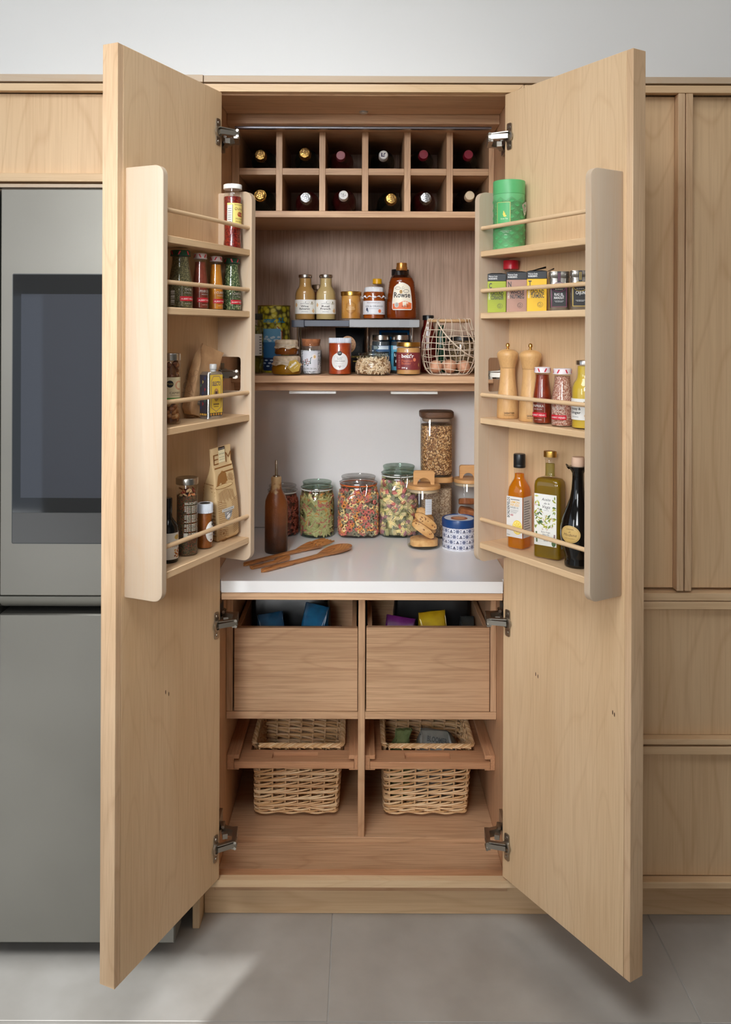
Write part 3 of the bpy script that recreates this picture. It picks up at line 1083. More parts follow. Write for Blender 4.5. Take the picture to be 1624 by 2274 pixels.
# ================================================================ wine bottles lying in the rack
BOTTLE = [(0.0385, 0.0), (0.0405, 0.004), (0.041, 0.012), (0.041, 0.185), (0.039, 0.205), (0.031, 0.228), (0.021, 0.245), (0.0158, 0.262), (0.0148, 0.285), (0.0148, 0.300)]
DARKGLASS = plain((14, 17, 14), 0.08, name='dark_green_glass')
REDGLASS = plain((62, 12, 16), 0.1, name='red_wine_glass')
BLACKGLASS = plain((10, 9, 9), 0.08, name='black_glass')
FOILG = noisy('gold_foil', (150, 108, 52), (226, 184, 104), 160, 0.35, 2, 0.8, metal=1.0)
FOILS = noisy('silver_foil', (150, 150, 152), (226, 226, 228), 160, 0.35, 2, 0.8, metal=1.0)
caps = [  # px, py, kind, body glass, label
    (578, 344, 'gold', DARKGLASS, 'wine bottle with gold foil in the upper left corner cell of the rack'),
    (677, 338, 'gold', DARKGLASS, 'wine bottle with bright gold foil, upper row, second cell from the left'),
    (757, 345, 'rose', REDGLASS, 'reddish wine bottle with dusky pink cap, upper row, third cell from the left'),
    (852, 344, 'mark', BLACKGLASS, 'wine bottle whose white cap carries a dark angular mark, upper row'),
    (941, 343, 'ruby', BLACKGLASS, 'wine bottle with ruby cap between the white marked cap and the corner cell'),
    (1041, 343, 'ruby', BLACKGLASS, 'wine bottle with ruby cap in the upper right corner cell of the rack'),
    (577, 431, 'goldw', DARKGLASS, 'wine bottle with wired gold foil in the lower left corner cell of the rack'),
    (679, 439, 'silver', REDGLASS, 'wine bottle with printed silver foil, lower row, second cell from the left'),
    (763, 424, 'script', REDGLASS, 'wine bottle with white cap and handwritten script, lower row of the rack'),
    (869, 441, 'gold', DARKGLASS, 'wine bottle with gold foil in the lower row, between white and silver caps'),
    (946, 439, 'silver', REDGLASS, 'wine bottle with silver foil, lower row, second cell from the right'),
    (1044, 432, 'cream', BLACKGLASS, 'wine bottle with plain cream cap in the lower right corner cell of the rack'),
]
for i, (px, py, kind, gl, lab) in enumerate(caps):
    fz = (2.1934, 2.0572)[i // 6]
    fat = kind in ('gold', 'goldw', 'silver')
    capr = 0.0175 if fat else 0.0155
    yc = 0.375
    p = at(px, py, yc)
    cell = (colx[2 * (i % 6) + 1] + colx[2 * (i % 6) + 2]) / 2
    # the bottle lies on the shelf; its neck points out of the cell
    base = Vector((max(min(p.x, cell + 0.012), cell - 0.012), 0.645, fz + 0.0425))
    tip = Vector((p.x, yc, max(p.z, fz + 0.02)))
    tip.z = base.z + min(max(tip.z - base.z, -0.012), 0.018)
    L = (tip - base).length
    t = thing('wine_bottle', lab, 'wine bottle', base, 0, 'wine bottles in the rack')
    q = (tip - base).to_track_quat('Z', 'Y')
    t.rotation_mode = 'QUATERNION'
    t.rotation_quaternion = q
    k = L / 0.302
    MB().lathe([(r, z * k) for r, z in BOTTLE], 28).build('bottle_body', gl, t, 50)
    z1 = L
    if fat:
        pr = [(capr * 0.93, z1 - 0.075), (capr * 0.95, z1 - 0.03), (capr * 1.12, z1 - 0.024), (capr * 1.15, z1 - 0.016), (capr * 1.0, z1 - 0.010), (capr * 0.99, z1 - 0.002), (capr * 0.9, z1 + 0.002), (capr * 0.5, z1 + 0.0035), (0.001, z1 + 0.004)]
        MB().lathe(pr, 28, rip=lambda a, z: 1 + 0.025 * math.sin(a * 7 + z * 300)).build('foil', FOILG if 'gold' in kind else FOILS, t, 50)
        a = Art(lambda x, y, l: (x, y, z1 + 0.0046 + l))
        dk = (120, 84, 36) if 'gold' in kind else (96, 96, 100)
        a.ring(0, 0, capr * 0.62, capr * 0.62, 0.0012, dk, 18)
        for j in range(5):
            an = j * 1.3
            a.line([(capr * 0.5 * math.cos(an), capr * 0.5 * math.sin(an)), (capr * 0.3 * math.cos(an + 2), capr * 0.3 * math.sin(an + 2))], 0.0012, dk)
        a.build(t, 'cap_mark', base=9)
        if kind == 'goldw':
            MB().tube([(capr * 1.08 * math.cos(b), capr * 1.08 * math.sin(b), z1 - 0.012) for b in [2 * PI * j / 20 for j in range(20)]], 0.0009, 5, True).build('wire', GOLD, t)
    else:
        col = {'rose': (150, 62, 74), 'ruby': (140, 22, 48), 'mark': (222, 218, 214), 'script': (228, 226, 224), 'cream': (226, 206, 172)}[kind]
        MB().lathe([(capr * 1.0, z1 - 0.055), (capr, z1 - 0.003), (capr * 0.9, z1), (0.001, z1)], 28).build('cap', plain(col, 0.35 if kind != 'cream' else 0.6), t, 50)
        a = Art(lambda x, y, l: (x, y, z1 + l))
        if kind == 'mark':
            a.ring(0, 0, capr * 0.86, capr * 0.86, 0.0012, (150, 146, 146), 20)
            a.poly([(-0.0075, 0.007), (-0.004, 0.007), (-0.0035, -0.0035), (0.004, -0.0015), (0.003, -0.006), (-0.0075, -0.006)], (58, 44, 78))
            a.poly([(-0.001, 0.001), (0.004, 0.007), (0.0075, 0.006), (0.002, -0.0005)], (58, 44, 78))
            a.build(t, 'cap_mark', base=9)
        if kind == 'script':
            a.line([(-0.009, 0.003), (-0.006, 0.0055), (-0.005, 0.001), (-0.002, 0.004), (0.001, 0.001)], 0.001, (60, 60, 60))
            a.line([(-0.003, -0.001), (0.001, 0.0055), (0.0, -0.007), (0.003, -0.002), (0.005, -0.003), (0.006, 0.004), (0.007, -0.003), (0.009, -0.002)], 0.001, (60, 60, 60))
            a.line([(-0.006, -0.004), (-0.002, -0.002), (-0.004, -0.006)], 0.0009, (60, 60, 60))
            a.build(t, 'cap_mark', base=9)

# ================================================================ left door rack
zl = SHELVES[1]
# shelf 1: relish jar
loc, R, Ht = door_item(DL, 517.0, 0.0640, zl[0], 411, 41)
t, pr = jar('relish_jar', 'tall jar of red relish with yellow label and white lid, alone on the top shelf', 'jar', loc, DL.yaw - 0.35, [(0.9, 0), (0.98, 0.01), (1.0, 0.03), (1.0, 0.09), (0.94, 0.15), (0.97, 0.55), (1.0, 0.80), (0.97, 0.83), (0.88, 0.87), (0.86, 0.9), (0.86, 0.99)], R, Ht * 0.985, GLASS, grain('red_relish', [(112, 18, 14), (134, 26, 17), (94, 12, 10), (150, 48, 26)], 300, 0.25, 0.3), 0.82)
lid(t, R * 1.0, Ht * 0.925, Ht, WHITE)
a = Art(cyl(lambda y: interp(pr, y), 0.1)).rect(-0.034, 0.034, Ht * 0.365, Ht * 0.70, (238, 220, 128))
a.rect(-0.034, -0.019, Ht * 0.375, Ht * 0.67, (214, 214, 206)).rect(-0.0195, -0.0182, Ht * 0.365, Ht * 0.68, (60, 44, 26))
for j in range(7):
    a.rect(-0.031, -0.022, Ht * (0.41 + j * 0.033), Ht * (0.418 + j * 0.033), (90, 90, 96))
a.text(0.004, Ht * 0.595, 'Quinta d', 0.0075, (112, 34, 24), 0.034, shear=0.3).rect(-0.014, 0.03, Ht * 0.672, Ht * 0.678, (112, 60, 30))
a.ell(0.001, Ht * 0.53, 0.0062, 0.0066, (176, 30, 24)).ell(0.007, Ht * 0.525, 0.0058, 0.0062, (150, 22, 20)).ell(0.014, Ht * 0.525, 0.004, 0.0068, (216, 170, 60))
a.line([(0.002, Ht * 0.56), (0.006, Ht * 0.575)], 0.0012, (70, 90, 40))
a.text(0.004, Ht * 0.445, 'PREPARED', 0.0048, (120, 84, 24), 0.028).text(0.004, Ht * 0.402, 'PIMIENTO', 0.0048, (120, 84, 24), 0.028)
a.build(t)

# shelf 2: four spice jars of one kind
HERB = grain('dried_thyme', [(96, 92, 56), (128, 120, 78), (72, 70, 40), (150, 140, 96), (60, 56, 34)], 950, 0.7, 0.8, None, (1, 1, 0.5))
CHILI = noisy('chilli_powder', (110, 38, 20), (138, 56, 30), 60, 0.75, 5, 0.2)
CURRY = noisy('curry_powder', (190, 112, 12), (210, 138, 30), 60, 0.75, 5, 0.2)
GREENH = grain('dried_chives', [(62, 90, 44), (92, 116, 66), (40, 62, 32), (172, 178, 130), (52, 74, 40)], 680, 0.7, 0.8, None, (1, 1, 0.45))
GREENLID = plain((22, 66, 46), 0.35, name='green_lid')
WLID = plain((226, 214, 216), 0.35, name='pale_lid')


def striped_lid(t, r, z0, z1, mat, seed):
    l = lid(t, r, z0, z1, mat, lip=0.0008)
    a = Art(cyl(r + 0.0006))
    n = 7
    for j in range(n):
        x = (j - n / 2 + 0.5) * 2 * PI * r / n
        h = z1 - z0
        sg = 1 if (j + seed) % 2 else -1
        a.poly([(x - 0.0022 + sg * 0.0025, z0 + h * 0.2), (x + 0.0014 + sg * 0.0025, z0 + h * 0.2), (x + 0.0018 - sg * 0.0018, z1 - h * 0.18), (x - 0.0018 - sg * 0.0018, z1 - h * 0.18)], (206, 34, 60))
    a.build(t, 'lid_stripe', base=99)


def spice_label(t, R, Ht, word, word2, a0=0.0, barcode=False, red=True):
    W = (214, 210, 200)
    fx = R * a0
    a = Art(cyl(R + 0.0003))
    a.line([(fx - 0.017, Ht * 0.04), (fx + 0.017, Ht * 0.04), (fx + 0.017, Ht * 0.42), (fx - 0.017, Ht * 0.42)], 0.0007, W, True)
    a.text(fx, Ht * 0.30, word, 0.0062, W, min(0.030, 0.0055 * len(word)), bold=0.01).text(fx, Ht * 0.255, word2, 0.0028, W, 0.022)
    a.rect(fx - 0.022, fx + 0.022, Ht * 0.125, Ht * 0.205, RED).text(fx, Ht * 0.147, 'ALBERT MENES', 0.0040, WHT, 0.038)
    a.text(fx, Ht * 0.075, 'ALBERT MENES', 0.0016, W, 0.02)
    if barcode:
        for j in range(10):
            a.rect(fx - 0.047, fx - 0.035, Ht * (0.06 + j * 0.026), Ht * (0.06 + j * 0.026) + 0.0012 + 0.0008 * (j % 3), W)
    a.build(t, base=99)


for px, ytop, wpx, mat, lm, word, w2, seed, lab, bc, tp in (
        (401, 557, 54, HERB, GREENLID, 'THYM', 'EN FEUILLES', 0, 'spice jar of grey-green dried thyme with green lid, nearest the outer rack side', True, 0.9),
        (445, 563.6, 35.5, CHILI, WLID, 'POUR CHILI', 'MEXICAIN', 1, 'spice jar of brick red chilli powder with white striped lid', False, 0.86),
        (479.8, 570, 33.6, CURRY, WLID, 'CURRY', 'MADRAS', 0, 'spice jar of bright orange curry powder with white striped lid', False, 0.86),
        (515.0, 574.7, 42, GREENH, GREENLID, 'CERFEUIL', 'EN FEUILLES', 1, 'spice jar of flaky green herbs with green lid, beside the inner rack side', False, 0.9)):
    loc, R, Ht = door_item(DL, px, 0.056 if px < 500 else 0.063, zl[1], ytop, wpx)
    R *= 0.985
    t, pr = jar('spice_jar', lab, 'spice jar', loc, DL.yaw - 0.15, MILK, R, Ht * 0.985, GLASS, mat, tp, group='small lettered spice jars with striped lids')
    striped_lid(t, R * 0.82, Ht * 0.90, Ht, lm, seed)
    spice_label(t, R, Ht, word, w2, -0.1, bc)

# shelf 3: nut jar, paper bag, oil tin
loc, R, Ht = door_item(DL, 379, 0.052, zl[2], 784.7, 45)
t, pr = jar('nut_jar', 'slim jar of mixed nuts with grey lid and cream label', 'jar', loc, DL.yaw - 0.75, [(0.9, 0), (0.98, 0.01), (1.0, 0.03), (1.0, 0.09), (0.94, 0.13), (0.94, 0.78), (1.0, 0.84), (0.96, 0.88), (0.86, 0.9), (0.86, 1.0)], R, Ht * 0.985, GLASS, plain((120, 74, 38), 0.6, name='nut_core'), 0.86, cname='nut_fill', gap=0.010)
NUTS = [plain((178, 122, 70), 0.45), plain((150, 92, 48), 0.45), plain((206, 164, 112), 0.5), plain((122, 66, 34), 0.45)]
m = MB()
for j in range(110):
    a_, z = random.uniform(0, 2 * PI), random.uniform(0.004, Ht * 0.86)
    r = interp(pr, z) - 0.0085
    m.cur = random.randrange(4)
    m.ell((r * math.cos(a_), r * math.sin(a_), z + 0.004), (0.0062, 0.0062, 0.0075), 8, 5, Matrix.Rotation(random.uniform(0, 3), 4, (random.random(), random.random(), 1)))
m.build('nuts', NUTS, t, kind='stuff')
lid(t, R * 0.98, Ht * 0.895, Ht, LIDSTEEL)
a = Art(cyl(R * 0.945 + 0.0003, 0.35)).rect(-R * 1.7, R * 1.7, Ht * 0.345, Ht * 0.665, (222, 206, 168))
a.rect(-R * 1.7, R * 1.7, Ht * 0.345, Ht * 0.375, (74, 150, 62)).text(0.0, Ht * 0.43, 'CAMBRI', 0.0052, (90, 72, 50), 0.030)
a.rect(-0.013, 0.013, Ht * 0.405, Ht * 0.411, (150, 130, 100))
for j in range(16):
    an = math.radians(60 + j * 15)
    for rr in (0.0085, 0.0105):
        a.ell(0.010 + rr * math.cos(an), Ht * 0.55 + rr * math.sin(an), 0.0009, 0.0009, (206, 70, 40), 6)
a.ell(-0.014, Ht * 0.57, 0.0085, 0.0085, (26, 26, 28)).text(-0.014, Ht * 0.562, 'Taste', 0.0042, (210, 186, 110), 0.0135)
a.build(t)

KRAFT = noisy('kraft_paper', (176, 134, 94), (196, 156, 114), 30, 0.7, 6, 0.6)


def bag(name, label, cat, loc, rot, levels, mats, group=None, n=6, crease=0.0, seed=1, body='bag_body', **kw):
    """a soft pack: rounded-rectangle loops (half width, half depth, z, x shift, y shift, corner)"""
    rnd = random.Random(seed)
    t = thing(name, label, cat, loc, 0, group, rot)
    ls = []
    for hw, hd, z, dx, dy, rr in levels:
        q = []
        per = []
        rr = min(rr, hw * 0.98, hd * 0.98)
        for sx, sy, a0 in ((1, -1, -PI / 2), (1, 1, 0), (-1, 1, PI / 2), (-1, -1, PI)):
            for k in range(n + 1):
                an = a0 + PI / 2 * k / n
                per.append((sx * (hw - rr) + rr * math.cos(an), sy * (hd - rr) + rr * math.sin(an)))
        out = []
        for k, pnt in enumerate(per):
            nx = per[(k + 1) % len(per)]
            d_ = math.hypot(nx[0] - pnt[0], nx[1] - pnt[1])
            out.append(pnt)
            if d_ > 0.012:
                st = 5
                for j in range(1, st):
                    out.append((pnt[0] + (nx[0] - pnt[0]) * j / st, pnt[1] + (nx[1] - pnt[1]) * j / st))
            elif d_ > -1 and (k % (n + 1) == n):
                for j in range(1, 5):
                    out.append((pnt[0] + (nx[0] - pnt[0]) * j / 5, pnt[1] + (nx[1] - pnt[1]) * j / 5))
        ls.append([(x + dx + rnd.uniform(-1, 1) * crease, y + dy + rnd.uniform(-1, 1) * crease, z + rnd.uniform(-1, 1) * crease * 0.6) for x, y in out])
    # every loop gets the same number of points
    MB().loops(ls).build(body, mats, t, 60)
    return t


# paper bag leaning towards the hinge side
bx, by = DL.spot(430, 930, 0.0235)
t = bag('paper_bag', 'crumpled brown kraft paper bag leaning between nut jar and oil tin', 'bag', (bx, by, zl[2] + 0.007), (0, math.radians(17), DL.yaw - 0.12),
        [(0.024, 0.012, 0, 0, 0, 0.004), (0.034, 0.016, 0.012, 0, 0, 0.007), (0.037, 0.0175, 0.06, 0, 0, 0.008), (0.038, 0.017, 0.10, 0.002, 0, 0.008), (0.041, 0.015, 0.135, 0.004, -0.002, 0.006), (0.046, 0.008, 0.158, 0.008, -0.003, 0.004), (0.044, 0.0026, 0.174, 0.012, -0.004, 0.0012), (0.045, 0.0014, 0.186, 0.016, -0.005, 0.0006)], KRAFT, crease=0.0013, seed=3)
settle(t, zl[2])
DK = (112, 78, 50)
a = Art(lambda x, y, l: (x, -0.0185 + max(0, (y - 0.10)) * 0.2 - l, y))
a.ring(0.008, 0.088, 0.019, 0.023, 0.0014, DK, 20).ring(0.008, 0.088, 0.014, 0.018, 0.0008, DK, 20)
a.text(0.008, 0.116, 'SNACKS', 0.005, DK, 0.03).ring(0.008, 0.112, 0.022, 0.012, 0.001, DK, 12, 0, 180)
a.ell(0.004, 0.088, 0.005, 0.008, DK, 10).ell(0.013, 0.084, 0.006, 0.006, (136, 98, 64), 10).ell(0.006, 0.078, 0.007, 0.004, DK, 10)
a.text(0.004, 0.052, 'made by hand', 0.0042, DK, 0.038, shear=0.3).rect(-0.015, 0.028, 0.026, 0.044, (120, 104, 88))
a.rect(-0.013, 0.026, 0.036, 0.038, (170, 150, 128)).rect(-0.013, 0.026, 0.031, 0.033, (170, 150, 128))
a.build(t, 'bag_print', base=99)
a = Art(lambda x, y, l: (-0.0395 - l, x, y))
for cx_, cy_, r_ in ((0.008, 0.094, 0.009), (-0.008, 0.086, 0.009), (0.012, 0.07, 0.008), (-0.004, 0.062, 0.008), (-0.014, 0.104, 0.007), (0.006, 0.032, 0.006), (-0.010, 0.024, 0.006)):
    a.ring(cx_, cy_, r_, r_ * 1.05, 0.0009, (142, 106, 74), 14)
a.line([(-0.02, 0.05), (0.0, 0.078), (0.018, 0.112)], 0.0009, (142, 106, 74)).line([(-0.018, 0.044), (0.004, 0.052), (0.02, 0.05)], 0.0008, (142, 106, 74))
a.build(t, 'side_print', base=99)

# oil tin with a painted front
x, y = DL.spot(469.5, 880, 0.0665)
tn = thing('oil_tin', 'narrow metal oil tin with yellow painted front and grey cap', 'tin', (x, y, zl[2] + 0.0004), DL.yaw - 0.25)
th = 0.122
TINM = plain((196, 194, 190), 0.22, 0.9, name='tinplate')
MB().lathe([(0.026, 0, 6), (0.027, 0.001, 6), (0.027, 0.004, 6), (0.0262, 0.005, 6), (0.0262, th - 0.006, 6), (0.022, th, 5), (0.006, th + 0.001, 2)], 40, ax=1.0, ay=0.69).build('tin_body', TINM, tn, 40)
MB().lathe([(0.008, th), (0.008, th + 0.005), (0.0095, th + 0.006), (0.0095, th + 0.018), (0.0085, th + 0.0195), (0.001, th + 0.0195)], 20, o=(0.006, 0, 0)).build('cap', plain((180, 178, 176), 0.35), tn)
a = Art(face(0.0188))
a.rect(-0.0215, 0.0215, 0.008, th - 0.008, (206, 172, 62)).rect(-0.0215, 0.0215, 0.008, 0.016, (60, 50, 46))
for j in range(5):
    a.ell(-0.0172 + j * 0.0086, 0.012, 0.0028, 0.0028, (216, 168, 60), 8).ell(-0.0172 + j * 0.0086, 0.012, 0.0015, 0.0015, (150, 60, 40), 8)
a.line([(-0.017, 0.030), (0, 0.019), (0.017, 0.030), (0.017, 0.098), (0.010, 0.110), (-0.010, 0.110), (-0.017, 0.098)], 0.0014, (76, 58, 110), True)
a.text(0, 0.086, 'SELECTO', 0.0105, (64, 52, 92), 0.028, bold=0.02).ell(0, 0.062, 0.009, 0.017, (150, 120, 60)).ell(0, 0.066, 0.004, 0.008, (70, 50, 54)).ell(0, 0.075, 0.0034, 0.004, (176, 126, 84))
a.rect(-0.010, 0.010, 0.036, 0.040, (120, 96, 50)).rect(-0.008, 0.008, 0.031, 0.033, (120, 96, 50))
a.build(tn)
a = Art(lambda x, y, l: (-0.0270 - l, -x * 0.8, y))
a.rect(-0.017, 0.017, 0.008, th - 0.008, (52, 48, 56)).rect(-0.017, 0.017, 0.008, 0.016, (60, 50, 46))
for j in range(4):
    a.ell(-0.0129 + j * 0.0086, 0.012, 0.0028, 0.0028, (216, 168, 60), 8)
for j in range(9):
    a.poly([(-0.014 + (j % 3) * 0.010, 0.024 + j * 0.0095), (-0.009 + (j % 3) * 0.010, 0.030 + j * 0.0095), (-0.014 + (j % 3) * 0.010, 0.034 + j * 0.0095)], ((40, 60, 110), (170, 40, 44), (60, 110, 80), (196, 170, 90))[j % 4])
a.build(tn, 'side_label')

# shelf 4: dark bottle, herb jar, honey jar, sweet bag
loc, R, Ht = door_item(DL, 373.5, 0.050, zl[3], 1105.7, 45)
t, pr = jar('sauce_bottle', 'dark sauce bottle with long neck, half behind the outer rack side', 'bottle', loc, DL.yaw - 0.5, [(0.92, 0), (0.98, 0.01), (1.0, 0.03), (1.0, 0.50), (0.92, 0.57), (0.62, 0.64), (0.42, 0.69), (0.38, 0.74), (0.38, 0.80), (0.40, 0.81), (0.40, 0.99), (0.36, 1.0)], R, Ht, None, BLACKGLASS, body='bottle_body')
a = Art(cyl(R + 0.0003, 0.55)).rect(-R * 1.2, R * 1.2, Ht * 0.06, Ht * 0.47, (226, 220, 208))
a.ell(0, Ht * 0.40, 0.008, 0.006, (206, 170, 90)).rect(-R, R, Ht * 0.325, Ht * 0.33, (110, 100, 90)).rect(-R, R, Ht * 0.30, Ht * 0.31, (206, 170, 90)).text(0, Ht * 0.25, 'NOISETTE', 0.006, (60, 50, 44), 0.036)
for j in range(12):
    a.ell(0.004 * math.sin(j * 2.4) * 1.6, Ht * (0.09 + 0.011 * j), 0.0035, 0.002, ((176, 100, 40), (206, 140, 60), (140, 70, 30))[j % 3], 8)
a.build(t)
loc, R, Ht = door_item(DL, 415.3, 0.052, zl[3], 1060, 49)
t, pr = jar('herb_jar', 'tall glass jar of mixed dried herbs with silver lid and white printed text', 'jar', loc, DL.yaw - 0.75, [(0.92, 0), (0.98, 0.01), (1.0, 0.03), (1.0, 0.08), (0.95, 0.12), (0.95, 0.84), (1.0, 0.875), (0.96, 0.90), (0.9, 0.92), (0.9, 1.0)], R, Ht * 0.985, GLASS, grain('bruschetta_mix', [(70, 58, 34), (110, 88, 50), (46, 40, 26), (140, 60, 34), (90, 84, 48)], 560, 0.7, 0.8), 0.78)
m = MB()
for j in range(34):
    a_, z = random.uniform(0, 2 * PI), Ht * random.uniform(0.74, 0.85)
    m.cur = j % 3
    m.ell((0.6 * R * math.cos(a_), 0.6 * R * math.sin(a_), z), (0.008, 0.005, 0.002), 7, 4, Matrix.Rotation(random.uniform(0, 3), 4, (random.random(), random.random(), 0.3)))
m.build('dried_flakes', [plain((206, 128, 78), 0.5), plain((150, 52, 30), 0.5), plain((214, 176, 130), 0.5)], t, kind='stuff')
lid(t, R * 1.0, Ht * 0.915, Ht, LIDSTEEL)
a = Art(cyl(R * 0.95 + 0.0004, 0.35))
a.text(0, Ht * 0.665, 'BRUSCHETTA', 0.0058, (214, 208, 190), 0.040, bold=0.01)
for j in range(22):
    y_ = Ht * (0.645 - 0.0195 * j)
    w_ = 0.021 - 0.006 * (j % 5 == 4)
    if j % 6 == 5:
        continue
    for k2 in range(7):
        x_ = -w_ + (2 * w_) * k2 / 7
        a.rect(x_, x_ + w_ * 2 / 7 - 0.0009 * (1 + (j * 3 + k2) % 3), y_ - 0.0019, y_, (206, 200, 182), 1)
a.rect(-0.023, -0.014, Ht * 0.2, Ht * 0.30, (190, 184, 170))
a.build(t, 'jar_print', base=999)
loc, R, Ht = door_item(DL, 455.5, 0.058, zl[3], 1117, 34)
t, pr = jar('amber_jar', 'small jar of dark amber spread with white grooved lid', 'jar', loc, DL.yaw - 0.55, STRAIGHT, R, Ht * 0.97, GLASS, noisy('amber_spread', (120, 62, 14), (150, 84, 24), 90, 0.4, 4, 0.3), 0.92)
lid(t, R * 1.02, Ht * 0.79, Ht, plain((206, 210, 218), 0.4), 34)
a = Art(lambda x, y, l: (x, y, Ht - 0.0005 + l)).ell(0, 0, R * 0.66, R * 0.66, (40, 40, 42), 24)
a.build(t, 'lid_disc')
a = Art(cyl(R + 0.0003, 0.35)).ell(0.002, Ht * 0.38, 0.016, 0.0265, WHT, 28)
a.ell(0.008, Ht * 0.58, 0.005, 0.009, (30, 30, 30)).text(0.002, Ht * 0.36, 'Spread', 0.004, INK, 0.018, shear=0.3).text(0.002, Ht * 0.30, 'CON MIELE', 0.0022, (120, 60, 60), 0.016).ell(0.002, Ht * 0.20, 0.0022, 0.0028, (112, 40, 44), 8)
a.build(t)

# fudge bag against the inner rack side
x, y = DL.spot(494.5, 1196, 0.0465)
PAPER = noisy('printed_paper', (200, 168, 122), (212, 182, 138), 9, 0.55, 3)
t = bag('sweet_bag', 'tall cream paper bag of sweets printed with brown pictures, top folded narrow', 'bag', (x, y, zl[3] + 0.002), (math.radians(3), math.radians(-7), DL.yaw - 0.28),
        [(0.034, 0.020, 0, 0, 0, 0.004), (0.039, 0.027, 0.008, 0, 0, 0.007), (0.0405, 0.0285, 0.06, 0, 0, 0.006), (0.0395, 0.0275, 0.11, 0, 0, 0.006), (0.037, 0.022, 0.15, 0, -0.002, 0.005), (0.034, 0.013, 0.185, 0, -0.009, 0.004), (0.034, 0.004, 0.21, 0, -0.010, 0.002), (0.034, 0.0022, 0.252, 0, -0.010, 0.001)], PAPER, crease=0.0005, seed=8)
settle(t, zl[3])
BR = (132, 84, 38)


def fb(x, y, l):
    d_ = 0.0288 if y < 0.06 else (0.0288 - (y - 0.06) * 0.02 if y < 0.11 else (0.0278 - (y - 0.11) * 0.10 if y < 0.15 else (0.0232 - (y - 0.15) * 0.02 if y < 0.185 else (0.0225 - (y - 0.185) * 0.32 if y < 0.21 else 0.0144))))
    return (x, -d_ - 0.0006 - l, y)


a = Art(fb)
a.rect(-0.011, 0.011, 0.2105, 0.2525, (232, 218, 178)).rect(-0.011, 0.011, 0.244, 0.2525, (52, 34, 26)).text(0, 0.246, 'PROUDLY MADE', 0.0022, WHT, 0.018)
a.text(0, 0.232, 'Salted Caramel', 0.004, INK, 0.019).text(0, 0.223, 'Classic creamy fudge', 0.0026, INK, 0.018).text(0, 0.217, 'sprinkled with sea salt', 0.0026, INK, 0.018)
a.text(-0.021, 0.207, 'E', 0.029, BR, 0.017, bold=-0.01).text(0.022, 0.207, 'M', 0.029, BR, 0.020, bold=-0.01)
a.rect(-0.030, 0.030, 0.197, 0.2, BR).rect(-0.005, 0.031, 0.184, 0.187, BR)
for j in range(9):            # sun rays over the hill
    an = math.radians(20 + j * 17)
    a.line([(0.018 + 0.006 * math.cos(an), 0.152 + 0.006 * math.sin(an)), (0.018 + min(0.022, 0.028) * math.cos(an) * 0.6, 0.152 + 0.028 * math.sin(an))], 0.0011, BR)
a.ring(0.018, 0.152, 0.005, 0.005, 0.001, BR, 12, 0, 180)
a.poly([(-0.030, 0.150), (-0.024, 0.178), (-0.008, 0.190), (0.004, 0.182), (0.010, 0.150)], (160, 112, 60))
for j in range(8):
    a.line([(-0.029 + j * 0.001, 0.152 + j * 0.0042), (-0.01 + j * 0.0008, 0.156 + j * 0.0042), (0.009 - j * 0.0008, 0.151 + j * 0.0040)], 0.0011, BR)
a.ell(-0.006, 0.148, 0.030, 0.0055, (206, 176, 128), 24).ring(-0.006, 0.148, 0.030, 0.0055, 0.0011, BR, 24)
for j in range(15):           # shaded figure below the hat brim, hatched
    a.line([(-0.026 + j * 0.0034, 0.140 - abs(j - 7) * 0.001), (-0.028 + j * 0.0038, 0.112 - (j % 3) * 0.004)], 0.0009, BR)
for j in range(18):
    y_ = 0.012 + j * 0.0052
    a.line([(-0.034, y_ + 0.012), (-0.018, y_ + 0.004), (-0.004, y_)], 0.001, BR)
    a.line([(0.034, y_ + 0.012), (0.024, y_ + 0.006), (0.014, y_ + 0.002)], 0.0009, BR)
a.rect(-0.021, 0.021, 0.079, 0.087, (208, 206, 200)).text(0, 0.0812, 'COFFEE BLASTERS', 0.0042, INK, 0.036)
a.poly([(-0.013, 0.078), (0.015, 0.078), (0.010, 0.062), (0.0, 0.052), (-0.011, 0.060)], (150, 150, 150)).poly([(-0.004, 0.074), (0.006, 0.072), (0.004, 0.060), (-0.006, 0.058)], (224, 222, 218)).line([(-0.01, 0.064), (0.0, 0.07), (0.011, 0.074)], 0.0018, (60, 60, 62))
a.ring(-0.020, 0.022, 0.009, 0.009, 0.0011, BR, 16).ell(-0.020, 0.022, 0.003, 0.003, BR, 10)
for j in range(4):
    a.ring(-0.020, 0.022, 0.012 + j * 0.0032, 0.012 + j * 0.0032, 0.001, BR, 14, 120, 300)
a.build(t, 'bag_print', base=999)
a = Art(lambda x, y, l: (-0.0408 - l + max(0, y - 0.06) * 0.045, -x * (1 if y < 0.14 else max(0.2, 1 - (y - 0.14) * 14)), y))
for j in range(16):
    a.rect(-0.024, 0.024, 0.016 + j * 0.0092, 0.0185 + j * 0.0092, (150, 110, 62))
a.rect(-0.020, 0.016, 0.02, 0.112, (206, 208, 214)).line([(-0.019, 0.021), (0.015, 0.021), (0.015, 0.111), (-0.019, 0.111)], 0.0008, (90, 84, 120), True)
for j in range(6):
    a.rect(-0.014, 0.010 - 0.004 * (j % 2), 0.092 - j * 0.005, 0.0935 - j * 0.005, (110, 108, 116))
a.build(t, 'side_print', base=999)

# ================================================================ right door rack
zr = SHELVES[-1]
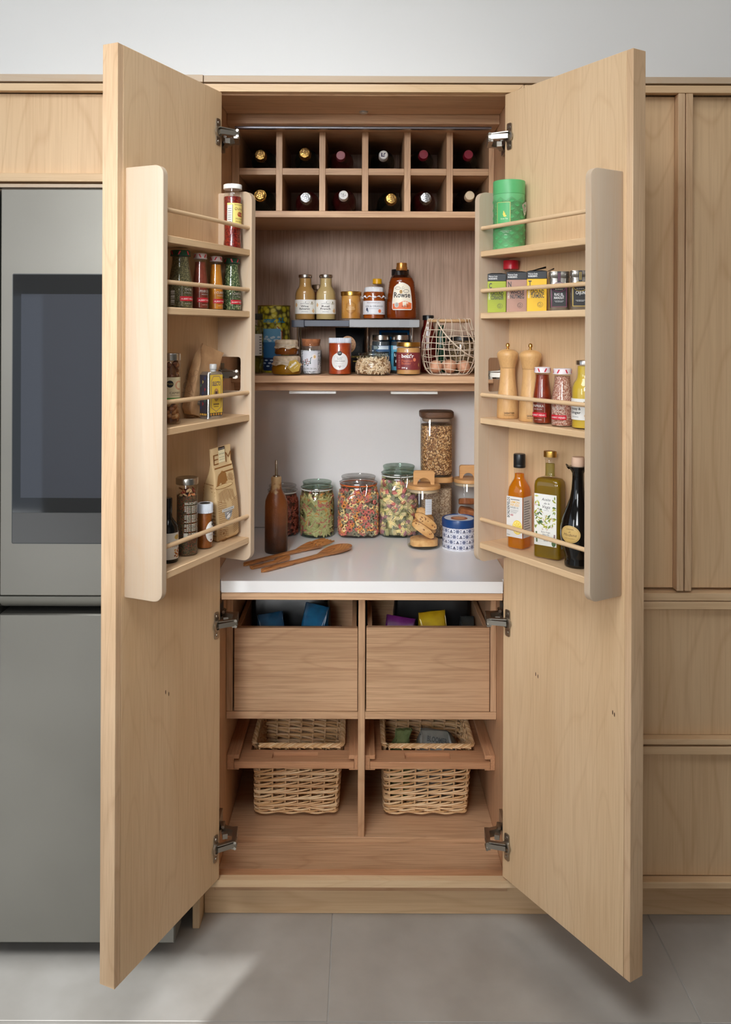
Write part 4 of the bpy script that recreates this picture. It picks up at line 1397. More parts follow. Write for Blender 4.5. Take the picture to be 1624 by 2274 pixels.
# shelf 1: green canister
loc, R, Ht = door_item(DR, 1131, 0.0458, zr[0], 404, 70.5)
GRN = plain((92, 178, 112), 0.4, name='canister_green')
t, pr = jar('tea_canister', 'green tea canister patterned with diamonds on the top shelf', 'canister', loc, -0.02, [(0.99, 0), (1.0, 0.004), (1.0, 0.80)], R * 0.985, Ht, None, plain((104, 184, 122), 0.42, name='canister_body'), body='canister_body')
lid(t, R, Ht * 0.80, Ht, GRN)
fn = cyl(R * 0.985 + 0.0002)
a = Art(fn)
DG = (88, 124, 80)
pw, ph = R * 0.985 * 2 * PI / 9, Ht * 0.115
for i in range(-3, 4):
    for j in range(8):
        for half in (0, 1):
            cx_, cy_ = (i + half * 0.5) * pw, (j + half * 0.5) * ph
            if cy_ > Ht * 0.76 or abs(cx_) > pw * 2.9 or cy_ + ph * 0.5 > Ht * 0.80 or cy_ < ph * 0.45:
                continue
            for s_ in (0.94, 0.66):
                a.line([(cx_ - pw * 0.5 * s_, cy_), (cx_, cy_ - ph * 0.5 * s_), (cx_ + pw * 0.5 * s_, cy_), (cx_, cy_ + ph * 0.5 * s_)], 0.0008, DG, True)
            a.poly([(cx_ - pw * 0.24, cy_), (cx_, cy_ - ph * 0.24), (cx_ + pw * 0.24, cy_), (cx_, cy_ + ph * 0.24)], (82, 170, 104))
lx0, lx1 = -R * 0.88, -R * 0.10
a.rect(lx0 - 0.001, lx1 + 0.001, Ht * 0.335, Ht * 0.672, (226, 210, 120)).rect(lx0, lx1, Ht * 0.34, Ht * 0.667, (84, 176, 108))
cx_ = (lx0 + lx1) / 2 + 0.002
a.ell(cx_, Ht * 0.50, 0.0034, 0.0045, (232, 212, 90), 8).ell(cx_ + 0.002, Ht * 0.475, 0.0042, 0.003, (232, 212, 90), 8).ell(cx_ - 0.001, Ht * 0.53, 0.0015, 0.0035, (232, 212, 90), 6).text(cx_, Ht * 0.425, 'Green Tea', 0.0036, (236, 240, 220), 0.019)
a.text(-R * 0.35, Ht * 0.255, 'a full leaf green tea', 0.0022, (230, 240, 226), 0.03).text(-R * 0.35, Ht * 0.235, 'from China', 0.0022, (230, 240, 226), 0.016).text(-R * 0.35, Ht * 0.20, '50g', 0.0022, (230, 240, 226), 0.007)
st = [(R * 0.66, Ht * 0.64), (R * 1.25, Ht * 0.70), (R * 1.35, Ht * 0.57), (R * 0.92, Ht * 0.48)]
a.poly(st, (232, 226, 224))
for j in range(4):
    a.rect(R * 0.80, R * 1.1, Ht * (0.555 + j * 0.025), Ht * (0.558 + j * 0.025), (130, 120, 130))
a.build(t, 'canister_print', base=999)

# shelf 2
loc, R, Ht = door_item(DR, 1135, 0.0215, zr[1], 579, 36)
R *= 0.80
t, pr = jar('spice_pot', 'glass spice pot with red lid behind the green and pink spice boxes', 'jar', loc, 0, [(0.9, 0), (1.0, 0.03), (1.0, 0.74), (0.86, 0.80), (0.86, 0.95)], R, Ht, GLASS, plain((206, 182, 160), 0.6, name='pale_spice'), 0.7)
lid(t, R * 1.17, Ht * 0.83, Ht, plain((196, 24, 44), 0.3, name='red_lid'))
CARTON = plain((32, 34, 38), 0.5, name='dark_carton')


def carton(px, w, z, ytop, wpx, dep, yaw, col, side, letter, l1, l2, lab, open_=False):
    loc, R, Ht = door_item(DR, px, w, z, ytop, wpx)
    t = thing('spice_box', lab, 'box', loc, yaw, 'square cut spice cartons')
    hw, hd, bt = R, dep / 2, Ht * 0.80
    MB().box(-hw, hw, -hd, hd, 0, bt, 0.0006).build('carton_body', plain(col, 0.5), t)
    MB().box(-hw, hw, -hd, hd, bt + 0.0002, Ht * 0.985, 0.0006).build('carton_top', CARTON, t)
    # tuck flaps standing up a little along the top
    m = MB()
    m.loops([[(-hw, -hd, Ht * 0.985), (hw, -hd, Ht * 0.985), (hw, -hd + 0.0006, Ht * 0.985), (-hw, -hd + 0.0006, Ht * 0.985)],
             [(-hw * 0.6, -hd * 0.7, Ht + 0.001), (hw * 0.5, -hd * 0.7, Ht + 0.001), (hw * 0.5, -hd * 0.7 + 0.0006, Ht + 0.001), (-hw * 0.6, -hd * 0.7 + 0.0006, Ht + 0.001)]])
    if open_:
        for x0, x1, dz, dy in ((-hw, hw * 0.9, 0.012, hd * 0.5), (hw, hw + 0.018, 0.007, -hd * 0.2)):
            m.loops([[(x0, hd * 0.2, Ht * 0.985), (x1, dy, Ht + dz), (x1, dy + 0.0008, Ht + dz), (x0, hd * 0.2 + 0.0008, Ht * 0.985)],
                     [(x0, hd * 0.9, Ht * 0.985), (x1, hd * 0.9, Ht + dz * 0.6), (x1, hd * 0.9 + 0.0008, Ht + dz * 0.6), (x0, hd * 0.9 + 0.0008, Ht * 0.985)]])
    m.build('carton_flap', CARTON, t)
    a = Art(face(hd))
    a.text(-hw * 0.88, Ht * 0.905, 'Waitrose Cooks', 0.0042, WHT, hw * 0.95, 'L', bold=0.01).text(-hw * 0.88, Ht * 0.845, 'INGREDIENTS', 0.0044, WHT, hw * 0.92, 'L', bold=0.02)
    a.text(-hw * 0.85, Ht * 0.625, letter, 0.0135, INK, hw * 0.32, 'L', bold=0.03)
    a.text(-hw * 0.62, Ht * 0.44, l1, 0.0098, INK, hw * 1.35, 'L', bold=0.03).text(-hw * 0.62, Ht * 0.335, l2, 0.0100, INK, hw * 1.35, 'L', bold=0.03)
    a.text(-hw * 0.72, Ht * 0.33, 'ORGANIC', 0.0045, (226, 226, 210), Ht * 0.26, 'L', rot=PI / 2, bold=0.02)
    cx_, cy_ = hw * 0.33, Ht * 0.165
    a.ring(cx_, cy_, 0.0068, 0.0068, 0.0006, INK, 18).ring(cx_ - 0.001, cy_ + 0.0005, 0.0040, 0.0042, 0.0008, INK, 12, 40, 300).ring(cx_ + 0.001, cy_ - 0.001, 0.0022, 0.003, 0.0007, INK, 8)
    a.build(t, 'carton_print', base=999)
    a = Art(lambda x, y, l: (hw + l, x, y)).rect(-hd, hd, 0.0005, bt, side)
    a.build(t, 'side_print')
    return t


carton(1104, 0.0655, zr[1], 608, 40.5, 0.020, -0.2, (160, 172, 26), (52, 58, 14), 'C', 'GROUND', 'CORIANDER', 'lime green spice box lettered C for ground coriander, beside the inner rack side')
carton(1148, 0.064, zr[1], 604, 44, 0.020, -0.2, (176, 134, 116), (40, 34, 34), 'N', 'WHOLE', 'NUTMEG', 'dusky pink spice box lettered N for whole nutmeg')
carton(1193, 0.064, zr[1], 602, 43, 0.022, -0.25, (236, 186, 12), (168, 120, 6), 'T', 'GROUND', 'TURMERIC', 'yellow spice box lettered T for ground turmeric, its top flaps open', True)


def spice_tin(px, ytop, wpx, w, band, l1, l2, lab):
    loc, R, Ht = door_item(DR, px, w, zr[1], ytop, wpx)
    t = thing('spice_tin', lab, 'tin', loc, -0.18, 'rounded metal spice tins')
    TIN = plain((152, 146, 138), 0.2, 0.9, name='dull_tin')
    MB().lathe([(R * 0.97, 0), (R, 0.001), (R, Ht * 0.82), (R * 0.985, Ht * 0.83)], 40, p=6, ay=0.72).build('tin_body', TIN, t, 40)
    MB().lathe([(R * 1.01, Ht * 0.833), (R * 1.03, Ht * 0.84), (R * 1.03, Ht * 0.985), (R * 1.0, Ht), (0.001, Ht)], 40, p=6, ay=0.72).build('lid', TIN, t, 40)
    d = R * 0.72
    a = Art(face(d))
    a.line([(-R * 0.78, Ht * 0.10), (R * 0.70, Ht * 0.10), (R * 0.70, Ht * 0.60), (-R * 0.04, Ht * 0.69), (-R * 0.78, Ht * 0.60)], 0.0022, band, True)
    a.poly([(-R * 0.74, Ht * 0.115), (R * 0.66, Ht * 0.115), (R * 0.66, Ht * 0.60), (-R * 0.04, Ht * 0.675), (-R * 0.74, Ht * 0.60)], (30, 28, 30))
    a.ring(-R * 0.04, Ht * 0.60, R * 0.68, Ht * 0.12, 0.0012, band, 24)
    a.text(-R * 0.04, Ht * 0.60, 'SEASONED', 0.003, WHT, R * 0.9).text(-R * 0.04, Ht * 0.525, 'BLENDS', 0.0030, (200, 190, 170), R * 0.75)
    if l2:
        a.text(-R * 0.04, Ht * 0.38, l1, 0.0066, WHT, R * 0.92, bold=0.02).text(-R * 0.04, Ht * 0.295, l2, 0.0066, WHT, R * 1.0, bold=0.02)
    else:
        a.text(-R * 0.04, Ht * 0.40, l1, 0.0072, WHT, R * 0.95, bold=0.02)
    a.text(-R * 0.04, Ht * 0.24, 'a warm blend of spices', 0.0022, WHT, R * 0.95).text(-R * 0.04, Ht * 0.215, 'for the kitchen', 0.0022, WHT, R * 0.7)
    a.build(t)
    a = Art(lambda x, y, l: (x, -R * 1.03 * 0.72 - l, y)).rect(-R * 0.22, R * 0.14, Ht * 0.72, Ht * 1.0, (40, 36, 40)).line([(-R * 0.1, Ht * 0.76), (-R * 0.1, Ht * 0.96), (R * 0.04, Ht * 0.96), (R * 0.04, Ht * 0.76)], 0.0012, band)
    a.build(t, 'lid_seal')


spice_tin(1242, 604, 43, 0.061, (120, 36, 78), 'RAS EL', 'HANOUT', 'metal spice tin with dark purple-edged label reading Ras el Hanout')
spice_tin(1289, 602, 43, 0.061, (196, 164, 60), 'CAJUN', '', 'metal spice tin with dark gold-edged label reading Cajun')

# shelf 3: two wooden mills
MILL = [(0.94, 0), (1.0, 0.006), (1.0, 0.10), (0.985, 0.20), (0.86, 0.38), (0.75, 0.52), (0.70, 0.62), (0.70, 0.70)]
MILLT = [(0.71, 0.7025), (0.76, 0.74), (0.86, 0.80), (0.985, 0.865), (1.0, 0.885), (0.96, 0.91), (0.80, 0.935), (0.50, 0.955), (0.2, 0.962), (0.001, 0.963)]
for px, ytop, wpx, w, lab in ((1128, 762, 47.5, 0.048, 'turned wooden pepper mill with brass knob, the one beside the inner rack side'),
                              (1178.5, 763, 50, 0.048, 'turned wooden pepper mill with brass knob, next to the red sauce jar')):
    loc, R, Ht = door_item(DR, px, w, zr[2], ytop, wpx)
    t = thing('pepper_mill', lab, 'pepper mill', loc, -0.25, 'pair of wooden mills')
    s_ = 0.0047
    Hb = (Ht - 3.5 * s_) / 0.963
    MB().lathe(scaled(MILL, R, Hb), 36).build('mill_body', ACACIA, t, 60)
    MB().lathe(scaled(MILLT, R, Hb), 36).build('mill_head', ACACIA, t, 60)
    z0 = 0.963 * Hb
    MB().lathe([(s_ * 0.9, z0 - 0.001), (s_ * 0.9, z0 + s_ * 0.5), (s_ * 0.6, z0 + s_ * 0.7), (s_ * 0.6, z0 + s_ * 1.1), (s_ * 1.15, z0 + s_ * 1.5), (s_ * 1.2, z0 + s_ * 2.4), (s_ * 0.9, z0 + s_ * 3.2), (s_ * 0.3, z0 + s_ * 3.5), (0.0003, z0 + s_ * 3.52)], 18).build('knob', plain((214, 170, 96), 0.15, 1.0, name='brass'), t, 50)
    Art(cyl(R + 0.0003, 0.25)).text(0, Hb * 0.068, 'SABATIER', 0.0048, (70, 44, 22), R * 1.0, bold=0.02).text(0, Hb * 0.042, 'PROFESSIONAL', 0.0026, (90, 60, 32), R * 0.98).build(t, 'mill_print', base=999)

SALT = grain('pink_salt', [(206, 150, 128), (226, 184, 164), (186, 116, 92), (236, 206, 188), (170, 96, 74)], 430, 0.35, 0.9)
REDSAUCE = noisy('red_sauce', (116, 34, 12), (150, 56, 22), 70, 0.35, 5, 0.3)
for px, ytop, wpx, mat, seed, lab, w1, w2, sh in ((1205, 815.5, 43, REDSAUCE, 0, 'lettered jar of rust red spice with white striped lid, beside the wooden mill', 'PAPRIKA', 'DOUX', -0.5),
                                               (1249.5, 818.5, 49, SALT, 1, 'lettered jar of coarse pink salt with white striped lid, beside the yellow dressing', 'SEL ROSE', 'HIMALAYA', -0.5)):
    loc, R, Ht = door_item(DR, px, 0.0635, zr[2], ytop, wpx)
    t, pr = jar('spice_jar', lab, 'spice jar', loc, DR.yaw + 0.35, MILK, R, Ht * 0.985, GLASS, mat, 0.88, group='small lettered spice jars with striped lids')
    striped_lid(t, R * 0.82, Ht * 0.90, Ht, WLID, seed)
    spice_label(t, R, Ht, w1, w2, 0.0)

# yellow dressing half hidden by the outer rack side
def dressing(loc, R, Ht, yaw, mat, l1, l2, name, label, group=None):
    t, pr = jar(name, label, 'bottle', loc, yaw, DRESS, R, Ht * 0.985, GLASS, mat, 0.93, body='bottle_body', group=group)
    lid(t, R * 0.68, Ht * 0.935, Ht, LIDSTEEL)
    a = Art(cyl(R + 0.0003)).rect(-R * 1.5, R * 1.5, Ht * 0.135, Ht * 0.445, (230, 228, 222))
    for s_ in (-1, 1):
        for j in range(4):
            a.ell(s_ * R * 0.95 + 0.003 * math.cos(j * 1.6), Ht * (0.20 if s_ > 0 else 0.33) + 0.004 * math.sin(j * 1.6), 0.0036, 0.0036, (218, 178, 130), 8)
        a.line([(s_ * R * 1.2, Ht * 0.17), (s_ * R * 0.9, Ht * 0.26)], 0.0012, (110, 120, 70))
    for j in range(6):
        an = 0.4 + j * 0.5
        a.line([(R * 0.75, Ht * 0.40), (R * 0.75 + 0.011 * math.cos(an), Ht * 0.40 - 0.010 * abs(math.sin(an)))], 0.0022, (118, 110, 54))
    a.poly([(-0.004, Ht * 0.375), (0.003, Ht * 0.375), (0.005, Ht * 0.41), (0.003, Ht * 0.395), (-0.004, Ht * 0.39)], (40, 40, 42))
    a.text(0, Ht * 0.345, 'HAWKSHEAD', 0.0032, INK, R * 0.85)
    a.text(0, Ht * 0.28, l1, 0.0062, INK, R * min(1.0, 0.19 * len(l1)), bold=0.02).text(0, Ht * 0.225, l2, 0.0062, INK, R * min(1.05, 0.17 * len(l2)), bold=0.02).text(0, Ht * 0.17, 'DRESSING', 0.0030, (90, 90, 92), R * 0.62)
    a.build(t)
    return t


loc, R, Ht = door_item(DR, 1300, 0.052, zr[2], 800.5, 59)
dressing(loc, R, Ht, DR.yaw - 0.05, plain((216, 182, 60), 0.25, name='yellow_dressing'), 'Honey &', 'Ginger', 'dressing_bottle', 'bright yellow dressing bottle with silver cap by the outer rack side')

# shelf 4: three oil and vinegar bottles
AMBER = liquid('amber_oil', (244, 168, 24), 0.4)
loc, R, Ht = door_item(DR, 1154, 0.050, zr[3], 1008, 47)
t, pr = jar('oil_bottle', 'square bottle of amber rapeseed oil with black screw cap and lemon label', 'bottle', loc, DR.yaw + 0.30, [(0.80, 0, 5), (0.86, 0.008, 6), (0.88, 0.02, 7), (0.88, 0.60, 7), (0.84, 0.645, 5), (0.66, 0.70, 3), (0.52, 0.735, 2.2), (0.49, 0.76, 2), (0.49, 0.86, 2)], R, Ht, GLASS, AMBER, 0.79, 'bottle_body', 44)
MB().lathe([(R * 0.54, Ht * 0.855), (R * 0.56, Ht * 0.86), (R * 0.56, Ht * 0.885), (R * 0.55, Ht * 0.888), (R * 0.56, Ht * 0.892), (R * 0.56, Ht * 0.99), (R * 0.52, Ht), (0.001, Ht)], 72, rip=lambda a_, z: 1 + 0.015 * math.cos(a_ * 36)).build('cap', BLACK, t, 40)
hw = R * 0.87
a = Art(face(hw * 1.005)).rect(-hw * 0.97, hw * 0.97, Ht * 0.125, Ht * 0.555, (228, 224, 218))
a.text(-hw * 0.60, Ht * 0.33, 'BORDERFIELDS', 0.0072, INK, Ht * 0.215, 'L', rot=PI / 2, bold=0.02)
a.rect(-hw * 0.5, hw * 0.62, Ht * 0.522, Ht * 0.528, INK).text(-hw * 0.5, Ht * 0.485, 'LEMON', 0.0062, (226, 176, 70), hw * 1.1, 'L', bold=0.02).text(-hw * 0.5, Ht * 0.455, 'INFUSED', 0.0058, (226, 176, 70), hw * 1.1, 'L', bold=0.02)
a.text(-hw * 0.5, Ht * 0.43, 'RAPESEED OIL', 0.0046, INK, hw * 1.0, 'L')
for j in range(4):
    a.rect(-hw * 0.5, hw * (0.5 - 0.1 * j), Ht * (0.412 - j * 0.011), Ht * (0.415 - j * 0.011), (130, 126, 124))
a.rect(-hw * 0.5, -hw * 0.15, Ht * 0.352, Ht * 0.367, (170, 40, 56)).line([(-hw * 0.5, Ht * 0.36), (-hw * 0.15, Ht * 0.36)], 0.0008, WHT)
a.ell(hw * 0.36, Ht * 0.235, hw * 0.60, Ht * 0.075, (240, 206, 60), 24).ell(hw * 0.36, Ht * 0.235, hw * 0.52, Ht * 0.064, (248, 234, 160), 24)
for j in range(9):
    an = 2 * PI * j / 9
    a.poly([(hw * 0.36, Ht * 0.235), (hw * (0.36 + 0.48 * math.cos(an + 0.08)), Ht * (0.235 + 0.059 * math.sin(an + 0.08))), (hw * (0.36 + 0.48 * math.cos(an + 0.62)), Ht * (0.235 + 0.059 * math.sin(an + 0.62)))], (238, 208, 76))
a.text(-hw * 0.75, Ht * 0.14, '250ml', 0.0035, INK, hw * 0.4)
a.build(t)
a = Art(lambda x, y, l: (hw * 1.005 + l, x, y)).rect(-hw * 0.9, hw * 0.9, Ht * 0.125, Ht * 0.555, (226, 222, 216))
for j in range(12):
    a.rect(-hw * 0.7, hw * (0.3 + 0.1 * (j % 4)), Ht * (0.50 - j * 0.026), Ht * (0.508 - j * 0.026), (120, 116, 116))
a.build(t, 'side_label')

OLIVEOIL = liquid('olive_oil', (186, 152, 22), 0.4)
loc, R, Ht = door_item(DR, 1222, 0.050, zr[3], 1002, 74)
t, pr = jar('olive_oil_bottle', 'broad flat bottle of olive oil with leafy white label and gold cap', 'bottle', loc, DR.yaw + 0.36, [(0.92, 0, 7), (0.98, 0.006, 7), (1.0, 0.02, 7), (1.0, 0.68, 7), (0.97, 0.715, 6), (0.84, 0.742, 4), (0.5, 0.758, 2.5), (0.36, 0.77, 2), (0.345, 0.80, 2), (0.345, 0.915, 2), (0.38, 0.92, 2), (0.38, 0.945, 2)], R * 0.86, Ht, GLASS, OLIVEOIL, 0.745, 'bottle_body', 48, ay=0.66)
MB().lathe([(R * 0.30, Ht * 0.765), (R * 0.285, Ht * 0.80), (R * 0.285, Ht * 0.885)], 24, ay=0.66).build('oil_neck', liquid('neck_oil', (206, 190, 110), 0.5), t, 50)
MB().lathe([(R * 0.40, Ht * 0.945), (R * 0.40, Ht * 0.99), (R * 0.385, Ht), (0.001, Ht)], 30, ay=0.8).build('cap', GOLD, t, 40)
hw, d = R * 0.86, R * 0.86 * 0.66
a = Art(face(d * 1.004)).rect(-hw * 0.86, hw * 0.80, Ht * 0.125, Ht * 0.605, (234, 232, 224))
rnd = random.Random(5)
for j in range(95):
    x_, y_ = rnd.uniform(-hw * 0.78, hw * 0.70), rnd.uniform(Ht * 0.26, Ht * 0.59)
    if ((x_ - hw * 0.05) / (hw * 0.5)) ** 2 + ((y_ - Ht * 0.52) / (Ht * 0.085)) ** 2 < 1:
        continue
    an = rnd.uniform(0, PI)
    l_ = rnd.uniform(0.004, 0.0075)
    c_, s_ = math.cos(an) * l_, math.sin(an) * l_
    a.poly([(x_ - c_, y_ - s_), (x_ - s_ * 0.35, y_ + c_ * 0.35), (x_ + c_, y_ + s_), (x_ + s_ * 0.35, y_ - c_ * 0.35)], rnd.choice([(168, 166, 44), (120, 140, 56), (70, 100, 60), (196, 190, 90), (140, 150, 40), (216, 190, 180)]))
a.ell(hw * 0.05, Ht * 0.52, hw * 0.50, Ht * 0.083, (236, 234, 228), 26)
a.text(hw * 0.03, Ht * 0.545, 'Aceite', 0.007, INK, hw * 0.66, shear=0.35).text(hw * 0.08, Ht * 0.512, 'de la', 0.005, INK, hw * 0.42, shear=0.35).text(hw * 0.05, Ht * 0.475, 'Vega', 0.0075, INK, hw * 0.55, shear=0.35).text(hw * 0.05, Ht * 0.452, 'OLIVE OIL', 0.0020, INK, hw * 0.4)
a.rect(-hw * 0.5, hw * 0.5, Ht * 0.20, Ht * 0.27, (234, 232, 224)).text(0, Ht * 0.245, 'Extra Virgin', 0.004, INK, hw * 0.66).text(0, Ht * 0.222, 'Olive Oil', 0.004, INK, hw * 0.5).text(0, Ht * 0.165, '500 ml', 0.003, INK, hw * 0.3)
a.line([(-hw * 0.66, Ht * 0.15), (-hw * 0.70, Ht * 0.25)], 0.004, (90, 110, 60)).line([(hw * 0.62, Ht * 0.14), (hw * 0.66, Ht * 0.24)], 0.004, (150, 120, 120)).ell(hw * 0.6, Ht * 0.155, 0.006, 0.008, (80, 104, 60), 8)
a.build(t)
a = Art(lambda x, y, l: (hw * 1.004 + l, x, y)).rect(-d * 0.5, d * 0.4, Ht * 0.105, Ht * 0.21, (196, 196, 190))
for j in range(8):
    a.rect(-d * 0.42 + j * 0.0028, -d * 0.42 + j * 0.0028 + 0.0012, Ht * 0.11, Ht * 0.15, INK)
a.build(t, 'back_sticker')

loc, R, Ht = door_item(DR, 1284, 0.047, zr[3], 1015, 77)
t, pr = jar('vinegar_bottle', 'black glass vinegar bottle with swollen belly, gold oval label and cork stopper', 'bottle', loc, DR.yaw + 0.35, [(0.66, 0), (0.74, 0.008), (0.76, 0.03), (0.70, 0.065), (0.72, 0.10), (0.92, 0.19), (1.0, 0.28), (0.98, 0.36), (0.86, 0.45), (0.64, 0.54), (0.45, 0.62), (0.36, 0.70), (0.32, 0.80), (0.32, 0.85), (0.40, 0.875), (0.55, 0.905), (0.56, 0.915), (0.30, 0.917)], R, Ht, None, BLACKGLASS, body='bottle_body')
MB().lathe([(R * 0.33, Ht * 0.90), (R * 0.37, Ht * 0.925), (R * 0.37, Ht * 0.985), (R * 0.34, Ht), (0.001, Ht)], 26).build('stopper', plain((222, 186, 158), 0.5, name='stopper'), t, 40)
MB().loops([[(-R * 0.58, -0.010, Ht * 0.90), (-R * 0.58, 0.010, Ht * 0.90), (-R * 0.45, 0.012, Ht * 0.885), (-R * 0.45, -0.012, Ht * 0.885)], [(-R * 0.74, -0.003, Ht * 0.925), (-R * 0.74, 0.003, Ht * 0.925), (-R * 0.70, 0.003, Ht * 0.915), (-R * 0.70, -0.003, Ht * 0.915)]]).build('pouring_lip', BLACKGLASS, t)
a = Art(cyl(lambda y: interp(pr, y) + 0.0006, -0.05)).ell(0, Ht * 0.315, 0.0265, 0.021, (206, 172, 104), 30)
a.ring(0, Ht * 0.315, 0.024, 0.0185, 0.0005, (120, 84, 40), 24).text(0, Ht * 0.355, 'CREMA', 0.0035, (90, 60, 30), 0.02).text(0, Ht * 0.33, 'di', 0.004, (90, 60, 30), 0.006, shear=0.3).text(0, Ht * 0.30, 'Modena', 0.0062, (90, 60, 30), 0.034, shear=0.3).text(0, Ht * 0.275, 'ACETO BALSAMICO', 0.002, (90, 60, 30), 0.026)
a.build(t)

# ================================================================ middle shelf
ZM = 1.5327
# jars and tins standing on the board, from the back forward
# tall olive can with a picture of the sea
loc, R, Ht = in_item(608.5, 0.575, ZM, 679, 73)
OLV = grain('olive_picture', [(196, 180, 44), (214, 200, 66), (178, 164, 36), (222, 210, 96)], 62, 0.35, 0.0, (74, 64, 24))
can = thing('olive_can', 'big olive can with yellow olives and blue sea picture at the shelf back', 'can', loc, 0.12)
MB().lathe([(R * 0.98, 0), (R, 0.001), (R, 0.003), (R * 0.985, 0.004), (R * 0.985, Ht - 0.004)], 40).build('can_body', OLV, can, 40)
MB().lathe([(R * 0.985, Ht - 0.004), (R, Ht - 0.003), (R, Ht), (R * 0.96, Ht), (R * 0.95, Ht - 0.003), (0.001, Ht - 0.003)], 40).build('rim', plain((190, 166, 90), 0.3, 0.9, name='can_gold'), can, 40)
a = Art(cyl(R * 0.985 + 0.0003))
a.rect(-0.040, 0.024, Ht * 0.03, Ht * 0.65, (60, 120, 170))
a.rect(-0.040, 0.024, Ht * 0.45, Ht * 0.65, (110, 170, 206)).rect(-0.040, 0.024, Ht * 0.03, Ht * 0.22, (28, 52, 92))
for j in range(9):
    a.ell(-0.034 + j * 0.0065, Ht * (0.14 + 0.05 * math.sin(j * 2.1)), 0.006, 0.003, (190, 206, 220), 10)
    a.ell(-0.032 + j * 0.006, Ht * (0.50 + 0.03 * math.sin(j * 1.7)), 0.006, 0.004, (206, 222, 232), 10)
a.line([(-0.040, Ht * 0.655), (0.010, Ht * 0.665), (0.024, Ht * 0.60), (0.0245, Ht * 0.30)], 0.004, (206, 214, 216)).line([(-0.040, Ht * 0.672), (0.012, Ht * 0.682), (0.028, Ht * 0.61), (0.0285, Ht * 0.30)], 0.0028, (180, 50, 44))
a.poly([(0.008, Ht * 0.30), (0.020, Ht * 0.30), (0.018, Ht * 0.46), (0.012, Ht * 0.48)], (176, 108, 80))
a.text(0.0, Ht * 0.745, 'omar, S.L.', 0.016, (24, 130, 176), 0.078, shear=0.3, bold=0.03)
a.build(can)
# green olive jar at the far left, half behind the door rack
loc, R, Ht = in_item(562, 0.47, ZM, 697, 50)
OLIVEFILL = noisy('olive_brine', (92, 88, 22), (120, 108, 36), 40, 0.3, 3)
t, pr = jar('olive_jar', 'jar of green olives with dark lid and white label beside the left door rack', 'jar', loc, 0.3, JAR, R, Ht * 0.97, GLASS, OLIVEFILL, 0.80, gap=0.009)
m = MB()
for j in range(70):
    a_, z = random.uniform(0, 2 * PI), random.uniform(0.006, Ht * 0.76)
    m.cur = j % 2
    m.ell(((R - 0.010) * math.cos(a_), (R - 0.010) * math.sin(a_), z + 0.006), (0.0085, 0.0085, 0.0105), 10, 6)
m.build('olives', [plain((112, 106, 32), 0.3), plain((92, 90, 26), 0.3)], t, kind='stuff')
lid(t, R * 0.88, Ht * 0.90, Ht, plain((30, 30, 28), 0.4))
a = Art(cyl(R + 0.0003)).rect(-R * 1.2, R * 0.75, Ht * 0.30, Ht * 0.66, (226, 222, 214))
for j in range(7):
    a.rect(R * 0.42, R * 0.68, Ht * (0.33 + j * 0.045), Ht * (0.35 + j * 0.045), (120, 116, 112))
a.build(t)
# black biscuit pack
p = at(775, 800, 0.555)
BLKFOIL = noisy('black_foil', (10, 10, 11), (26, 26, 28), 30, 0.22, 4, 0.5)
t = bag('biscuit_pack', 'glossy black biscuit packet with a picture of a seeded biscuit', 'packet', (p.x, 0.575, ZM + 0.002), (0, 0.03, 0.05),
        [(0.044, 0.016, 0, 0, 0, 0.004), (0.048, 0.024, 0.01, 0, 0, 0.008), (0.050, 0.026, 0.07, 0, 0, 0.01), (0.049, 0.020, 0.115, 0, 0, 0.008), (0.050, 0.006, 0.138, 0, 0, 0.003), (0.051, 0.0016, 0.152, 0, 0.002, 0.0006)], BLKFOIL, crease=0.0016, seed=4)
settle(t, ZM)
a = Art(lambda x, y, l: (x, -0.0275 - l + max(0, y - 0.075) * 0.10, y))
a.ell(-0.008, 0.094, 0.028, 0.030, (190, 134, 84), 26)
for j in range(26):
    an, rr = j * 2.4, 0.026 * math.sqrt((j + 0.5) / 26)
    a.ell(-0.008 + rr * math.cos(an), 0.094 + rr * 1.07 * math.sin(an), 0.0016, 0.0012, (74, 42, 24), 6)
a.ell(-0.002, 0.114, 0.007, 0.003, (226, 184, 140), 10).rect(0.012, 0.034, 0.036, 0.039, (190, 160, 60)).text(0.02, 0.05, 'OATIES', 0.006, (190, 160, 60), 0.03)
a.build(t, 'pack_print', base=999)
# blue packet
p = at(876, 760, 0.60)
t = bag('blue_packet', 'shiny blue packet behind the two metal-lidded jars', 'packet', (p.x, 0.605, ZM + 0.002), (0, 0, 0.04),
        [(0.040, 0.014, 0, 0, 0, 0.004), (0.047, 0.022, 0.012, 0, 0, 0.008), (0.050, 0.024, 0.08, 0, 0, 0.01), (0.051, 0.014, 0.118, 0, 0, 0.006), (0.052, 0.003, 0.138, 0, 0, 0.001), (0.052, 0.0016, 0.146, 0, 0, 0.0006)], noisy('blue_foil', (14, 70, 130), (26, 120, 186), 20, 0.22, 4, 0.5), crease=0.0016, seed=6)
settle(t, ZM)
Art(lambda x, y, l: (x, -0.0262 - l + max(0, y - 0.08) * 0.34, y)).rect(-0.046, 0.046, 0.118, 0.138, (12, 20, 30)).build(t, 'pack_print')
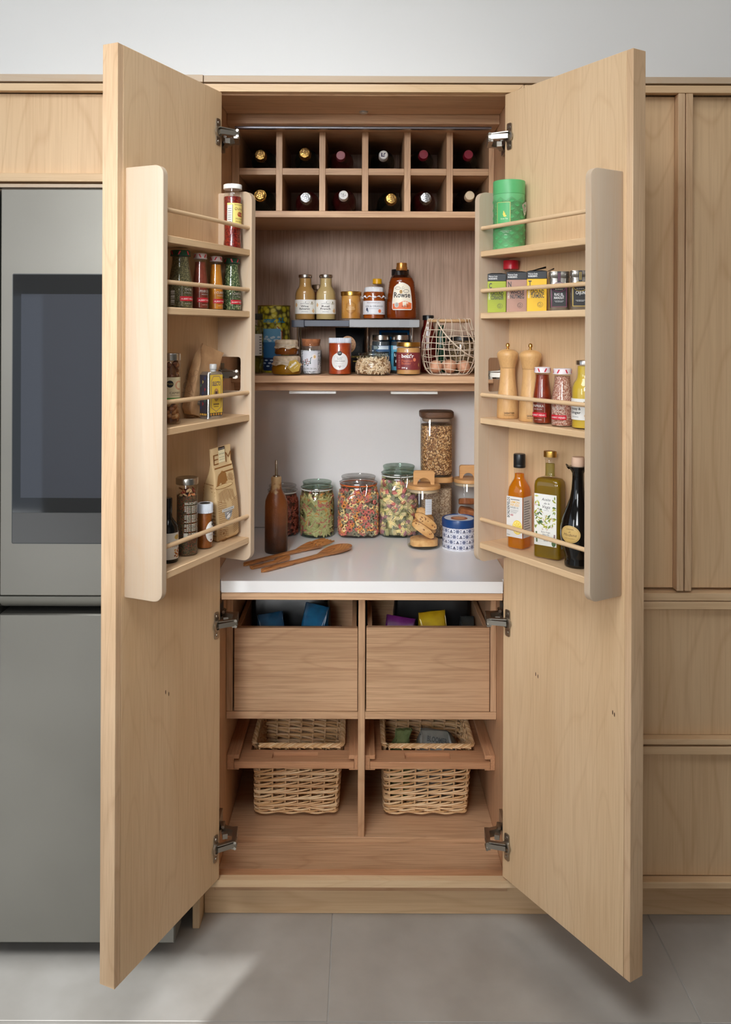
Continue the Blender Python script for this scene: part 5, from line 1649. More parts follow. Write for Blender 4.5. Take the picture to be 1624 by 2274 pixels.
# two jars with metal lids
for px, lb, txt, tx2, lab in ((846.5, (58, 92, 132), 'SARDINES', 'WILD', 'metal-lidded jar with dark blue label behind the glass seed jar'),
                              (889, (92, 168, 196), 'LOVELY', 'WILD TUNA', 'metal-lidded jar with bright turquoise label behind the nut butter jar')):
    loc, R, Ht = in_item(px, 0.525, ZM, 743.7, 41)
    t, pr = jar('preserve_jar', lab, 'jar', loc, 0, JAR, R, Ht * 0.98, GLASS, plain((60, 66, 70), 0.5, name='dark_preserve'), 0.84, group='metal-lidded preserve jars under the riser')
    lid(t, R * 0.95, Ht * 0.86, Ht, LIDSTEEL)
    a = Art(cyl(R + 0.0003)).rect(-R * 1.45, R * 1.45, Ht * 0.08, Ht * 0.72, lb)
    rnd = random.Random(int(px))
    for j in range(16):
        x_, y_ = rnd.uniform(-R * 1.3, R * 1.3), Ht * rnd.uniform(0.12, 0.68)
        a.poly([(x_ - 0.006, y_), (x_, y_ + 0.004), (x_ + 0.007, y_ + 0.001), (x_ + 0.001, y_ - 0.004)], rnd.choice([(196, 170, 96), (40, 120, 160), (30, 60, 84)]))
    a.rect(-R * 0.8, R * 1.0, Ht * 0.18, Ht * 0.56, (22, 22, 24)).rect(-R * 0.9, R * 0.9, Ht * 0.62, Ht * 0.71, (196, 206, 214)).text(0.002, Ht * 0.44, txt, 0.0095, WHT, R * 1.5, bold=0.03).text(0.002, Ht * 0.28, tx2, 0.0095, WHT, R * 1.3, bold=0.03)
    a.build(t)

# the riser: an extending metal shelf, dark half sliding in the light half
zt, zb = at(790, 709.5, 0.455).z, at(790, 726.5, 0.455).z
rs = thing('shelf_riser', 'extending grey metal riser shelf, dark left half and pale right half', 'shelf riser', (0, 0.50, ZM + 0.0003))
RO = Vector(rs.location)
L0, LM, R1 = at(646.5, 717, 0.455).x, at(776, 717, 0.455).x, at(932.6, 717, 0.455).x
DGR, LGR = plain((74, 78, 90), 0.45, name='slate_metal'), plain((150, 150, 152), 0.4, name='grey_metal')
zp = zt - 0.003
sub(MB().prism(rounded([(L0, 0.455), (L0 + 0.044, 0.455), (L0 + 0.044, 0.615), (L0, 0.615)], [0.014, 0.002, 0.002, 0.014]), lambda x, y: (x, y, zb), lambda x, y: (x, y, zp)), RO).build('end_cap', DGR, rs)
sub(MB().box(L0 + 0.0445, LM + 0.02, 0.458, 0.612, zp - 0.010, zp, 0.001).box(L0 + 0.0445, LM - 0.0005, 0.4575, 0.463, zb + 0.002, zp, 0.001), RO).build('sliding_tray', DGR, rs)
sub(MB().prism(rounded([(LM, 0.4545), (R1, 0.4545), (R1, 0.615), (LM, 0.615)], [0.001, 0.014, 0.014, 0.001]), lambda x, y: (x, y, zb), lambda x, y: (x, y, zb + 0.001)).box(LM, R1 - 0.0005, 0.4545, 0.4585, zb, zt, 0.0015).prism(rounded([(LM, 0.459), (R1, 0.459), (R1, 0.615), (LM, 0.615)], [0.001, 0.014, 0.014, 0.001]), lambda x, y: (x, y, zt - 0.004), lambda x, y: (x, y, zt)), RO).build('outer_tray', LGR, rs)
a = Art(lambda x, y, l: (x, 0.4545 - RO.y - l, y - RO.z))
for i in range(7):
    for j in range(4):
        a.rect(at(888 + i * 3.1, 717, 0.455).x, at(889.6 + i * 3.1, 717, 0.455).x, zb + 0.006 + j * 0.0045, zb + 0.0075 + j * 0.0045, (112, 112, 114))
a.build(rs, 'tread_mark', base=999)
for px in (662, 816, 916):
    for y in (0.472, 0.60):
        x = at(px, 740, 0.472).x
        sub(MB().tube([(x, y, ZM + 0.0004), (x, y, zb + 0.002)], 0.0028, 8), RO).build('leg', CHROME, rs)

# things on the riser
ZR = zt + 0.0006
ZRD = zp + 0.0006
loc, R, Ht = in_item(708, 0.57, ZRD, 633, 33)
t, pr = jar('brown_jar', 'slim brown jar with dark lid peeping out between the two dressing bottles', 'jar', loc, 0, JAR, R, Ht * 0.97, GLASS, plain((110, 58, 34), 0.4, name='brown_chutney'), 0.82)
lid(t, R * 0.94, Ht * 0.86, Ht, plain((96, 74, 54), 0.35, 0.4, name='bronze_lid'))
for px, wpx, col, l1, l2, lab in ((678.5, 45.6, (176, 134, 76), 'Wine', 'Balsamic', 'tan dressing bottle with silver cap, first bottle on the dark end of the riser'),
                                  (724.3, 45, (190, 164, 112), 'Real', 'French', 'pale cream dressing bottle with silver cap, second on the dark end of the riser')):
    loc, R, Ht = in_item(px, 0.50, ZRD, 610.5, wpx)
    dressing(loc, R, Ht, 0.0, plain(col, 0.3), l1, l2, 'dressing_bottle', lab, 'cream dressings on the riser')
loc, R, Ht = in_item(780, 0.495, ZR, 648, 46)
t, pr = jar('honey_jar', 'jar of set golden honey with gold lid on the riser', 'jar', loc, 0, STRAIGHT, R * 0.96, Ht * 0.97, GLASS, noisy('set_honey', (206, 150, 74), (190, 128, 52), 18, 0.35, 3), 0.93)
lid(t, R, Ht * 0.85, Ht, GOLD)
a = Art(cyl(R * 0.96 + 0.0003))
hx = [(0.018 * math.sin(2 * PI * j / 6), Ht * 0.42 + 0.022 * math.cos(2 * PI * j / 6)) for j in range(6)]
a.line(hx, 0.001, (150, 92, 30), True).line([(x * 0.86, Ht * 0.42 + (y - Ht * 0.42) * 0.86) for x, y in hx], 0.0007, (150, 92, 30), True)
a.text(0, Ht * 0.40, 'ORGANIC', 0.0045, (236, 210, 160), 0.024).text(0, Ht * 0.34, 'BUCKWHEAT', 0.0045, (236, 210, 160), 0.030)
a.build(t, 'jar_print', base=999)
loc, R, Ht = in_item(838, 0.585, ZR, 619.5, 30)
t, pr = jar('yellow_top_bottle', 'bottle with bright yellow cap behind the cloth-topped marmalade', 'bottle', loc, 0, [(0.9, 0), (1.0, 0.03), (1.0, 0.70), (0.84, 0.80), (0.62, 0.85), (0.62, 0.98)], R, Ht, GLASS, liquid('amber_syrup', (200, 120, 20), 0.3), 0.8, 'bottle_body')
lid(t, R * 0.68, Ht * 0.87, Ht, plain((226, 164, 18), 0.35, name='yellow_cap'), name='cap')
# marmalade with paper top
loc, R, Ht = in_item(831, 0.505, ZR, 637, 49)
t, pr = jar('marmalade_jar', 'jar of dark orange marmalade with white frilled cloth top and white label', 'jar', loc, 0, JAR, R, Ht * 0.97, GLASS, noisy('marmalade', (176, 84, 14), (130, 56, 8), 40, 0.25, 4), 0.86)


def cloth_top(t, r, z0, z1, skirt, mat, waves=14, name='cloth_top', tie=None, low=0.0):
    """a cloth square pulled over a lid, tied under it, its edge flaring out in folds"""
    loops = []
    for rr, z, wv in ((skirt, z0 - low, 0.07), (skirt * 0.97, z0 + 0.001, 0.06), (r * 1.0, z0 + (z1 - z0) * 0.32, 0.02), (r * 1.04, z0 + (z1 - z0) * 0.5, 0.02), (r * 1.05, z0 + (z1 - z0) * 0.78, 0.012), (r * 0.98, z1 - 0.001, 0.006), (r * 0.86, z1, 0.0), (r * 0.4, z1 + 0.0012, 0.0), (0.0004, z1 + 0.0014, 0.0)):
        n = waves * 6
        loops.append([(rr * (1 + wv * math.cos(2 * PI * i * waves / n)) * math.cos(2 * PI * i / n), rr * (1 + wv * math.cos(2 * PI * i * waves / n)) * math.sin(2 * PI * i / n), z + (0.0028 * math.sin(2 * PI * i * (waves - 3) / n) if wv > 0.05 else 0)) for i in range(n)])
    MB().loops(loops, True, False, True).build(name, mat, t, 70)
    if tie:
        zt_ = z0 + (z1 - z0) * 0.33
        MB().tube([(r * 1.03 * math.cos(2 * PI * i / 28), r * 1.03 * math.sin(2 * PI * i / 28), zt_) for i in range(28)], 0.0011, 6, True).build('tie', tie, t)


cloth_top(t, R * 0.84, Ht * 0.66, Ht * 0.985, R * 1.05, noisy('white_cloth', (232, 232, 234), (214, 214, 218), 60, 0.8, 4, 0.2), 12)
a = Art(cyl(R + 0.0003)).rect(-R * 1.5, R * 1.5, Ht * 0.15, Ht * 0.56, (226, 226, 230))
a.text(-0.002, Ht * 0.485, 'Homestead Jars', 0.0046, (110, 50, 66), R * 1.3, shear=0.3).text(0, Ht * 0.37, 'GIN & ORANGE', 0.0058, (60, 66, 84), R * 1.75).text(0, Ht * 0.31, 'MARMALADE', 0.0024, (120, 120, 130), R * 0.9)
a.ell(R * 0.52, Ht * 0.25, 0.0058, 0.0058, (226, 100, 36), 16).ell(-R * 0.68, Ht * 0.30, 0.004, 0.006, (60, 66, 90), 10).rect(-R * 0.62, -R * 0.54, Ht * 0.21, Ht * 0.28, (90, 120, 150)).text(R * 0.85, Ht * 0.19, '340g', 0.003, INK, R * 0.26).rect(-R * 1.2, R * 1.2, Ht * 0.165, Ht * 0.172, (160, 160, 168))
a.build(t)
# dark-capped bottle behind the honey
loc, R, Ht = in_item(889, 0.585, ZR, 599, 46)
t, pr = jar('dark_cap_bottle', 'dark bottle with black cap hidden behind the squeezy honey', 'bottle', loc, 0, [(0.95, 0), (1.0, 0.03), (1.0, 0.78), (0.92, 0.84), (0.80, 0.87), (0.80, 0.98)], R, Ht, None, plain((54, 26, 16), 0.15, name='dark_brown_glass'), body='bottle_body')
lid(t, R * 0.84, Ht * 0.88, Ht, BLACK, name='cap')
# squeezy honey
loc, R, Ht = in_item(892.5, 0.508, ZR, 584.5, 67)
HON = [(0.86, 0), (0.92, 0.01)]
for j in range(30):
    z = 0.03 + j * 0.0215
    base = 0.97 + 0.03 * math.sin(min(1, z / 0.14) * PI / 2) if z < 0.14 else (1.0 if z < 0.3 else 1.0 - (z - 0.3) * 0.46)
    HON.append((base * (1 + (0.018 if j % 2 else -0.012)), z))
HON += [(0.80, 0.685), (0.70, 0.735), (0.55, 0.775), (0.46, 0.80), (0.44, 0.83), (0.40, 0.84), (0.36, 0.86)]
t, pr = jar('squeezy_honey', 'large ribbed squeezy bottle of dark honey with gold cap and bee label', 'bottle', loc, 0, HON, R, Ht, GLASS, liquid('dark_honey', (178, 78, 20), 0.25), 0.735, 'bottle_body', 44, ay=0.7)
MB().lathe([(R * 0.36, Ht * 0.868), (R * 0.37, Ht * 0.872), (R * 0.37, Ht * 0.93), (R * 0.345, Ht * 0.935), (R * 0.345, Ht * 0.99), (R * 0.33, Ht), (0.001, Ht)], 32, ay=0.85).build('cap', plain((186, 126, 62), 0.28, 0.7, name='bronze_cap'), t, 40)
hl = lambda y: R * 1.03 * (1.0 - max(0.0, y / Ht - 0.3) * 0.46)
hon_r = lambda x, y, l: (x, -math.sqrt(max(0.0, 1 - (x / hl(y)) ** 2)) * hl(y) * 0.7 - 0.0012 - l * 2, y)
hw = R * 0.66
a = Art(hon_r)


def honey_label(k, col):
    rows = [(0.165, 0.84), (0.172, 0.94), (0.20, 1.0), (0.30, 0.985), (0.40, 0.93), (0.50, 0.86), (0.57, 0.78), (0.61, 0.55), (0.64, 0.22), (0.648, 0.06)]
    c = 0.40
    vs = []
    for y, w_ in rows:
        yy = c + (y - c) * k
        vs += [(hw * w_ * k * q / 5, Ht * yy) for q in range(-5, 6)]
    fs = [(i * 11 + j, i * 11 + j + 1, i * 11 + j + 12, i * 11 + j + 11) for i in range(len(rows) - 1) for j in range(10)]
    a._add(vs, fs, col)


honey_label(1.0, (226, 220, 210))
honey_label(0.965, (236, 226, 206))
vs = []
for i in range(9):
    x_ = hw * 0.94 * (-1 + 2 * i / 8)
    vs += [(x_, Ht * 0.182), (x_, Ht * (0.275 + 0.05 * math.exp(-((i - 5.2) / 2.2) ** 2)))]
a._add(vs, [(2 * i, 2 * i + 2, 2 * i + 3, 2 * i + 1) for i in range(8)], (226, 110, 58))
a.text(0, Ht * 0.385, 'Rowse', 0.0175, INK, hw * 1.62, bold=0.02)
a.ell(-hw * 0.55, Ht * 0.255, 0.0075, 0.009, (206, 200, 190), 16).ell(-hw * 0.52, Ht * 0.255, 0.005, 0.007, (170, 164, 156), 14)
a.text(hw * 0.36, Ht * 0.215, 'HONEY', 0.0058, (70, 34, 18), hw * 0.78).text(hw * 0.45, Ht * 0.255, 'runny', 0.003, (90, 40, 20), hw * 0.3)
bx_, by_ = -hw * 0.12, Ht * 0.485
a.ring(bx_ - hw * 0.30, by_ + 0.012, 0.0085, 0.0042, 0.0011, INK, 18).ring(bx_ + hw * 0.52, by_ + 0.002, 0.0095, 0.005, 0.0012, INK, 18)
a.ell(bx_, by_, 0.0052, 0.0068, (206, 150, 40), 14)
for j in (-1, 0, 1):
    a.line([(bx_ - 0.0045, by_ + j * 0.0032 - 0.001), (bx_ + 0.0045, by_ + j * 0.0032 + 0.001)], 0.0013, INK)
a.line([(bx_ + 0.002, by_ + 0.009), (bx_ + 0.004, by_ + 0.015), (bx_ + 0.009, by_ + 0.018)], 0.0009, INK).line([(bx_ + 0.004, by_ + 0.008), (bx_ + 0.009, by_ + 0.012), (bx_ + 0.013, by_ + 0.012)], 0.0009, INK)
a.line([(bx_ - 0.006, by_ - 0.007), (bx_, by_ - 0.010), (bx_ + 0.006, by_ - 0.007)], 0.001, INK)
a.build(t)

# front row on the board
LINEN = noisy('linen_cover', (206, 186, 160), (180, 160, 134), 90, 0.85, 4, 0.3)
HGOLD, HAMB = liquid('yellow_honey', (206, 146, 22), 0.2), liquid('amber_honey', (176, 98, 30), 0.2)
SQUAT = [(0.80, 0), (0.90, 0.02), (1.0, 0.16), (1.0, 0.42), (0.92, 0.56), (0.80, 0.64), (0.78, 0.70), (0.78, 0.96)]
loc, R, Ht = in_item(637, 0.375, ZM, 790.5, 67)
low = loc.copy()
t, pr = jar('linen_top_jar', 'squat jar of yellow honey with linen cover and ochre hexagon tag', 'jar', loc, 0, SQUAT, R, Ht * 0.97, GLASS, HGOLD, 0.66)
cloth_top(t, R * 0.86, Ht * 0.56, Ht, R * 0.98, LINEN, 9, 'linen_cover', plain((206, 196, 180), 0.8), 0.002)
a = Art(lambda x, y, l: (x + R * 0.58, -R * 0.96 - 0.004 - l - (y - Ht * 0.5) * 0.1, y))
q = [(0.0215 * math.cos(PI / 3 * j + 0.25), Ht * 0.49 + 0.0215 * math.sin(PI / 3 * j + 0.25)) for j in range(6)]
a.poly(q, (172, 138, 40)).text(-0.002, Ht * 0.53, 'mellona', 0.0072, WHT, 0.026, rot=0.75, bold=0.02).line([(-0.010, Ht * 0.44), (0.007, Ht * 0.62)], 0.0006, WHT).text(0.006, Ht * 0.45, 'raw honey', 0.0024, WHT, 0.016, rot=0.75)
a.ell(-0.011, Ht * 0.60, 0.0012, 0.0012, (80, 64, 20), 8)
tg = a.build(t, 'hexagon_tag')
MB().prism([(x + R * 0.58, y) for x, y in q], lambda x, y: (x, -R * 0.96 - 0.004 - (y - Ht * 0.5) * 0.1, y), lambda x, y: (x, -R * 0.96 - 0.0032 - (y - Ht * 0.5) * 0.1, y)).build('tag_card', plain((160, 126, 36), 0.6), t)
loc2, R2, Ht2 = in_item(636.5, 0.375, low.z + Ht + 0.0016, 755, 53)
t, pr = jar('linen_top_jar', 'small jar of amber honey with linen cover, stacked on the tagged honey jar', 'jar', loc2, 0, SQUAT, R2, Ht2 * 0.97, GLASS, HAMB, 0.66)
cloth_top(t, R2 * 0.92, Ht2 * 0.50, Ht2, R2 * 1.0, LINEN, 9, 'linen_cover', plain((206, 196, 180), 0.8), 0.002)
# salt jar with cork
loc, R, Ht = in_item(691, 0.43, ZM, 753, 48)
t, pr = jar('salt_jar', 'jar of grey salt crystals with cork stopper and a picture label', 'jar', loc, 0, [(0.92, 0), (0.98, 0.02), (1.0, 0.05), (1.0, 0.70), (0.95, 0.78), (0.86, 0.84), (0.86, 0.88), (0.90, 0.90), (0.90, 0.93), (0.80, 0.935)], R, Ht * 1.0, GLASS, grain('salt_crystals', [(206, 206, 208), (230, 230, 232), (176, 178, 184), (150, 152, 158)], 300, 0.3, 0.8), 0.68)
MB().lathe([(R * 0.78, Ht * 0.80), (R * 0.86, Ht * 0.94), (R * 0.88, Ht * 0.99), (R * 0.85, Ht), (0.001, Ht)], 30).build('cork', noisy('cork', (170, 106, 66), (140, 84, 50), 90, 0.85, 4, 0.4), t, 40)
a = Art(cyl(R + 0.0003)).rect(-R * 0.75, R * 0.72, Ht * 0.10, Ht * 0.66, (206, 206, 212))
a.ell(R * 0.38, Ht * 0.50, 0.0085, 0.010, (226, 216, 212), 14).ell(R * 0.40, Ht * 0.50, 0.004, 0.005, (206, 170, 110), 10)
for j in range(14):
    a.ell(-R * 0.4 + 0.010 * math.cos(j * 2.4) * (j / 14) ** 0.5 * 1.5, Ht * 0.34 + 0.012 * math.sin(j * 2.4) * (j / 14) ** 0.5, 0.0028, 0.0022, ((120, 60, 50), (60, 84, 80), (150, 110, 100))[j % 3], 7)
a.line([(0, Ht * 0.30), (0.001, Ht * 0.46), (0.006, Ht * 0.49)], 0.0022, (50, 76, 74)).text(0, Ht * 0.14, 'FLOR DE SAL', 0.0058, (70, 84, 60), R * 1.25)
a.build(t)
# tomato sauce
loc, R, Ht = in_item(755.5, 0.405, ZM, 750.5, 51)
t, pr = jar('sauce_jar', 'jar of orange-red mushroom sauce with white ridged lid and round white label', 'jar', loc, 0, STRAIGHT, R, Ht * 0.95, GLASS, noisy('tomato_sauce', (150, 48, 14), (176, 74, 28), 80, 0.35, 5, 0.3), 0.96)
lid(t, R * 0.96, Ht * 0.855, Ht, plain((206, 210, 220), 0.4), 40)
a = Art(cyl(R + 0.0003)).ell(0, Ht * 0.37, R * 0.75, R * 0.75, (222, 220, 218), 32)
a.ell(0, Ht * 0.585, 0.0075, 0.0075, (30, 28, 30), 16).text(0, Ht * 0.578, 'TOP', 0.003, WHT, 0.009).text(0, Ht * 0.47, 'Famiglia', 0.0035, (150, 140, 140), 0.022, shear=0.3).text(0, Ht * 0.415, 'SUGO', 0.0052, INK, 0.016).text(0, Ht * 0.355, 'CON FUNGHI', 0.0050, INK, 0.034).rect(-0.012, 0.012, Ht * 0.30, Ht * 0.305, (120, 116, 116)).rect(-0.014, -0.006, Ht * 0.245, Ht * 0.25, (120, 116, 116)).rect(0.006, 0.014, Ht * 0.245, Ht * 0.25, (120, 116, 116))
a.poly([(0, Ht * 0.185), (-0.005, Ht * 0.235), (-0.0025, Ht * 0.255), (0, Ht * 0.243), (0.0025, Ht * 0.255), (0.005, Ht * 0.235)], (50, 36, 40)).poly([(0, Ht * 0.205), (-0.0022, Ht * 0.232), (0.0022, Ht * 0.232)], (176, 30, 44))
a.build(t)
# squat glass jar of seeds with glass lid
loc, R, Ht = in_item(829, 0.395, ZM, 767, 84)
PUFF = [(0.72, 0), (0.84, 0.015), (0.97, 0.14), (1.0, 0.25), (0.97, 0.36), (0.85, 0.48), (0.74, 0.57), (0.72, 0.63), (0.76, 0.66)]
t, pr = jar('seed_jar', 'squat clear glass jar of pale slivered seeds with glass knob lid', 'jar', loc, 0, PUFF, R, Ht, GLASS, plain((150, 116, 82), 0.6, name='seed_core'), 0.56, cname='seed_fill', gap=0.006)
SEED = [plain((222, 196, 160), 0.5), plain((206, 174, 134), 0.5), plain((232, 212, 182), 0.5)]
m = MB()
for j in range(420):
    z = Ht * random.uniform(0.10, 0.55)
    a_, r = random.uniform(0, 2 * PI), interp(pr, z) - 0.0045
    if j > 360:
        r *= random.random()
        z = Ht * 0.56
    m.cur = j % 3
    nrm = Vector((math.cos(a_), math.sin(a_), 0))
    M = nrm.to_track_quat('Z', 'Y').to_matrix().to_4x4() @ Matrix.Rotation(random.uniform(0, PI), 4, 'Z') @ Matrix.Rotation(random.uniform(-0.3, 0.3), 4, 'X')
    m.ell((r * nrm.x, r * nrm.y, z), (0.0095, 0.0024, 0.0014), 6, 4, M)
m.build('seeds', SEED, t, kind='stuff')
MB().lathe([(R * 0.70, Ht * 0.64), (R * 0.78, Ht * 0.665), (R * 0.80, Ht * 0.70), (R * 0.76, Ht * 0.735), (R * 0.40, Ht * 0.77), (R * 0.16, Ht * 0.80), (R * 0.14, Ht * 0.84), (R * 0.26, Ht * 0.88), (R * 0.31, Ht * 0.93), (R * 0.26, Ht * 0.98), (R * 0.1, Ht), (0.001, Ht)], 36).build('lid', thin_glass('lid_glass', (225, 232, 228), 1.5, extra=0.10), t, 60)
# nut butter
loc, R, Ht = in_item(907.5, 0.405, ZM, 760, 53.5)
t, pr = jar('nut_butter_jar', 'jar of peanut butter with gold lid and wine-red wrap label', 'jar', loc, 0, JAR, R, Ht * 0.97, GLASS, plain((200, 150, 92), 0.4, name='peanut_butter'), 0.86)
lid(t, R * 0.99, Ht * 0.86, Ht, GOLD)
a = Art(cyl(R + 0.0003)).rect(-R * 1.5, R * 1.5, Ht * 0.165, Ht * 0.69, (122, 44, 48))
a.text(-R * 0.65, Ht * 0.53, "bett'r", 0.0115, WHT, R * 1.05, 'L', bold=0.03).text(-R * 0.65, Ht * 0.405, 'Peanut', 0.0082, (206, 110, 70), R * 0.95, 'L').text(-R * 0.65, Ht * 0.325, 'Butter', 0.0082, (206, 110, 70), R * 0.82, 'L').text(-R * 0.65, Ht * 0.205, '250 g', 0.0045, WHT, R * 0.5, 'L', bold=0.02)
a.ell(R * 0.46, Ht * 0.47, 0.0052, 0.0058, (222, 130, 96), 14).poly([(R * 0.2, Ht * 0.27), (R * 0.35, Ht * 0.375), (R * 0.95, Ht * 0.375), (R * 0.98, Ht * 0.25), (R * 0.9, Ht * 0.285)], (206, 170, 110)).poly([(R * 0.42, Ht * 0.30), (R * 0.5, Ht * 0.36), (R * 0.9, Ht * 0.36), (R * 0.88, Ht * 0.30)], (176, 126, 66)).line([(-R * 0.2, Ht * 0.62), (-R * 0.05, Ht * 0.66)], 0.0022, (226, 170, 60))
for j in range(8):
    a.rect(-R * 1.05, -R * 0.78, Ht * (0.23 + 0.05 * j), Ht * (0.243 + 0.05 * j), (190, 150, 140))
a.build(t)
# bottles and a jar behind the wire basket
loc, R, Ht = in_item(951.5, 0.575, ZM, 700.5, 35)
t, pr = jar('tall_sauce_bottle', 'dark red sauce bottle with black cap behind the wire basket', 'bottle', loc, 0, [(0.95, 0), (1.0, 0.02), (1.0, 0.66), (0.9, 0.74), (0.66, 0.82), (0.62, 0.88), (0.62, 0.98)], R, Ht, None, plain((86, 20, 16), 0.15, name='dark_red_sauce'), body='bottle_body')
lid(t, R * 0.72, Ht * 0.915, Ht, BLACK, name='cap')
Art(cyl(R + 0.0003, -0.1)).rect(-0.006, 0.004, Ht * 0.4, Ht * 0.8, (206, 200, 206)).build(t)
loc, R, Ht = in_item(980, 0.60, ZM, 722, 20)
t, pr = jar('green_bottle', 'narrow dark green bottle behind the wire basket', 'bottle', loc, 0, [(0.95, 0), (1.0, 0.02), (1.0, 0.7), (0.7, 0.85), (0.6, 0.95), (0.6, 1.0)], R, Ht, None, plain((24, 62, 40), 0.2, name='green_bottle_glass'), body='bottle_body')
loc, R, Ht = in_item(1025, 0.575, ZM, 745, 62)
t, pr = jar('seasoning_jar', 'wide jar of brown herbs with black lid seen through the wire basket', 'jar', loc, 0, STRAIGHT, R, Ht * 0.97, GLASS, grain('brown_herbs', [(96, 72, 44), (120, 96, 62), (70, 54, 34), (140, 118, 80)], 300, 0.7, 0.6), 0.9)
lid(t, R * 1.0, Ht * 0.86, Ht, BLACK)

# wire egg basket
cxp, RB = at(998, 780, 0.43), 61.5 * (D + 0.43) / F
HB = at(998, 714, 0.43).z - ZM
eb = thing('wire_basket', 'round cream wire egg basket with bamboo rim and swing handle', 'basket', (cxp.x, 0.43, ZM + 0.0026))
WIRE = plain((214, 196, 174), 0.45, name='cream_wire')


def bprof(t):
    """radius of the basket at height fraction t"""
    return RB * (0.60 + 0.40 * math.sin(PI * (0.10 + 0.62 * min(1, t * 1.0)) ** 0.9)) if t < 0.95 else RB * 0.80


rnd = random.Random(11)
BP = [(0.0, 0.70), (0.06, 0.82), (0.18, 0.94), (0.36, 1.0), (0.55, 0.985), (0.74, 0.92), (0.88, 0.84), (1.0, 0.79)]
brad = lambda t: RB * interp([(r, z) for z, r in BP], t)
NV = 20
m = MB()
for i in range(NV):
    a0 = 2 * PI * i / NV + rnd.uniform(-0.05, 0.05)
    pts = []
    for j in range(15):
        t_ = j / 14
        a_ = a0 + 0.05 * math.sin(t_ * 5 + i) + 0.03 * math.sin(t_ * 11 + i * 2)
        pts.append((brad(t_) * math.cos(a_), brad(t_) * math.sin(a_), t_ * HB))
    r1 = brad(1)
    for k in range(1, 6):         # hook over the rim
        b_ = PI * k / 5
        rr = r1 - 0.006 + 0.006 * math.cos(b_)
        pts.append((rr * math.cos(a0), rr * math.sin(a0), HB + 0.0065 * math.sin(b_)))
    m.tube(pts, 0.0012, 5)
for j, t_ in enumerate((0.0, 0.10, 0.22, 0.34, 0.46, 0.58, 0.70, 0.82)):
    m.tube([(((brad(t_) + 0.0012) * math.cos(a_)), ((brad(t_) + 0.0012) * math.sin(a_)), t_ * HB + (0.0022 * math.sin(3 * a_ + j * 2) + 0.0012 * math.sin(7 * a_ + j) if j else 0.0)) for a_ in [2 * PI * k / 48 for k in range(48)]], 0.0012, 5, True)
for k in range(-4, 5):
    y_ = k * RB * 0.15
    x_ = math.sqrt(max(0, (RB * 0.70) ** 2 - y_ ** 2))
    m.tube([(-x_, y_, 0.0), (x_, y_, 0.0)], 0.0011, 5).tube([(y_, -x_, 0.0), (y_, x_, 0.0)], 0.0011, 5)
m.build('wire_mesh', WIRE, eb)
MB().tube([((brad(1) - 0.006) * math.cos(2 * PI * k / 40), (brad(1) - 0.006) * math.sin(2 * PI * k / 40), HB - 0.001) for k in range(40)], 0.0052, 10, True).build('rim', wood('bamboo_rim', (206, 168, 124), (190, 150, 106), (160, 116, 76), 'X', fig=0.1, fine=0.3, scale=3), eb)
pts, A0 = [], math.radians(-124)
for k in range(25):               # the swing handle hangs down round the front and right side of the basket
    b_ = PI * k / 24
    t_ = 0.97 - 0.66 * math.sin(b_)
    an, rr = A0 + b_, brad(max(0.05, t_)) + 0.008
    pts.append((rr * math.cos(an), rr * math.sin(an), t_ * HB))
m = MB().tube(pts, 0.0021, 8)
for an in (A0, A0 + PI):
    c = Vector(((brad(0.97) + 0.005) * math.cos(an), (brad(0.97) + 0.005) * math.sin(an), 0.97 * HB))
    tx = Vector((math.cos(an), math.sin(an), 0))
    m.tube([c + tx * 0.007 * math.cos(q) + Vector((0, 0, 0.008 * math.sin(q))) for q in [2 * PI * k / 12 for k in range(12)]], 0.0012, 5, True)
m.build('handle', WIRE, eb)
EGG = noisy('brown_egg', (206, 150, 116), (222, 172, 140), 40, 0.5, 3)
for k, (ex, ey, ez, rz, lab) in enumerate(((-0.046, -0.012, 0.0225, 0.12, 'brown egg in the wire basket, the one nearest the nut butter jar'), (-0.0005, -0.018, 0.0225, -0.1, 'brown egg at the middle front of the wire basket'),
                                           (0.0455, -0.010, 0.0225, 0.15, 'brown egg in the wire basket, close to the right door rack'), (0.004, 0.050, 0.0225, 1.5, 'brown egg at the back of the wire basket'))):
    m = MB()
    pr = [(0.0215 * math.sin(PI * j / 12) * (1 - 0.10 * math.cos(PI * j / 12)), -0.028 * math.cos(PI * j / 12) + 0.0) for j in range(13)]
    m.lathe(pr, 18, cap0=False, cap1=False)
    e = tag(m.build('egg', EGG), lab, 'egg', 'eggs in the wire basket')
    e.location = (cxp.x + ex, 0.43 + ey, ZM + 0.0026 + ez + 0.0022)
    e.rotation_euler = (PI / 2, 0, rz)

# ================================================================ on the worktop
ZW = 0.974


def on_top(px, ybase, ytop, wpx):
    """a round thing on the worktop from its width, its top row and the row of its front foot"""
    f = at_z(px, ybase, ZW)
    k = (D + f.y) / F
    R = wpx / 2 * k
    R = wpx / 2 * (D + f.y + R) / F
    y = f.y + R * 0.95
    p = at(px, ytop, y)
    return Vector((p.x, y, ZW + 0.0004)), R, p.z - ZW


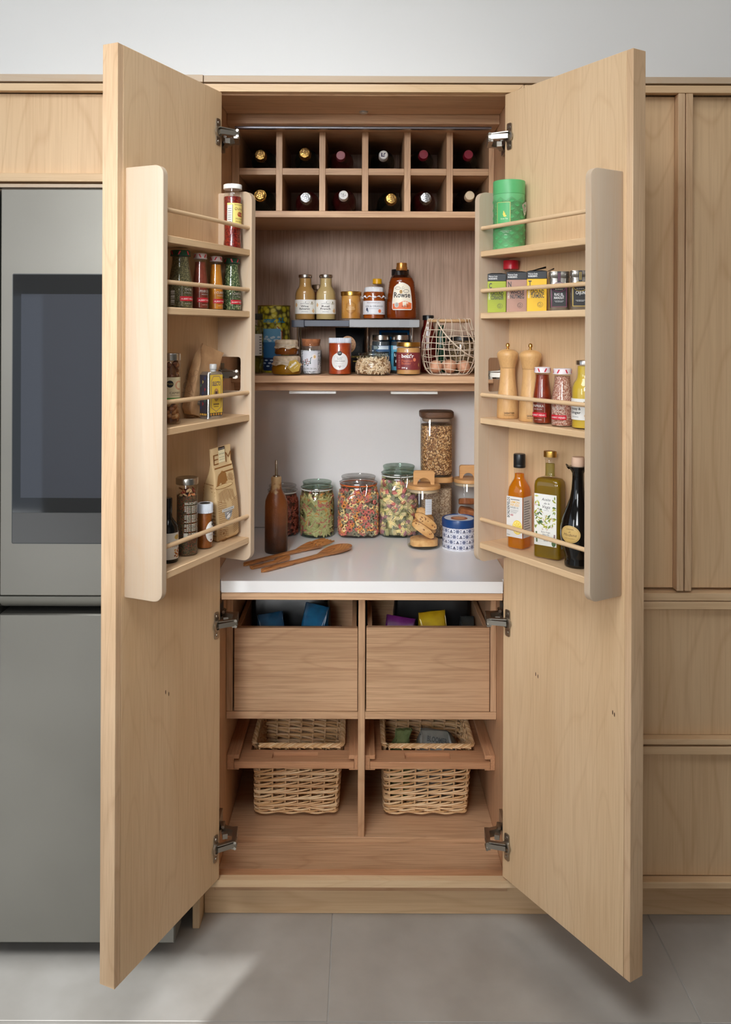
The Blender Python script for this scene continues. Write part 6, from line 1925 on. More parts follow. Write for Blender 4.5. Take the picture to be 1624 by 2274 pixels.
# stoneware oil cruet with a steel spout
loc, R, Ht = on_top(614, 1231.5, 1058, 50.8)
cr, nt, b = new_mat('brown_stoneware')
tcn = N(nt, 'ShaderNodeTexCoord')
sx = N(nt, 'ShaderNodeSeparateXYZ')
nt.links.new(tcn.outputs['Object'], sx.inputs[0])
nz = N(nt, 'ShaderNodeTexNoise')
nz.inputs['Scale'].default_value = 34
nz.inputs['Detail'].default_value = 6
nt.links.new(tcn.outputs['Object'], nz.inputs['Vector'])
ml = N(nt, 'ShaderNodeMath', operation='MULTIPLY_ADD')
ml.inputs[1].default_value = 0.10
nt.links.new(nz.outputs['Fac'], ml.inputs[0])
nt.links.new(sx.outputs['Z'], ml.inputs[2])
nt.links.new(ramp(nt, ml.outputs[0], [(0.06, (58, 38, 26)), (0.13, (96, 54, 30)), (0.19, (134, 76, 36)), (0.245, (126, 68, 30)), (0.258, (190, 156, 110)), (0.29, (196, 164, 120))]), b.inputs['Base Color'])
b.inputs['Roughness'].default_value = 0.32
bp = N(nt, 'ShaderNodeBump')
bp.inputs['Strength'].default_value = 0.35
bp.inputs['Distance'].default_value = 0.002
nz2 = N(nt, 'ShaderNodeTexNoise')
nz2.inputs['Scale'].default_value = 260
nt.links.new(tcn.outputs['Object'], nz2.inputs['Vector'])
nt.links.new(nz2.outputs['Fac'], bp.inputs['Height'])
nt.links.new(bp.outputs[0], b.inputs['Normal'])
t, pr = jar('oil_cruet', 'brown glazed stoneware oil cruet with thin steel spout', 'cruet', loc, 0, [(0.93, 0), (0.98, 0.01), (1.0, 0.03), (0.985, 0.60), (0.95, 0.68), (0.80, 0.745), (0.55, 0.81), (0.46, 0.85), (0.44, 0.93), (0.46, 0.965), (0.43, 0.995), (0.30, 1.0)], R, Ht, None, cr, body='cruet_body')
zs = at(614, 1022, loc.y).z - ZW
m = MB().lathe([(0.011, Ht), (0.0105, Ht + 0.003), (0.006, Ht + 0.004)], 18)
m.tube([(0, 0, Ht), (0, 0, Ht + 0.01), (0, 0, zs - 0.002), (0, 0, zs)], [0.0048, 0.0044, 0.0040, 0.0030], 12)
m.build('spout', plain((176, 166, 150), 0.25, 1.0, name='spout_steel'), t)

# clip-top jars of pasta
CLIP = [(0.84, 0), (0.92, 0.012), (0.985, 0.045), (1.0, 0.09), (1.0, 0.60), (0.98, 0.68), (0.92, 0.755), (0.86, 0.80), (0.85, 0.83), (0.89, 0.84), (0.89, 0.855)]
PINK, GRNP, CREAM, ORNG, GREYG = plain((206, 112, 102), 0.55), plain((188, 172, 116), 0.55), plain((236, 212, 150), 0.55), plain((222, 150, 76), 0.55), plain((138, 132, 108), 0.55)
MAUVE, PINK2 = plain((170, 116, 126), 0.55), plain((206, 116, 106), 0.55)


def clip_jar(lab, px, ybase, ytop, wpx, p, core, glass, gasket, clipang, n, piece, cols, group='clip-top jars of dried pasta', top=0.80, shape=CLIP, clip=True, name='clip_jar'):
    loc, R, Ht = on_top(px, ybase, ytop, wpx)
    t = thing(name, lab, 'jar', loc, 0, group)
    prf = [(r * R, z * Ht, (p if z < 0.70 else 2.0 + (p - 2.0) * max(0.0, (0.80 - z) / 0.1))) for r, z in shape]
    k45 = 2 ** (0.5 - 1 / p) if p > 2 else 1.0
    MB().lathe(prf, 44).lathe([(0.84 * R * 0.98, 0.012 * Ht), (0.001, 0.014 * Ht)], 30, cap0=False, cap1=False).build('jar_body', glass, t, 60)
    MB().lathe([(max(0.001, q[0] - 0.0105), min(max(q[1], 0.007), top * Ht)) + q[2:] for q in prf if q[1] <= top * Ht] + [(0.4 * R, top * Ht, 2.0)], 36).build('pasta_core', core, t)
    m = MB()
    rnd = random.Random(int(px * 7))
    for j in range(n):
        z = rnd.uniform(0.035, top) * Ht
        an = rnd.uniform(0, 2 * PI)
        e = p if z < 0.7 * Ht else 2.0
        c, s_ = math.cos(an), math.sin(an)
        k = 1 / (abs(c) ** e + abs(s_) ** e) ** (1 / e)
        r = (interp(prf, z)) * k - piece[1]
        nrm = Vector((abs(c) ** (e - 1) * (1 if c > 0 else -1), abs(s_) ** (e - 1) * (1 if s_ > 0 else -1), 0)).normalized()
        zz = max(z, piece[2] + 0.005)
        M = Matrix.Translation((r * c, r * s_, zz)) @ nrm.to_track_quat('Z', 'Y').to_matrix().to_4x4() @ Matrix.Rotation(rnd.uniform(0, 2 * PI), 4, 'Z') @ Matrix.Rotation(rnd.uniform(-1, 1) * piece[3], 4, 'X')
        m.M = M
        m.cur = rnd.choices(range(len(cols)), [c_[1] for c_ in cols])[0]
        piece[0](m, rnd)
    m.M = None
    m.build('pasta', [c_[0] for c_ in cols], t, 60, kind='stuff')
    # glass lid, rubber ring, wire bail
    MB().lathe([(0.80 * R, 0.868 * Ht), (0.90 * R, 0.87 * Ht), (0.91 * R, 0.885 * Ht), (0.91 * R, 0.90 * Ht), (0.82 * R, 0.915 * Ht), (0.80 * R, 0.955 * Ht), (0.83 * R, 0.965 * Ht), (0.84 * R, 0.99 * Ht), (0.80 * R, Ht), (0.70 * R, Ht), (0.66 * R, 0.992 * Ht), (0.001, 0.992 * Ht)], 40).build('lid', thin_glass(name + '_lid', (214, 228, 220) if glass is GLASSG else (236, 236, 234), 1.5, extra=0.10), t, 50)
    MB().tube([(0.885 * R * math.cos(2 * PI * i / 36), 0.885 * R * math.sin(2 * PI * i / 36), 0.862 * Ht) for i in range(36)], 0.0022, 8, True).build('gasket', gasket, t)
    if clip:
        m = MB()
        m.tube([(0.90 * R * math.cos(2 * PI * i / 36), 0.90 * R * math.sin(2 * PI * i / 36), 0.825 * Ht) for i in range(36)], 0.0011, 6, True)
        m.tube([(0.93 * R * math.cos(2 * PI * i / 36), 0.93 * R * math.sin(2 * PI * i / 36), 0.893 * Ht) for i in range(36)], 0.0011, 6, True)
        Rz = Matrix.Rotation(clipang, 4, 'Z')
        m.M = Rz
        y0 = -0.93 * R
        for s_ in (-1, 1):
            m.tube([(s_ * 0.011, y0, 0.893 * Ht), (s_ * 0.013, y0 - 0.003, 0.87 * Ht), (s_ * 0.011, y0 - 0.004, 0.845 * Ht), (s_ * 0.013, y0 - 0.003, 0.82 * Ht), (s_ * 0.011, y0 - 0.001, 0.80 * Ht)], 0.0012, 6)
            m.tube([(s_ * 0.006 + 0.0035 * math.cos(q), y0 - 0.004, 0.845 * Ht + 0.0035 * math.sin(q)) for q in [2 * PI * i / 10 for i in range(10)]], 0.001, 5, True)
        m.tube([(-0.011, y0 - 0.003, 0.85 * Ht), (-0.010, y0 - 0.006, 0.80 * Ht), (-0.006, -R - 0.004, 0.73 * Ht), (0, -R - 0.005, 0.70 * Ht), (0.006, -R - 0.004, 0.73 * Ht), (0.010, y0 - 0.006, 0.80 * Ht), (0.011, y0 - 0.003, 0.85 * Ht)], 0.0012, 6)
        m.M = None
        m.build('wire_clip', CHROME, t)
    return t


def leaf(m, rnd):
    l, w_ = rnd.uniform(0.013, 0.020), rnd.uniform(0.0042, 0.0060)
    xs = [-1, -0.6, 0, 0.6, 1]
    ws = [0.02, 0.75, 1, 0.7, 0.02]
    vs = []
    for x, k in zip(xs, ws):
        vs += [(x * l, -w_ * k, 0.0018 * (1 - k)), (x * l, 0, 0.0022), (x * l, w_ * k, 0.0018 * (1 - k)), (x * l, 0, -0.0012)]
    fs = [(i * 4 + j, i * 4 + (j + 1) % 4, i * 4 + 4 + (j + 1) % 4, i * 4 + 4 + j) for i in range(4) for j in range(4)]
    m.add(vs, fs)


def flower(m, rnd):
    """a six-lobed pasta wheel with a dark hub"""
    R = rnd.uniform(0.0088, 0.0105)
    c = m.cur
    for k in range(6):
        a_ = PI / 3 * k
        m.ell((R * 0.62 * math.cos(a_), R * 0.62 * math.sin(a_), 0), (R * 0.42, R * 0.42, 0.0042), 7, 4)
    m.cur = len(FLW) - 1
    m.ell((0, 0, 0.001), (R * 0.22, R * 0.22, 0.0038), 6, 4)
    m.cur = c


def tulip(m, rnd):
    l = rnd.uniform(0.0125, 0.0150)
    for k in (-1, 0, 1):
        m.ell((0, k * 0.0048, 0.0016 if k == 0 else 0), (l, 0.0042, 0.0052), 7, 5)


def curl(m, rnd):
    """a small ridged shell"""
    n = 5
    m.tube([(0.008 * (i / n - 0.5) * 2, 0.003 * math.sin(i * 2.2), 0.0012 * math.cos(i * 2.2)) for i in range(n + 1)], [0.0016, 0.003, 0.0034, 0.0034, 0.003, 0.0016], 5)


def kernel(m, rnd):
    m.ell((0, 0, 0), (0.0055, 0.0022, 0.0016), 5, 3)


FLW = [(PINK, 5), (ORNG, 2.2), (CREAM, 2.2), (GREYG, 5), (plain((52, 44, 38), 0.6), 0)]
clip_jar('glass jar of red curled pasta behind the oil cruet', 628, 1194, 1076, 73, 2.0, plain((112, 54, 42), 0.6), GLASS, plain((222, 220, 214), 0.5), 0.9, 420, (curl, 0.0045, 0.006, 0.5), [(plain((166, 78, 58), 0.55), 3), (plain((190, 100, 76), 0.55), 2)], clip=False)
clip_jar('clip-top jar of green and pink leaf pasta with white seal', 704.5, 1197, 1068, 77, 2.2, plain((150, 138, 92), 0.6), GLASSG, plain((222, 220, 212), 0.5), -0.05, 560, (leaf, 0.0036, 0.017, 0.3), [(GRNP, 7), (plain((206, 190, 136), 0.55), 4), (PINK, 2), (ORNG, 1.2), (plain((196, 160, 40), 0.55), 0.3)])
clip_jar('squarish clip-top jar of flower pasta with orange seal', 796.5, 1197, 1056, 91, 4.0, plain((120, 100, 80), 0.6), GLASS, plain((222, 104, 40), 0.5), 0.25, 640, (flower, 0.0048, 0.012, 0.4), FLW)
clip_jar('tall clip-top jar of tulip pasta in cream, mauve and green', 886, 1196, 1033, 84, 3.2, plain((168, 148, 112), 0.6), GLASSG, plain((222, 220, 212), 0.5), 0.25, 540, (tulip, 0.0056, 0.014, 0.4), [(CREAM, 6), (GREYG, 4), (MAUVE, 2.4), (PINK2, 2), (plain((206, 186, 140), 0.5), 4)], top=0.80)

# storage jars with wooden lids
def canister(name, lab, px, ybase, ytop, wpx, p=2.0, group=None, loc=None, R=None, Ht=None):
    if loc is None:
        loc, R, Ht = on_top(px, ybase, ytop, wpx)
    t = thing(name, lab, 'storage jar', loc, 0, group)
    pr = [(R * 0.90, 0), (R * 0.97, 0.0025), (R, 0.007), (R, Ht - 0.001), (R * 0.99, Ht)]
    MB().lathe(pr, 44, p).build('jar_body', GLASS, t, 60)
    MB().lathe([(R * 0.94, 0.0015), (R * 0.95, 0.005), (0.001, 0.0055)], 44, p, cap0=True).build('glass_base', thin_glass(name + '_base', (226, 230, 228), 1.4, extra=0.05), t, 60)
    return t, R, Ht


def bamboo_lid(t, R, z, zh, hw=0.66, yaw=0.0, off=0.0):
    MB().lathe([(R * 0.92, z - 0.010), (R * 0.93, z - 0.0008)], 40).build('lid_seal', plain((196, 176, 146), 0.35, name='clear_seal'), t)
    MB().lathe([(R * 0.98, z), (R * 1.01, z + 0.0008), (R * 1.01, z + 0.0105), (R * 0.99, z + 0.012), (0.001, z + 0.012)], 44).build('lid', BAMBOO, t, 40)
    # arched handle cut from one board
    w_, h_ = R * hw, zh - (z + 0.0122)
    out = rounded([(-w_, 0), (w_, 0), (w_, h_), (-w_, h_)], [0, 0, 0.008, 0.008])
    ri = w_ * 0.64
    inn = [(ri * math.cos(q), ri * 1.0 * math.sin(q) * min(1.0, (h_ * 0.62) / ri)) for q in [PI * k / 12 for k in range(13)]]
    poly = [(w_, 0)] + [p_ for p_ in out if p_[1] > 0.001] + [(-w_, 0)] + inn[::-1]
    c_, s_ = math.cos(yaw), math.sin(yaw)
    f = lambda d: (lambda x, y: (x * c_ - d * s_ + off, x * s_ + d * c_, z + 0.0122 + y))
    MB().prism(poly, f(-0.0075), f(0.0075)).build('lid_handle', BAMBOO, t, 30)


loc, R, Ht = on_top(941.5, 1222, 1086, 72)
bz = at(941.5, 1079, loc.y).z - ZW
t, R, Ht = canister('biscuit_jar', 'glass jar of almond biscuits with bamboo lid and arched bamboo handle', 941.5, 1222, 1084, 73, group='bamboo-lidded glass jars')
HZ = at(941.5, 1045, t.location.y).z - ZW
bamboo_lid(t, R, Ht + 0.0005, HZ, 0.64)
a = Art(cyl(R * 0.99, 0.22)).rect(-0.011, 0.011, Ht * 0.60, Ht * 0.86, (206, 208, 214))
for j in range(5):
    a.rect(-0.0085, 0.0085, Ht * (0.65 + j * 0.04), Ht * (0.655 + j * 0.04), (180, 180, 190))
a.build(t)
BISC = noisy('almond_biscuit', (228, 182, 120), (208, 152, 88), 60, 0.75, 5, 0.4)
jc = Vector(t.location)


def biscuit(lab, x, y, z, rot, l=0.040, w_=0.017, th=0.010, seed=0):
    """a slice of almond loaf: domed top edge, flat cut faces with nut pieces"""
    q = [(-l, -w_ * 0.25), (-l * 0.86, -w_ * 0.8), (-l * 0.5, -w_), (l * 0.5, -w_), (l * 0.88, -w_ * 0.75), (l, -w_ * 0.1), (l * 0.85, w_ * 0.55), (l * 0.45, w_ * 0.95), (0, w_ * 1.05), (-l * 0.5, w_ * 0.9), (-l * 0.88, w_ * 0.45)]
    m = MB()
    m.loops([[(a_ * 0.96, b_ * 0.95, -th / 2) for a_, b_ in q], [(a_, b_, -th / 2 + 0.0012) for a_, b_ in q], [(a_, b_, th / 2 - 0.0012) for a_, b_ in q], [(a_ * 0.96, b_ * 0.95, th / 2) for a_, b_ in q]])
    o = tag(m.build('almond_biscuit', BISC, None, 50), lab, 'biscuit', 'biscuits in the front jar')
    m = MB()
    rnd = random.Random(seed)
    for k in range(9):
        m.ell((rnd.uniform(-0.8, 0.8) * l, rnd.uniform(-0.65, 0.65) * w_, rnd.choice((-1, 1)) * th / 2), (rnd.uniform(0.0015, 0.0045), rnd.uniform(0.0012, 0.003), 0.0006), 7, 4)
    m.build('almond', plain((150, 96, 50), 0.6), o)
    o.location = jc + Vector((x, y, z))
    o.rotation_euler = rot
    return o


q = R - 0.004
biscuit('almond biscuit lying flat on the base of the front jar', 0.0, 0.0, 0.0172, (0, 0, 0.1), q * 0.93, q * 0.80, 0.021, 1)
biscuit('almond biscuit leaning, the lower of two in front, cut face showing', -0.003, -q * 0.52, 0.0605, (PI / 2, 0.62, 0), q * 0.86, 0.0135, 0.011, 2)
biscuit('almond biscuit leaning, the upper of two in front, cut face showing', 0.006, -q * 0.52, 0.0895, (PI / 2, 0.62, 0), q * 0.86, 0.0140, 0.011, 3)
biscuit('almond biscuit standing behind the two leaning ones', 0.003, -q * 0.05, 0.068, (PI / 2, 0.5, 0.15), q * 0.86, 0.018, 0.012, 4)
biscuit('almond biscuit on end at the back, topmost in the front jar', 0.008, q * 0.36, 0.092, (PI / 2, 0.9, 0.1), q * 0.78, 0.019, 0.012, 5)

# tall square-shouldered jar of oats on top of a jar of grain
by = 0.535
pA, pB = at(934, 1060, by), at(1003.5, 1060, by)
R2 = (pB.x - pA.x) / 2
cx2 = (pA.x + pB.x) / 2
zl1, zl0 = at(970, 1059.7, by - R2 * 0.8).z, at(970, 1072, by - R2 * 0.8).z
t, _, _ = canister('grain_jar', 'square glass jar of pale grain carrying the taller oat jar', 0, 0, 0, 0, 4.2, 'stacked square storage jars', Vector((cx2, by, ZW + 0.0004)), R2, zl0 - ZW - 0.001)
GH = zl0 - ZW
MB().lathe([(R2 * 0.90, 0.007), (R2 * 0.965, 0.010), (R2 * 0.965, GH * 0.88), (0.001, GH * 0.89)], 40, 4.2).build('grain', grain('pale_grain', [(196, 170, 140), (214, 192, 164), (170, 140, 112), (150, 120, 94)], 330, 0.6, 0.9), t, 60)
MB().lathe([(R2 * 0.99, GH), (R2 * 1.03, GH + 0.001), (R2 * 1.03, zl1 - ZW - 0.0022), (R2 * 1.0, zl1 - ZW - 0.001), (0.001, zl1 - ZW - 0.001)], 44, 4.2).build('lid', BAMBOO, t, 40)
zt1 = at(966, 931, by - R2).z
OH = zt1 - zl1
t, _, _ = canister('oat_jar', 'tall square glass jar of golden oats with dark walnut lid', 0, 0, 0, 0, 4.2, 'stacked square storage jars', Vector((cx2, by, zl1 + 0.0006)), R2 * 0.985, OH)
OAT = grain('rolled_oats', [(206, 160, 104), (222, 182, 128), (184, 134, 80), (160, 108, 60), (232, 198, 150), (140, 92, 52)], 210, 0.65, 1.0, (96, 60, 32))
MB().lathe([(R2 * 0.90, 0.007), (R2 * 0.945, 0.010), (R2 * 0.945, OH * 0.875), (R2 * 0.7, OH * 0.88), (0.001, OH * 0.885)], 40, 4.2).build('oats', OAT, t, 60)
m = MB()
for j in range(900):
    an, z = random.uniform(0, 2 * PI), random.uniform(0.012, OH * 0.87)
    c, s_ = math.cos(an), math.sin(an)
    k = 1 / (abs(c) ** 4.2 + abs(s_) ** 4.2) ** (1 / 4.2)
    nrm = Vector((abs(c) ** 3.2 * (1 if c > 0 else -1), abs(s_) ** 3.2 * (1 if s_ > 0 else -1), 0)).normalized()
    m.M = Matrix.Translation((R2 * 0.952 * k * c, R2 * 0.952 * k * s_, z)) @ nrm.to_track_quat('Z', 'Y').to_matrix().to_4x4() @ Matrix.Rotation(random.uniform(0, PI), 4, 'Z') @ Matrix.Rotation(random.uniform(-0.5, 0.5), 4, 'X')
    m.cur = j % 4
    m.ell((0, 0, 0), (0.0030, 0.0021, 0.0009), 5, 3)
m.M = None
m.build('oat_flakes', [plain((214, 170, 112), 0.6), plain((228, 190, 138), 0.6), plain((180, 130, 76), 0.6), plain((150, 102, 56), 0.6)], t, kind='stuff')
MB().lathe([(R2 * 0.88, OH * 0.95), (R2 * 0.90, OH + 0.0008)], 36, 4.2).build('lid_seal', plain((150, 128, 108), 0.4, name='lid_seal'), t)
lz = at(966, 915.5, by - R2).z - zl1 - 0.0006
MB().lathe([(R2 * 1.00, OH + 0.001), (R2 * 1.07, OH + 0.004), (R2 * 1.09, OH + (lz - OH) * 0.5), (R2 * 1.08, lz - 0.002), (R2 * 1.04, lz), (0.001, lz)], 44, 3.6).build('lid', WALNUT, t, 40)

# second bamboo-lidded jar, half behind the right rack
loc, R, Ht = on_top(1043.5, 1196, 1070, 66)
loc.x -= 0.006
t, R, Ht = canister('biscuit_jar', 'bamboo-lidded glass jar of brown biscuits half hidden by the right door rack', 0, 0, 0, 0, 2.0, 'bamboo-lidded glass jars', loc, R, Ht)
bamboo_lid(t, R, Ht + 0.0005, at(1043.5, 1033, loc.y).z - ZW, 0.58)
jc = Vector(t.location)
RUSK = noisy('brown_rusk', (150, 86, 46), (176, 108, 62), 60, 0.75, 5, 0.5)
for k, (x, y, z, rz, lab) in enumerate(((-0.006, -0.010, 0.022, 0.3, 'brown rusk at the base of the half-hidden jar'), (0.004, 0.008, 0.052, 1.1, 'brown rusk second from the base of the half-hidden jar'),
                                      (-0.006, -0.006, 0.084, 0.1, 'brown rusk third from the base of the half-hidden jar'), (-0.004, 0.0, 0.116, 0.7, 'brown rusk topmost in the half-hidden jar'))):
    m = MB()
    m.loops([[(a_ * k1, b_ * k1, zz) for a_, b_ in ((-0.026, -0.018), (0.022, -0.020), (0.028, 0.004), (0.016, 0.019), (-0.020, 0.020), (-0.028, 0.002))] for k1, zz in ((0.9, -0.010), (1.0, -0.008), (0.98, 0.007), (0.86, 0.010))])
    o = tag(m.build('rusk', RUSK, None, 50), lab, 'biscuit', 'rusks in the half-hidden jar')
    o.location = jc + Vector((x, y, z))
    o.rotation_euler = (0.18 * (-1) ** k, 0.16, rz)

# blue and white tin
loc, R, Ht = on_top(1019.5, 1226, 1149, 75.5)
t = thing('patterned_tin', 'round blue-lidded tin covered in blue and white tile pictures', 'tin', loc, 0)
zl_ = Ht * 0.745
MB().lathe([(R * 0.96, 0), (R * 0.985, 0.0005), (R * 0.985, 0.002), (R * 0.965, 0.003), (R * 0.965, zl_)], 48).build('tin_body', plain((226, 226, 232), 0.35, name='white_tin'), t, 40)
MB().lathe([(R * 0.98, zl_ - 0.001), (R * 1.0, zl_), (R * 1.0, Ht - 0.003), (R * 0.985, Ht - 0.001), (R * 0.95, Ht), (R * 0.94, Ht - 0.002), (0.001, Ht - 0.002)], 48).build('lid', plain((22, 62, 116), 0.3, name='blue_lid'), t, 40)
a = Art(lambda x, y, l: (x, y, Ht - 0.0019 + l)).ell(0, 0, R * 0.86, R * 0.86, (206, 210, 220), 32)
a.ell(0, -R * 0.1, R * 0.5, R * 0.5, (150, 84, 60), 24).ell(0, -R * 0.05, R * 0.36, R * 0.3, (206, 150, 110), 20).text(0, R * 0.5, 'BISCOITOS', 0.006, (60, 60, 90), R * 0.9)
a.build(t, 'lid_picture')
a = Art(cyl(R * 0.965 + 0.0002))
BL, GB, DB = (44, 52, 92), (120, 126, 152), (26, 30, 60)
pw = R * 0.965 * 2 * PI / 16
for i in range(-5, 6):
    for j in range(4):
        cx_, cy_ = i * pw + (pw / 2 if j % 2 else 0), 0.0122 + j * zl_ * 0.235
        if abs(cx_) > pw * 5 or cy_ > zl_ - 0.006:
            continue
        r_ = pw * 0.43
        a.ring(cx_, cy_, r_, r_, 0.0006, GB, 18)
        kind = (i * 2 + j * 3 + (j % 2)) % 4
        if kind == 0:
            for k in range(6):
                a.ell(cx_ + r_ * 0.5 * math.cos(k * PI / 3), cy_ + r_ * 0.5 * math.sin(k * PI / 3), r_ * 0.28, r_ * 0.28, GB, 8)
            a.ell(cx_, cy_, r_ * 0.25, r_ * 0.25, BL, 8)
        elif kind == 1:
            a.poly([(cx_ - r_ * 0.5, cy_ - r_ * 0.55), (cx_ + r_ * 0.5, cy_ - r_ * 0.55), (cx_ + r_ * 0.2, cy_ + r_ * 0.1), (cx_ + r_ * 0.1, cy_ + r_ * 0.65), (cx_ - r_ * 0.15, cy_ + r_ * 0.6), (cx_ - r_ * 0.2, cy_)], DB)
        elif kind == 2:
            a.poly([(cx_ - r_ * 0.7, cy_ - r_ * 0.3), (cx_ + r_ * 0.65, cy_ - r_ * 0.25), (cx_ + r_ * 0.5, cy_ - r_ * 0.55), (cx_ - r_ * 0.5, cy_ - r_ * 0.55)], DB).poly([(cx_ - r_ * 0.4, cy_ - r_ * 0.2), (cx_ + r_ * 0.45, cy_ - r_ * 0.15), (cx_, cy_ + r_ * 0.65)], BL)
        else:
            for k in range(3):
                a.ring(cx_, cy_, r_ * (0.3 + 0.22 * k), r_ * (0.3 + 0.22 * k), 0.0009, GB, 12)
        for s1 in (-1, 1):
            d_ = pw * 0.09
            qx, qy = cx_ + pw / 2, cy_
            a.poly([(qx - d_ * 1.5, qy + s1 * d_ * 1.9), (qx, qy + s1 * d_ * 3.2), (qx + d_ * 1.5, qy + s1 * d_ * 1.9), (qx, qy + s1 * d_ * 0.6)], GB)
a.build(t, 'tin_print', base=999)

# olive-wood servers lying across each other
def server(name, lab, A, B, kind, lift, seed):
    """handle end A, head end B on the worktop (pixels); a shaped wooden blank with a hollowed or forked head"""
    a_, b_ = at_z(A[0], A[1], ZW), at_z(B[0], B[1], ZW)
    dx = b_ - a_
    L = dx.length
    yaw = math.atan2(dx.y, dx.x)
    NS, NC = 36, 9
    head = 0.66 if kind != 'fork' else 0.62
    m = MB()
    top, bot = [], []

    def width(u):
        if u < head:
            k = u / head
            if kind == 'spatula':
                return 0.0105
            w_ = 0.0115 + 0.0030 * (1 - k) + (0.003 * max(0, k - 0.75) / 0.25)
            return w_ * min(1, math.sqrt(max(0, u * 24))) if u < 0.042 and kind != 'spatula' else w_
        v = (u - head) / (1 - head)
        if kind == 'spatula':
            return 0.0105
        if kind == 'fork':
            return 0.0130 + 0.018 * min(1, v * 2.2) ** 0.8
        return 0.0145 + (0.0330 - 0.0145) * math.sin(min(1, v * 1.7) * PI / 2) if v < 0.59 else 0.0330 * math.sqrt(max(0.0, 1 - ((v - 0.59) / 0.42) ** 2))

    end = 1.0 if kind != 'fork' else 0.84
    for i in range(NS + 1):
        u = i / NS * end
        w_ = max(width(u), 0.0006)
        th = 0.0075 if u < head else 0.0055
        z0 = 0.0
        v = max(0, (u - head) / (1 - head))
        row_t, row_b = [], []
        for j in range(NC):
            s_ = -1 + 2 * j / (NC - 1)
            dish = 0.0
            if kind != 'spatula' and v > 0:
                dish = 0.011 * (1 - s_ * s_) * math.sin(min(1, v * 1.15) * PI) ** 0.8 if v * 1.15 < 1 else 0
            rim = 0.0075 * math.sin(v * PI / 2) + 0.004
            crown = 0.0030 * (1 - s_ * s_) if v <= 0 else 0.0
            edge = math.sqrt(max(0, 1 - s_ ** 4))
            row_t.append((u * L, s_ * w_, th + crown + (rim if v > 0 else 0.0) - dish))
            row_b.append((u * L, s_ * w_ * 0.92, th * (1 - edge) * 0.9 + (rim * 0.6 * (s_ * s_) if v > 0 else 0)))
        top.append(row_t)
        bot.append(row_b)
    loops = [r + b[::-1] for r, b in zip(top, bot)]
    m.loops(loops)
    if kind == 'fork':
        wq = width(end)
        for k in range(4):
            y = (-0.75 + 0.5 * k) * wq
            m.tube([(L * (end - 0.02), y, 0.0115), (L * (end + 0.05), y * 1.04, 0.0140), (L * (end + 0.11), y * 0.98, 0.0150), (L * (end + 0.155), y * 0.9, 0.0150)], [0.0048, 0.0050, 0.0042, 0.0020], 8)
    o = tag(m.build(name, OLIVEW, None, 50), lab, 'utensil', 'olive-wood utensils on the worktop')
    o.location = (a_.x, a_.y, ZW + 0.0005 + lift)
    o.rotation_euler = (0, 0, yaw)
    return o


server('wooden_spoon', 'olive-wood salad spoon with strong dark grain, nearest the worktop edge', (580, 1272), (777, 1220), 'spoon', 0.0, 1)
o = server('wooden_fork', 'olive-wood salad fork lying behind the spoon', (541, 1258), (733, 1209), 'fork', 0.0, 2)
o = server('wooden_spatula', 'plain olive-wood spatula between the fork and the spoon, its end cut square', (559, 1265), (640, 1245.5), 'spatula', 0.0, 3)

# ================================================================ bags in the two drawers
def pack_at(px, Y, zf, name, lab, hw, hd, ht, mat, yaw, tilt, seed, cr=0.002):
    p = at(px, 1360, Y)
    t = bag(name, lab, 'packet', (p.x, Y, zf + 0.01), (tilt, 0.06 * (-1) ** seed, yaw),
            [(hw * 0.85, hd * 0.7, 0, 0, 0, 0.006), (hw, hd, ht * 0.08, 0, 0, 0.012), (hw * 1.02, hd, ht * 0.5, 0, 0, 0.014), (hw, hd * 0.72, ht * 0.78, 0, 0.003, 0.01), (hw, hd * 0.25, ht * 0.92, 0, 0.004, 0.004), (hw * 1.02, 0.0016, ht, 0, 0.005, 0.0006)], mat, crease=cr, seed=seed)
    settle(t, zf)
    return t


ZD = 0.512
pack_at(608, 0.38, ZD, 'blue_bag', 'crumpled blue food bag in the left drawer, its left one', 0.040, 0.04, 0.245, noisy('blue_bag_foil', (8, 38, 62), (18, 78, 112), 16, 0.3, 4, 0.6), 0.35, 0.06, 11)
pack_at(690, 0.385, ZD, 'blue_bag', 'bright blue food bag with red and white corner in the left drawer', 0.040, 0.035, 0.265, noisy('cyan_bag_foil', (10, 58, 92), (22, 104, 150), 16, 0.3, 4, 0.6), -0.4, -0.05, 12)
t = pack_at(752, 0.34, ZD, 'red_packet', 'small dark red packet with white tab in the left drawer', 0.022, 0.03, 0.215, noisy('red_packet_foil', (90, 18, 24), (130, 36, 40), 18, 0.35, 3, 0.4), 0.1, 0.03, 13)
Art(lambda x, y, l: (x, -0.0245 - l, y)).rect(-0.013, 0.010, 0.150, 0.180, (206, 206, 210)).build(t, 'tab')
pack_at(884, 0.38, ZD, 'purple_packet', 'glossy purple packet in the right drawer', 0.046, 0.045, 0.235, noisy('purple_foil', (66, 12, 68), (104, 28, 104), 16, 0.3, 4, 0.6), -0.3, 0.08, 14)
pack_at(968, 0.37, ZD, 'yellow_packet', 'yellow packet with tied top in the right drawer', 0.042, 0.040, 0.255, noisy('yellow_foil', (160, 128, 10), (198, 166, 26), 16, 0.3, 4, 0.6), 0.15, 0.05, 15)
pack_at(1030, 0.40, ZD, 'dark_packet', 'dark packet beside the yellow one in the right drawer', 0.022, 0.040, 0.225, noisy('dark_foil', (26, 30, 30), (50, 54, 54), 16, 0.3, 4, 0.6), 0.2, 0.0, 16)

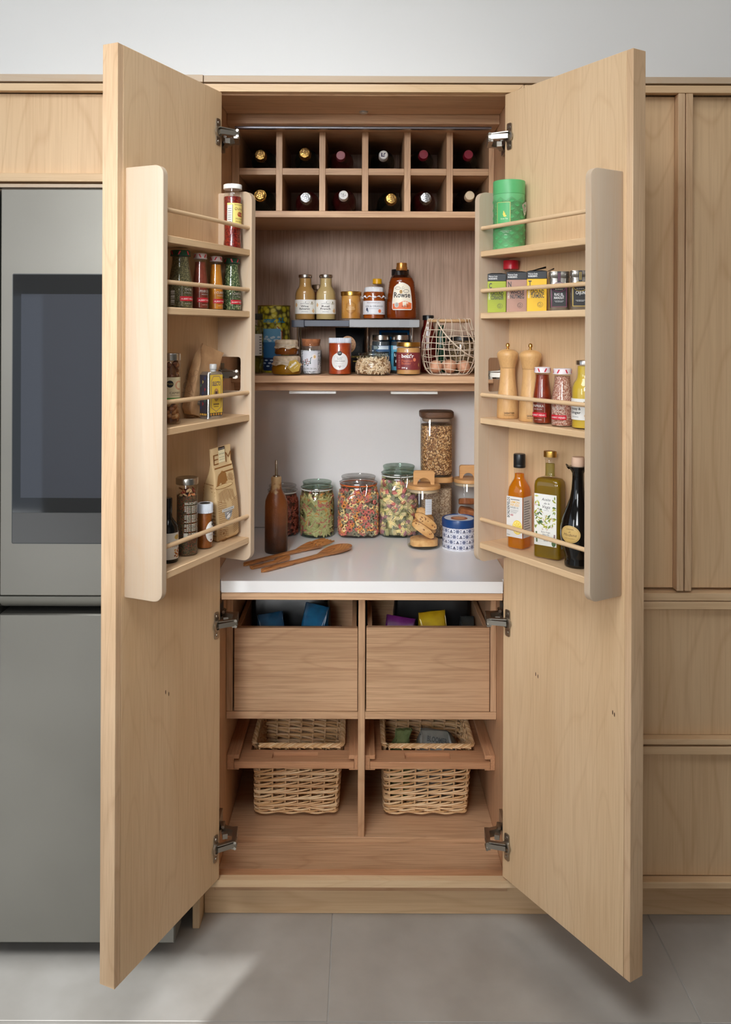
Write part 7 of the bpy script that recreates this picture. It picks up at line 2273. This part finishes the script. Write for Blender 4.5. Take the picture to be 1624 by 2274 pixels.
SHADEBAG = noisy('shade_bag_film', (9, 10, 11), (22, 24, 26), 14, 0.3, 4, 0.6)  # black bags added to stand in for the deep shade inside the drawers
pack_at(656, 0.535, ZD, 'shade_bag', 'wide black bag added as shade at the back of the left drawer', 0.126, 0.048, 0.345, SHADEBAG, 0.0, 0.0, 17, 0.003)
pack_at(951, 0.535, ZD, 'shade_bag', 'wide black bag added as shade at the back of the right drawer', 0.126, 0.048, 0.345, SHADEBAG, 0.0, 0.0, 18, 0.003)

# ================================================================ wicker baskets hanging in the pull-out trays
WICK = wood('peeled_willow', (226, 186, 136), (208, 164, 112), (164, 116, 70), 'X', fig=0.1, fine=0.3, scale=5, rough=0.5)
WICKS = [plain((234, 196, 148), 0.5), plain((220, 176, 124), 0.5), plain((242, 210, 166), 0.5)]


def rect_path(s, hx, hy, r):
    """point and outward normal at arc fraction s of a rounded rectangle, from the front left corner round the front"""
    segs = [(2 * (hx - r), 0), (PI / 2 * r, 1), (2 * (hy - r), 2), (PI / 2 * r, 3), (2 * (hx - r), 4), (PI / 2 * r, 5), (2 * (hy - r), 6), (PI / 2 * r, 7)]
    tot = sum(q[0] for q in segs)
    d = (s % 1.0) * tot
    for l, k in segs:
        if d <= l:
            break
        d -= l
    side, an = k // 2, (d / r if k % 2 else 0.0)
    c = [(hx - r, -hy + r), (hx - r, hy - r), (-hx + r, hy - r), (-hx + r, -hy + r)][side]
    base = -PI / 2 + side * PI / 2
    if k % 2:
        n = (math.cos(base + an), math.sin(base + an))
        return c[0] + r * n[0], c[1] + r * n[1], n
    n = (math.cos(base), math.sin(base))
    t = (-n[1], n[0])
    return c[0] + r * n[0] - t[0] * (l - d), c[1] + r * n[1] - t[1] * (l - d), n


def wicker(lab, x0, x1, y0, y1, b0, b1, seed):
    """x0..x1 body at the top, b0..b1 at the bottom"""
    cx, cy = (x0 + x1) / 2, (y0 + y1) / 2
    ZB, ZT = 0.1215, 0.3375
    t = thing('wicker_basket', lab, 'basket', (cx, cy, ZB), 0, 'wicker baskets in the pull-out trays')
    rnd = random.Random(seed)
    hx1, hx0, hy = (x1 - x0) / 2, (b1 - b0) / 2, (y1 - y0) / 2
    sh = (b0 + b1) / 2 - cx
    HT = ZT - ZB
    R_ = 0.0030

    def pos(s, z, off):
        k = z / HT
        x, y, n = rect_path(s, hx0 + (hx1 - hx0) * k - 0.0075, hy - 0.0075 - 0.006 * (1 - k), 0.013)
        return (x + n[0] * off + sh * (1 - k), y + n[1] * off, z)

    NSt = 24
    m = MB()
    for i in range(NSt):
        m.tube([pos(i / NSt, 0.004 + HT * j / 6 * 0.98, 0.0) for j in range(7)], 0.0028, 6)
    m.build('stakes', WICKS[0], t, kind='stuff')
    m = MB()
    z = 0.022
    lev = 0
    while z < HT - 0.020:
        for i in range(NSt):
            m.cur = rnd.randrange(3)
            pts = []
            jit = rnd.uniform(-0.0016, 0.0016)
            up = 0.0160
            for j in range(10):
                u = j / 9 * 3.1
                off = -0.0055 + 0.0115 * math.sin(min(1, max(0, u / 3.1)) * PI) ** 0.6
                pts.append(pos((i + u - 0.05) / NSt, min(HT - 0.003, z + jit + up * (u / 3.1)), off))
            m.tube(pts, [R_ * 0.8] + [R_] * 8 + [R_ * 0.75], 5)
        z += 0.0205
        lev += 1
    m.build('weave', WICKS, t, kind='stuff')
    m = MB()
    for k in range(4):            # bands of waling round the foot
        m.cur = k % 3
        m.tube([pos(s / 120, 0.003 + 0.0052 * k, 0.0045 * math.sin(s / 120 * 2 * PI * NSt / 2 + k * 2.1) + 0.001) for s in range(120)], R_, 5, True)
    m.build('foot_band', WICKS, t)
    m = MB()
    for k in range(-9, 10):
        x = k * hx0 / 10.2
        m.cur = k % 3
        m.tube([(x + sh, -hy + 0.02, 0.004), (x + sh, hy - 0.02, 0.004)], 0.0042, 5)
    for k in range(-12, 13):
        y = k * hy / 14
        m.tube([(-hx0 + 0.016 + sh + (2 * hx0 - 0.032) * j / 40, y, 0.0055 + 0.004 * math.sin(j * 1.45 + (PI if k % 2 else 0))) for j in range(41)], 0.003, 4)
    m.build('base_weave', WICKS, t, kind='stuff')
    m = MB()
    for k in range(5):            # plaited rim lying over the tray edge
        m.cur = k % 3
        ph = 2 * PI * k / 5
        n = 150
        m.tube([(lambda p_: (p_[0], p_[1], HT + 0.0080 + 0.0046 * math.sin(s / n * 2 * PI * 17 + ph)))(pos(s / n, HT, 0.0065 + 0.0060 * math.cos(s / n * 2 * PI * 17 + ph))) for s in range(n)], 0.0032, 5, True)
    for k in range(9):            # cut rod ends
        a_ = pos(rnd.random(), HT, 0.0)
        s = 0.02 + 0.23 * k / 9
        p0, p1 = pos(s, HT, 0.009), pos(s + 0.022, HT, 0.017)
        m.tube([(p0[0], p0[1], HT + 0.006), (p1[0], p1[1], HT + 0.0045)], 0.0028, 5)
    m.build('rim', WICKS, t)
    return t


BY0, BY1 = 0.3415, 0.6085
wicker('empty rectangular wicker basket in the left pull-out tray', -0.3395, -0.0510, BY0, BY1, -0.3400, -0.0655, 21)
wicker('rectangular wicker basket with food bags in the right pull-out tray', 0.0785, 0.3675, BY0, BY1, 0.0790, 0.3520, 22)

# two bags in the right basket
ZBK = 0.1330
p = at(958, 1640, 0.46)
t = bag('bread_bag', 'grey printed bread bag in the right wicker basket', 'bag', (0.255, 0.462, ZBK), (0.08, 0.05, -0.12),
        [(0.06, 0.045, 0, 0, 0, 0.01), (0.068, 0.056, 0.02, 0, 0, 0.02), (0.070, 0.056, 0.10, 0, 0, 0.02), (0.066, 0.045, 0.155, 0, 0, 0.02), (0.05, 0.02, 0.190, -0.006, 0, 0.01), (0.045, 0.006, 0.205, -0.012, 0, 0.002)], noisy('bread_bag_film', (112, 114, 108), (150, 150, 142), 22, 0.3, 5, 0.7), crease=0.0035, seed=31)
settle(t, ZBK)
a = Art(lambda x, y, l: (x, -0.0600 + max(0, y - 0.10) * 0.20 + max(0, y - 0.155) * 0.52 - l, y))
a.text(0.000, 0.181, 'BLOOMER', 0.013, (24, 28, 24), 0.066, rot=-0.05, bold=0.03)
a.build(t, 'bag_print', base=99)
p = at(905, 1640, 0.47)
t = bag('clear_bag', 'pale green tinted plastic bag at the left of the right basket', 'bag', (0.130, 0.450, ZBK), (0.05, 0.04, 0.2),
        [(0.024, 0.035, 0, 0, 0, 0.01), (0.030, 0.042, 0.02, 0, 0, 0.015), (0.030, 0.04, 0.10, 0, 0, 0.015), (0.032, 0.025, 0.15, 0, 0, 0.01), (0.022, 0.010, 0.185, 0.006, 0, 0.005), (0.026, 0.008, 0.215, 0.010, 0, 0.003)], noisy('green_film', (96, 112, 72), (140, 154, 104), 26, 0.25, 5, 0.8), crease=0.003, seed=33)
settle(t, ZBK)
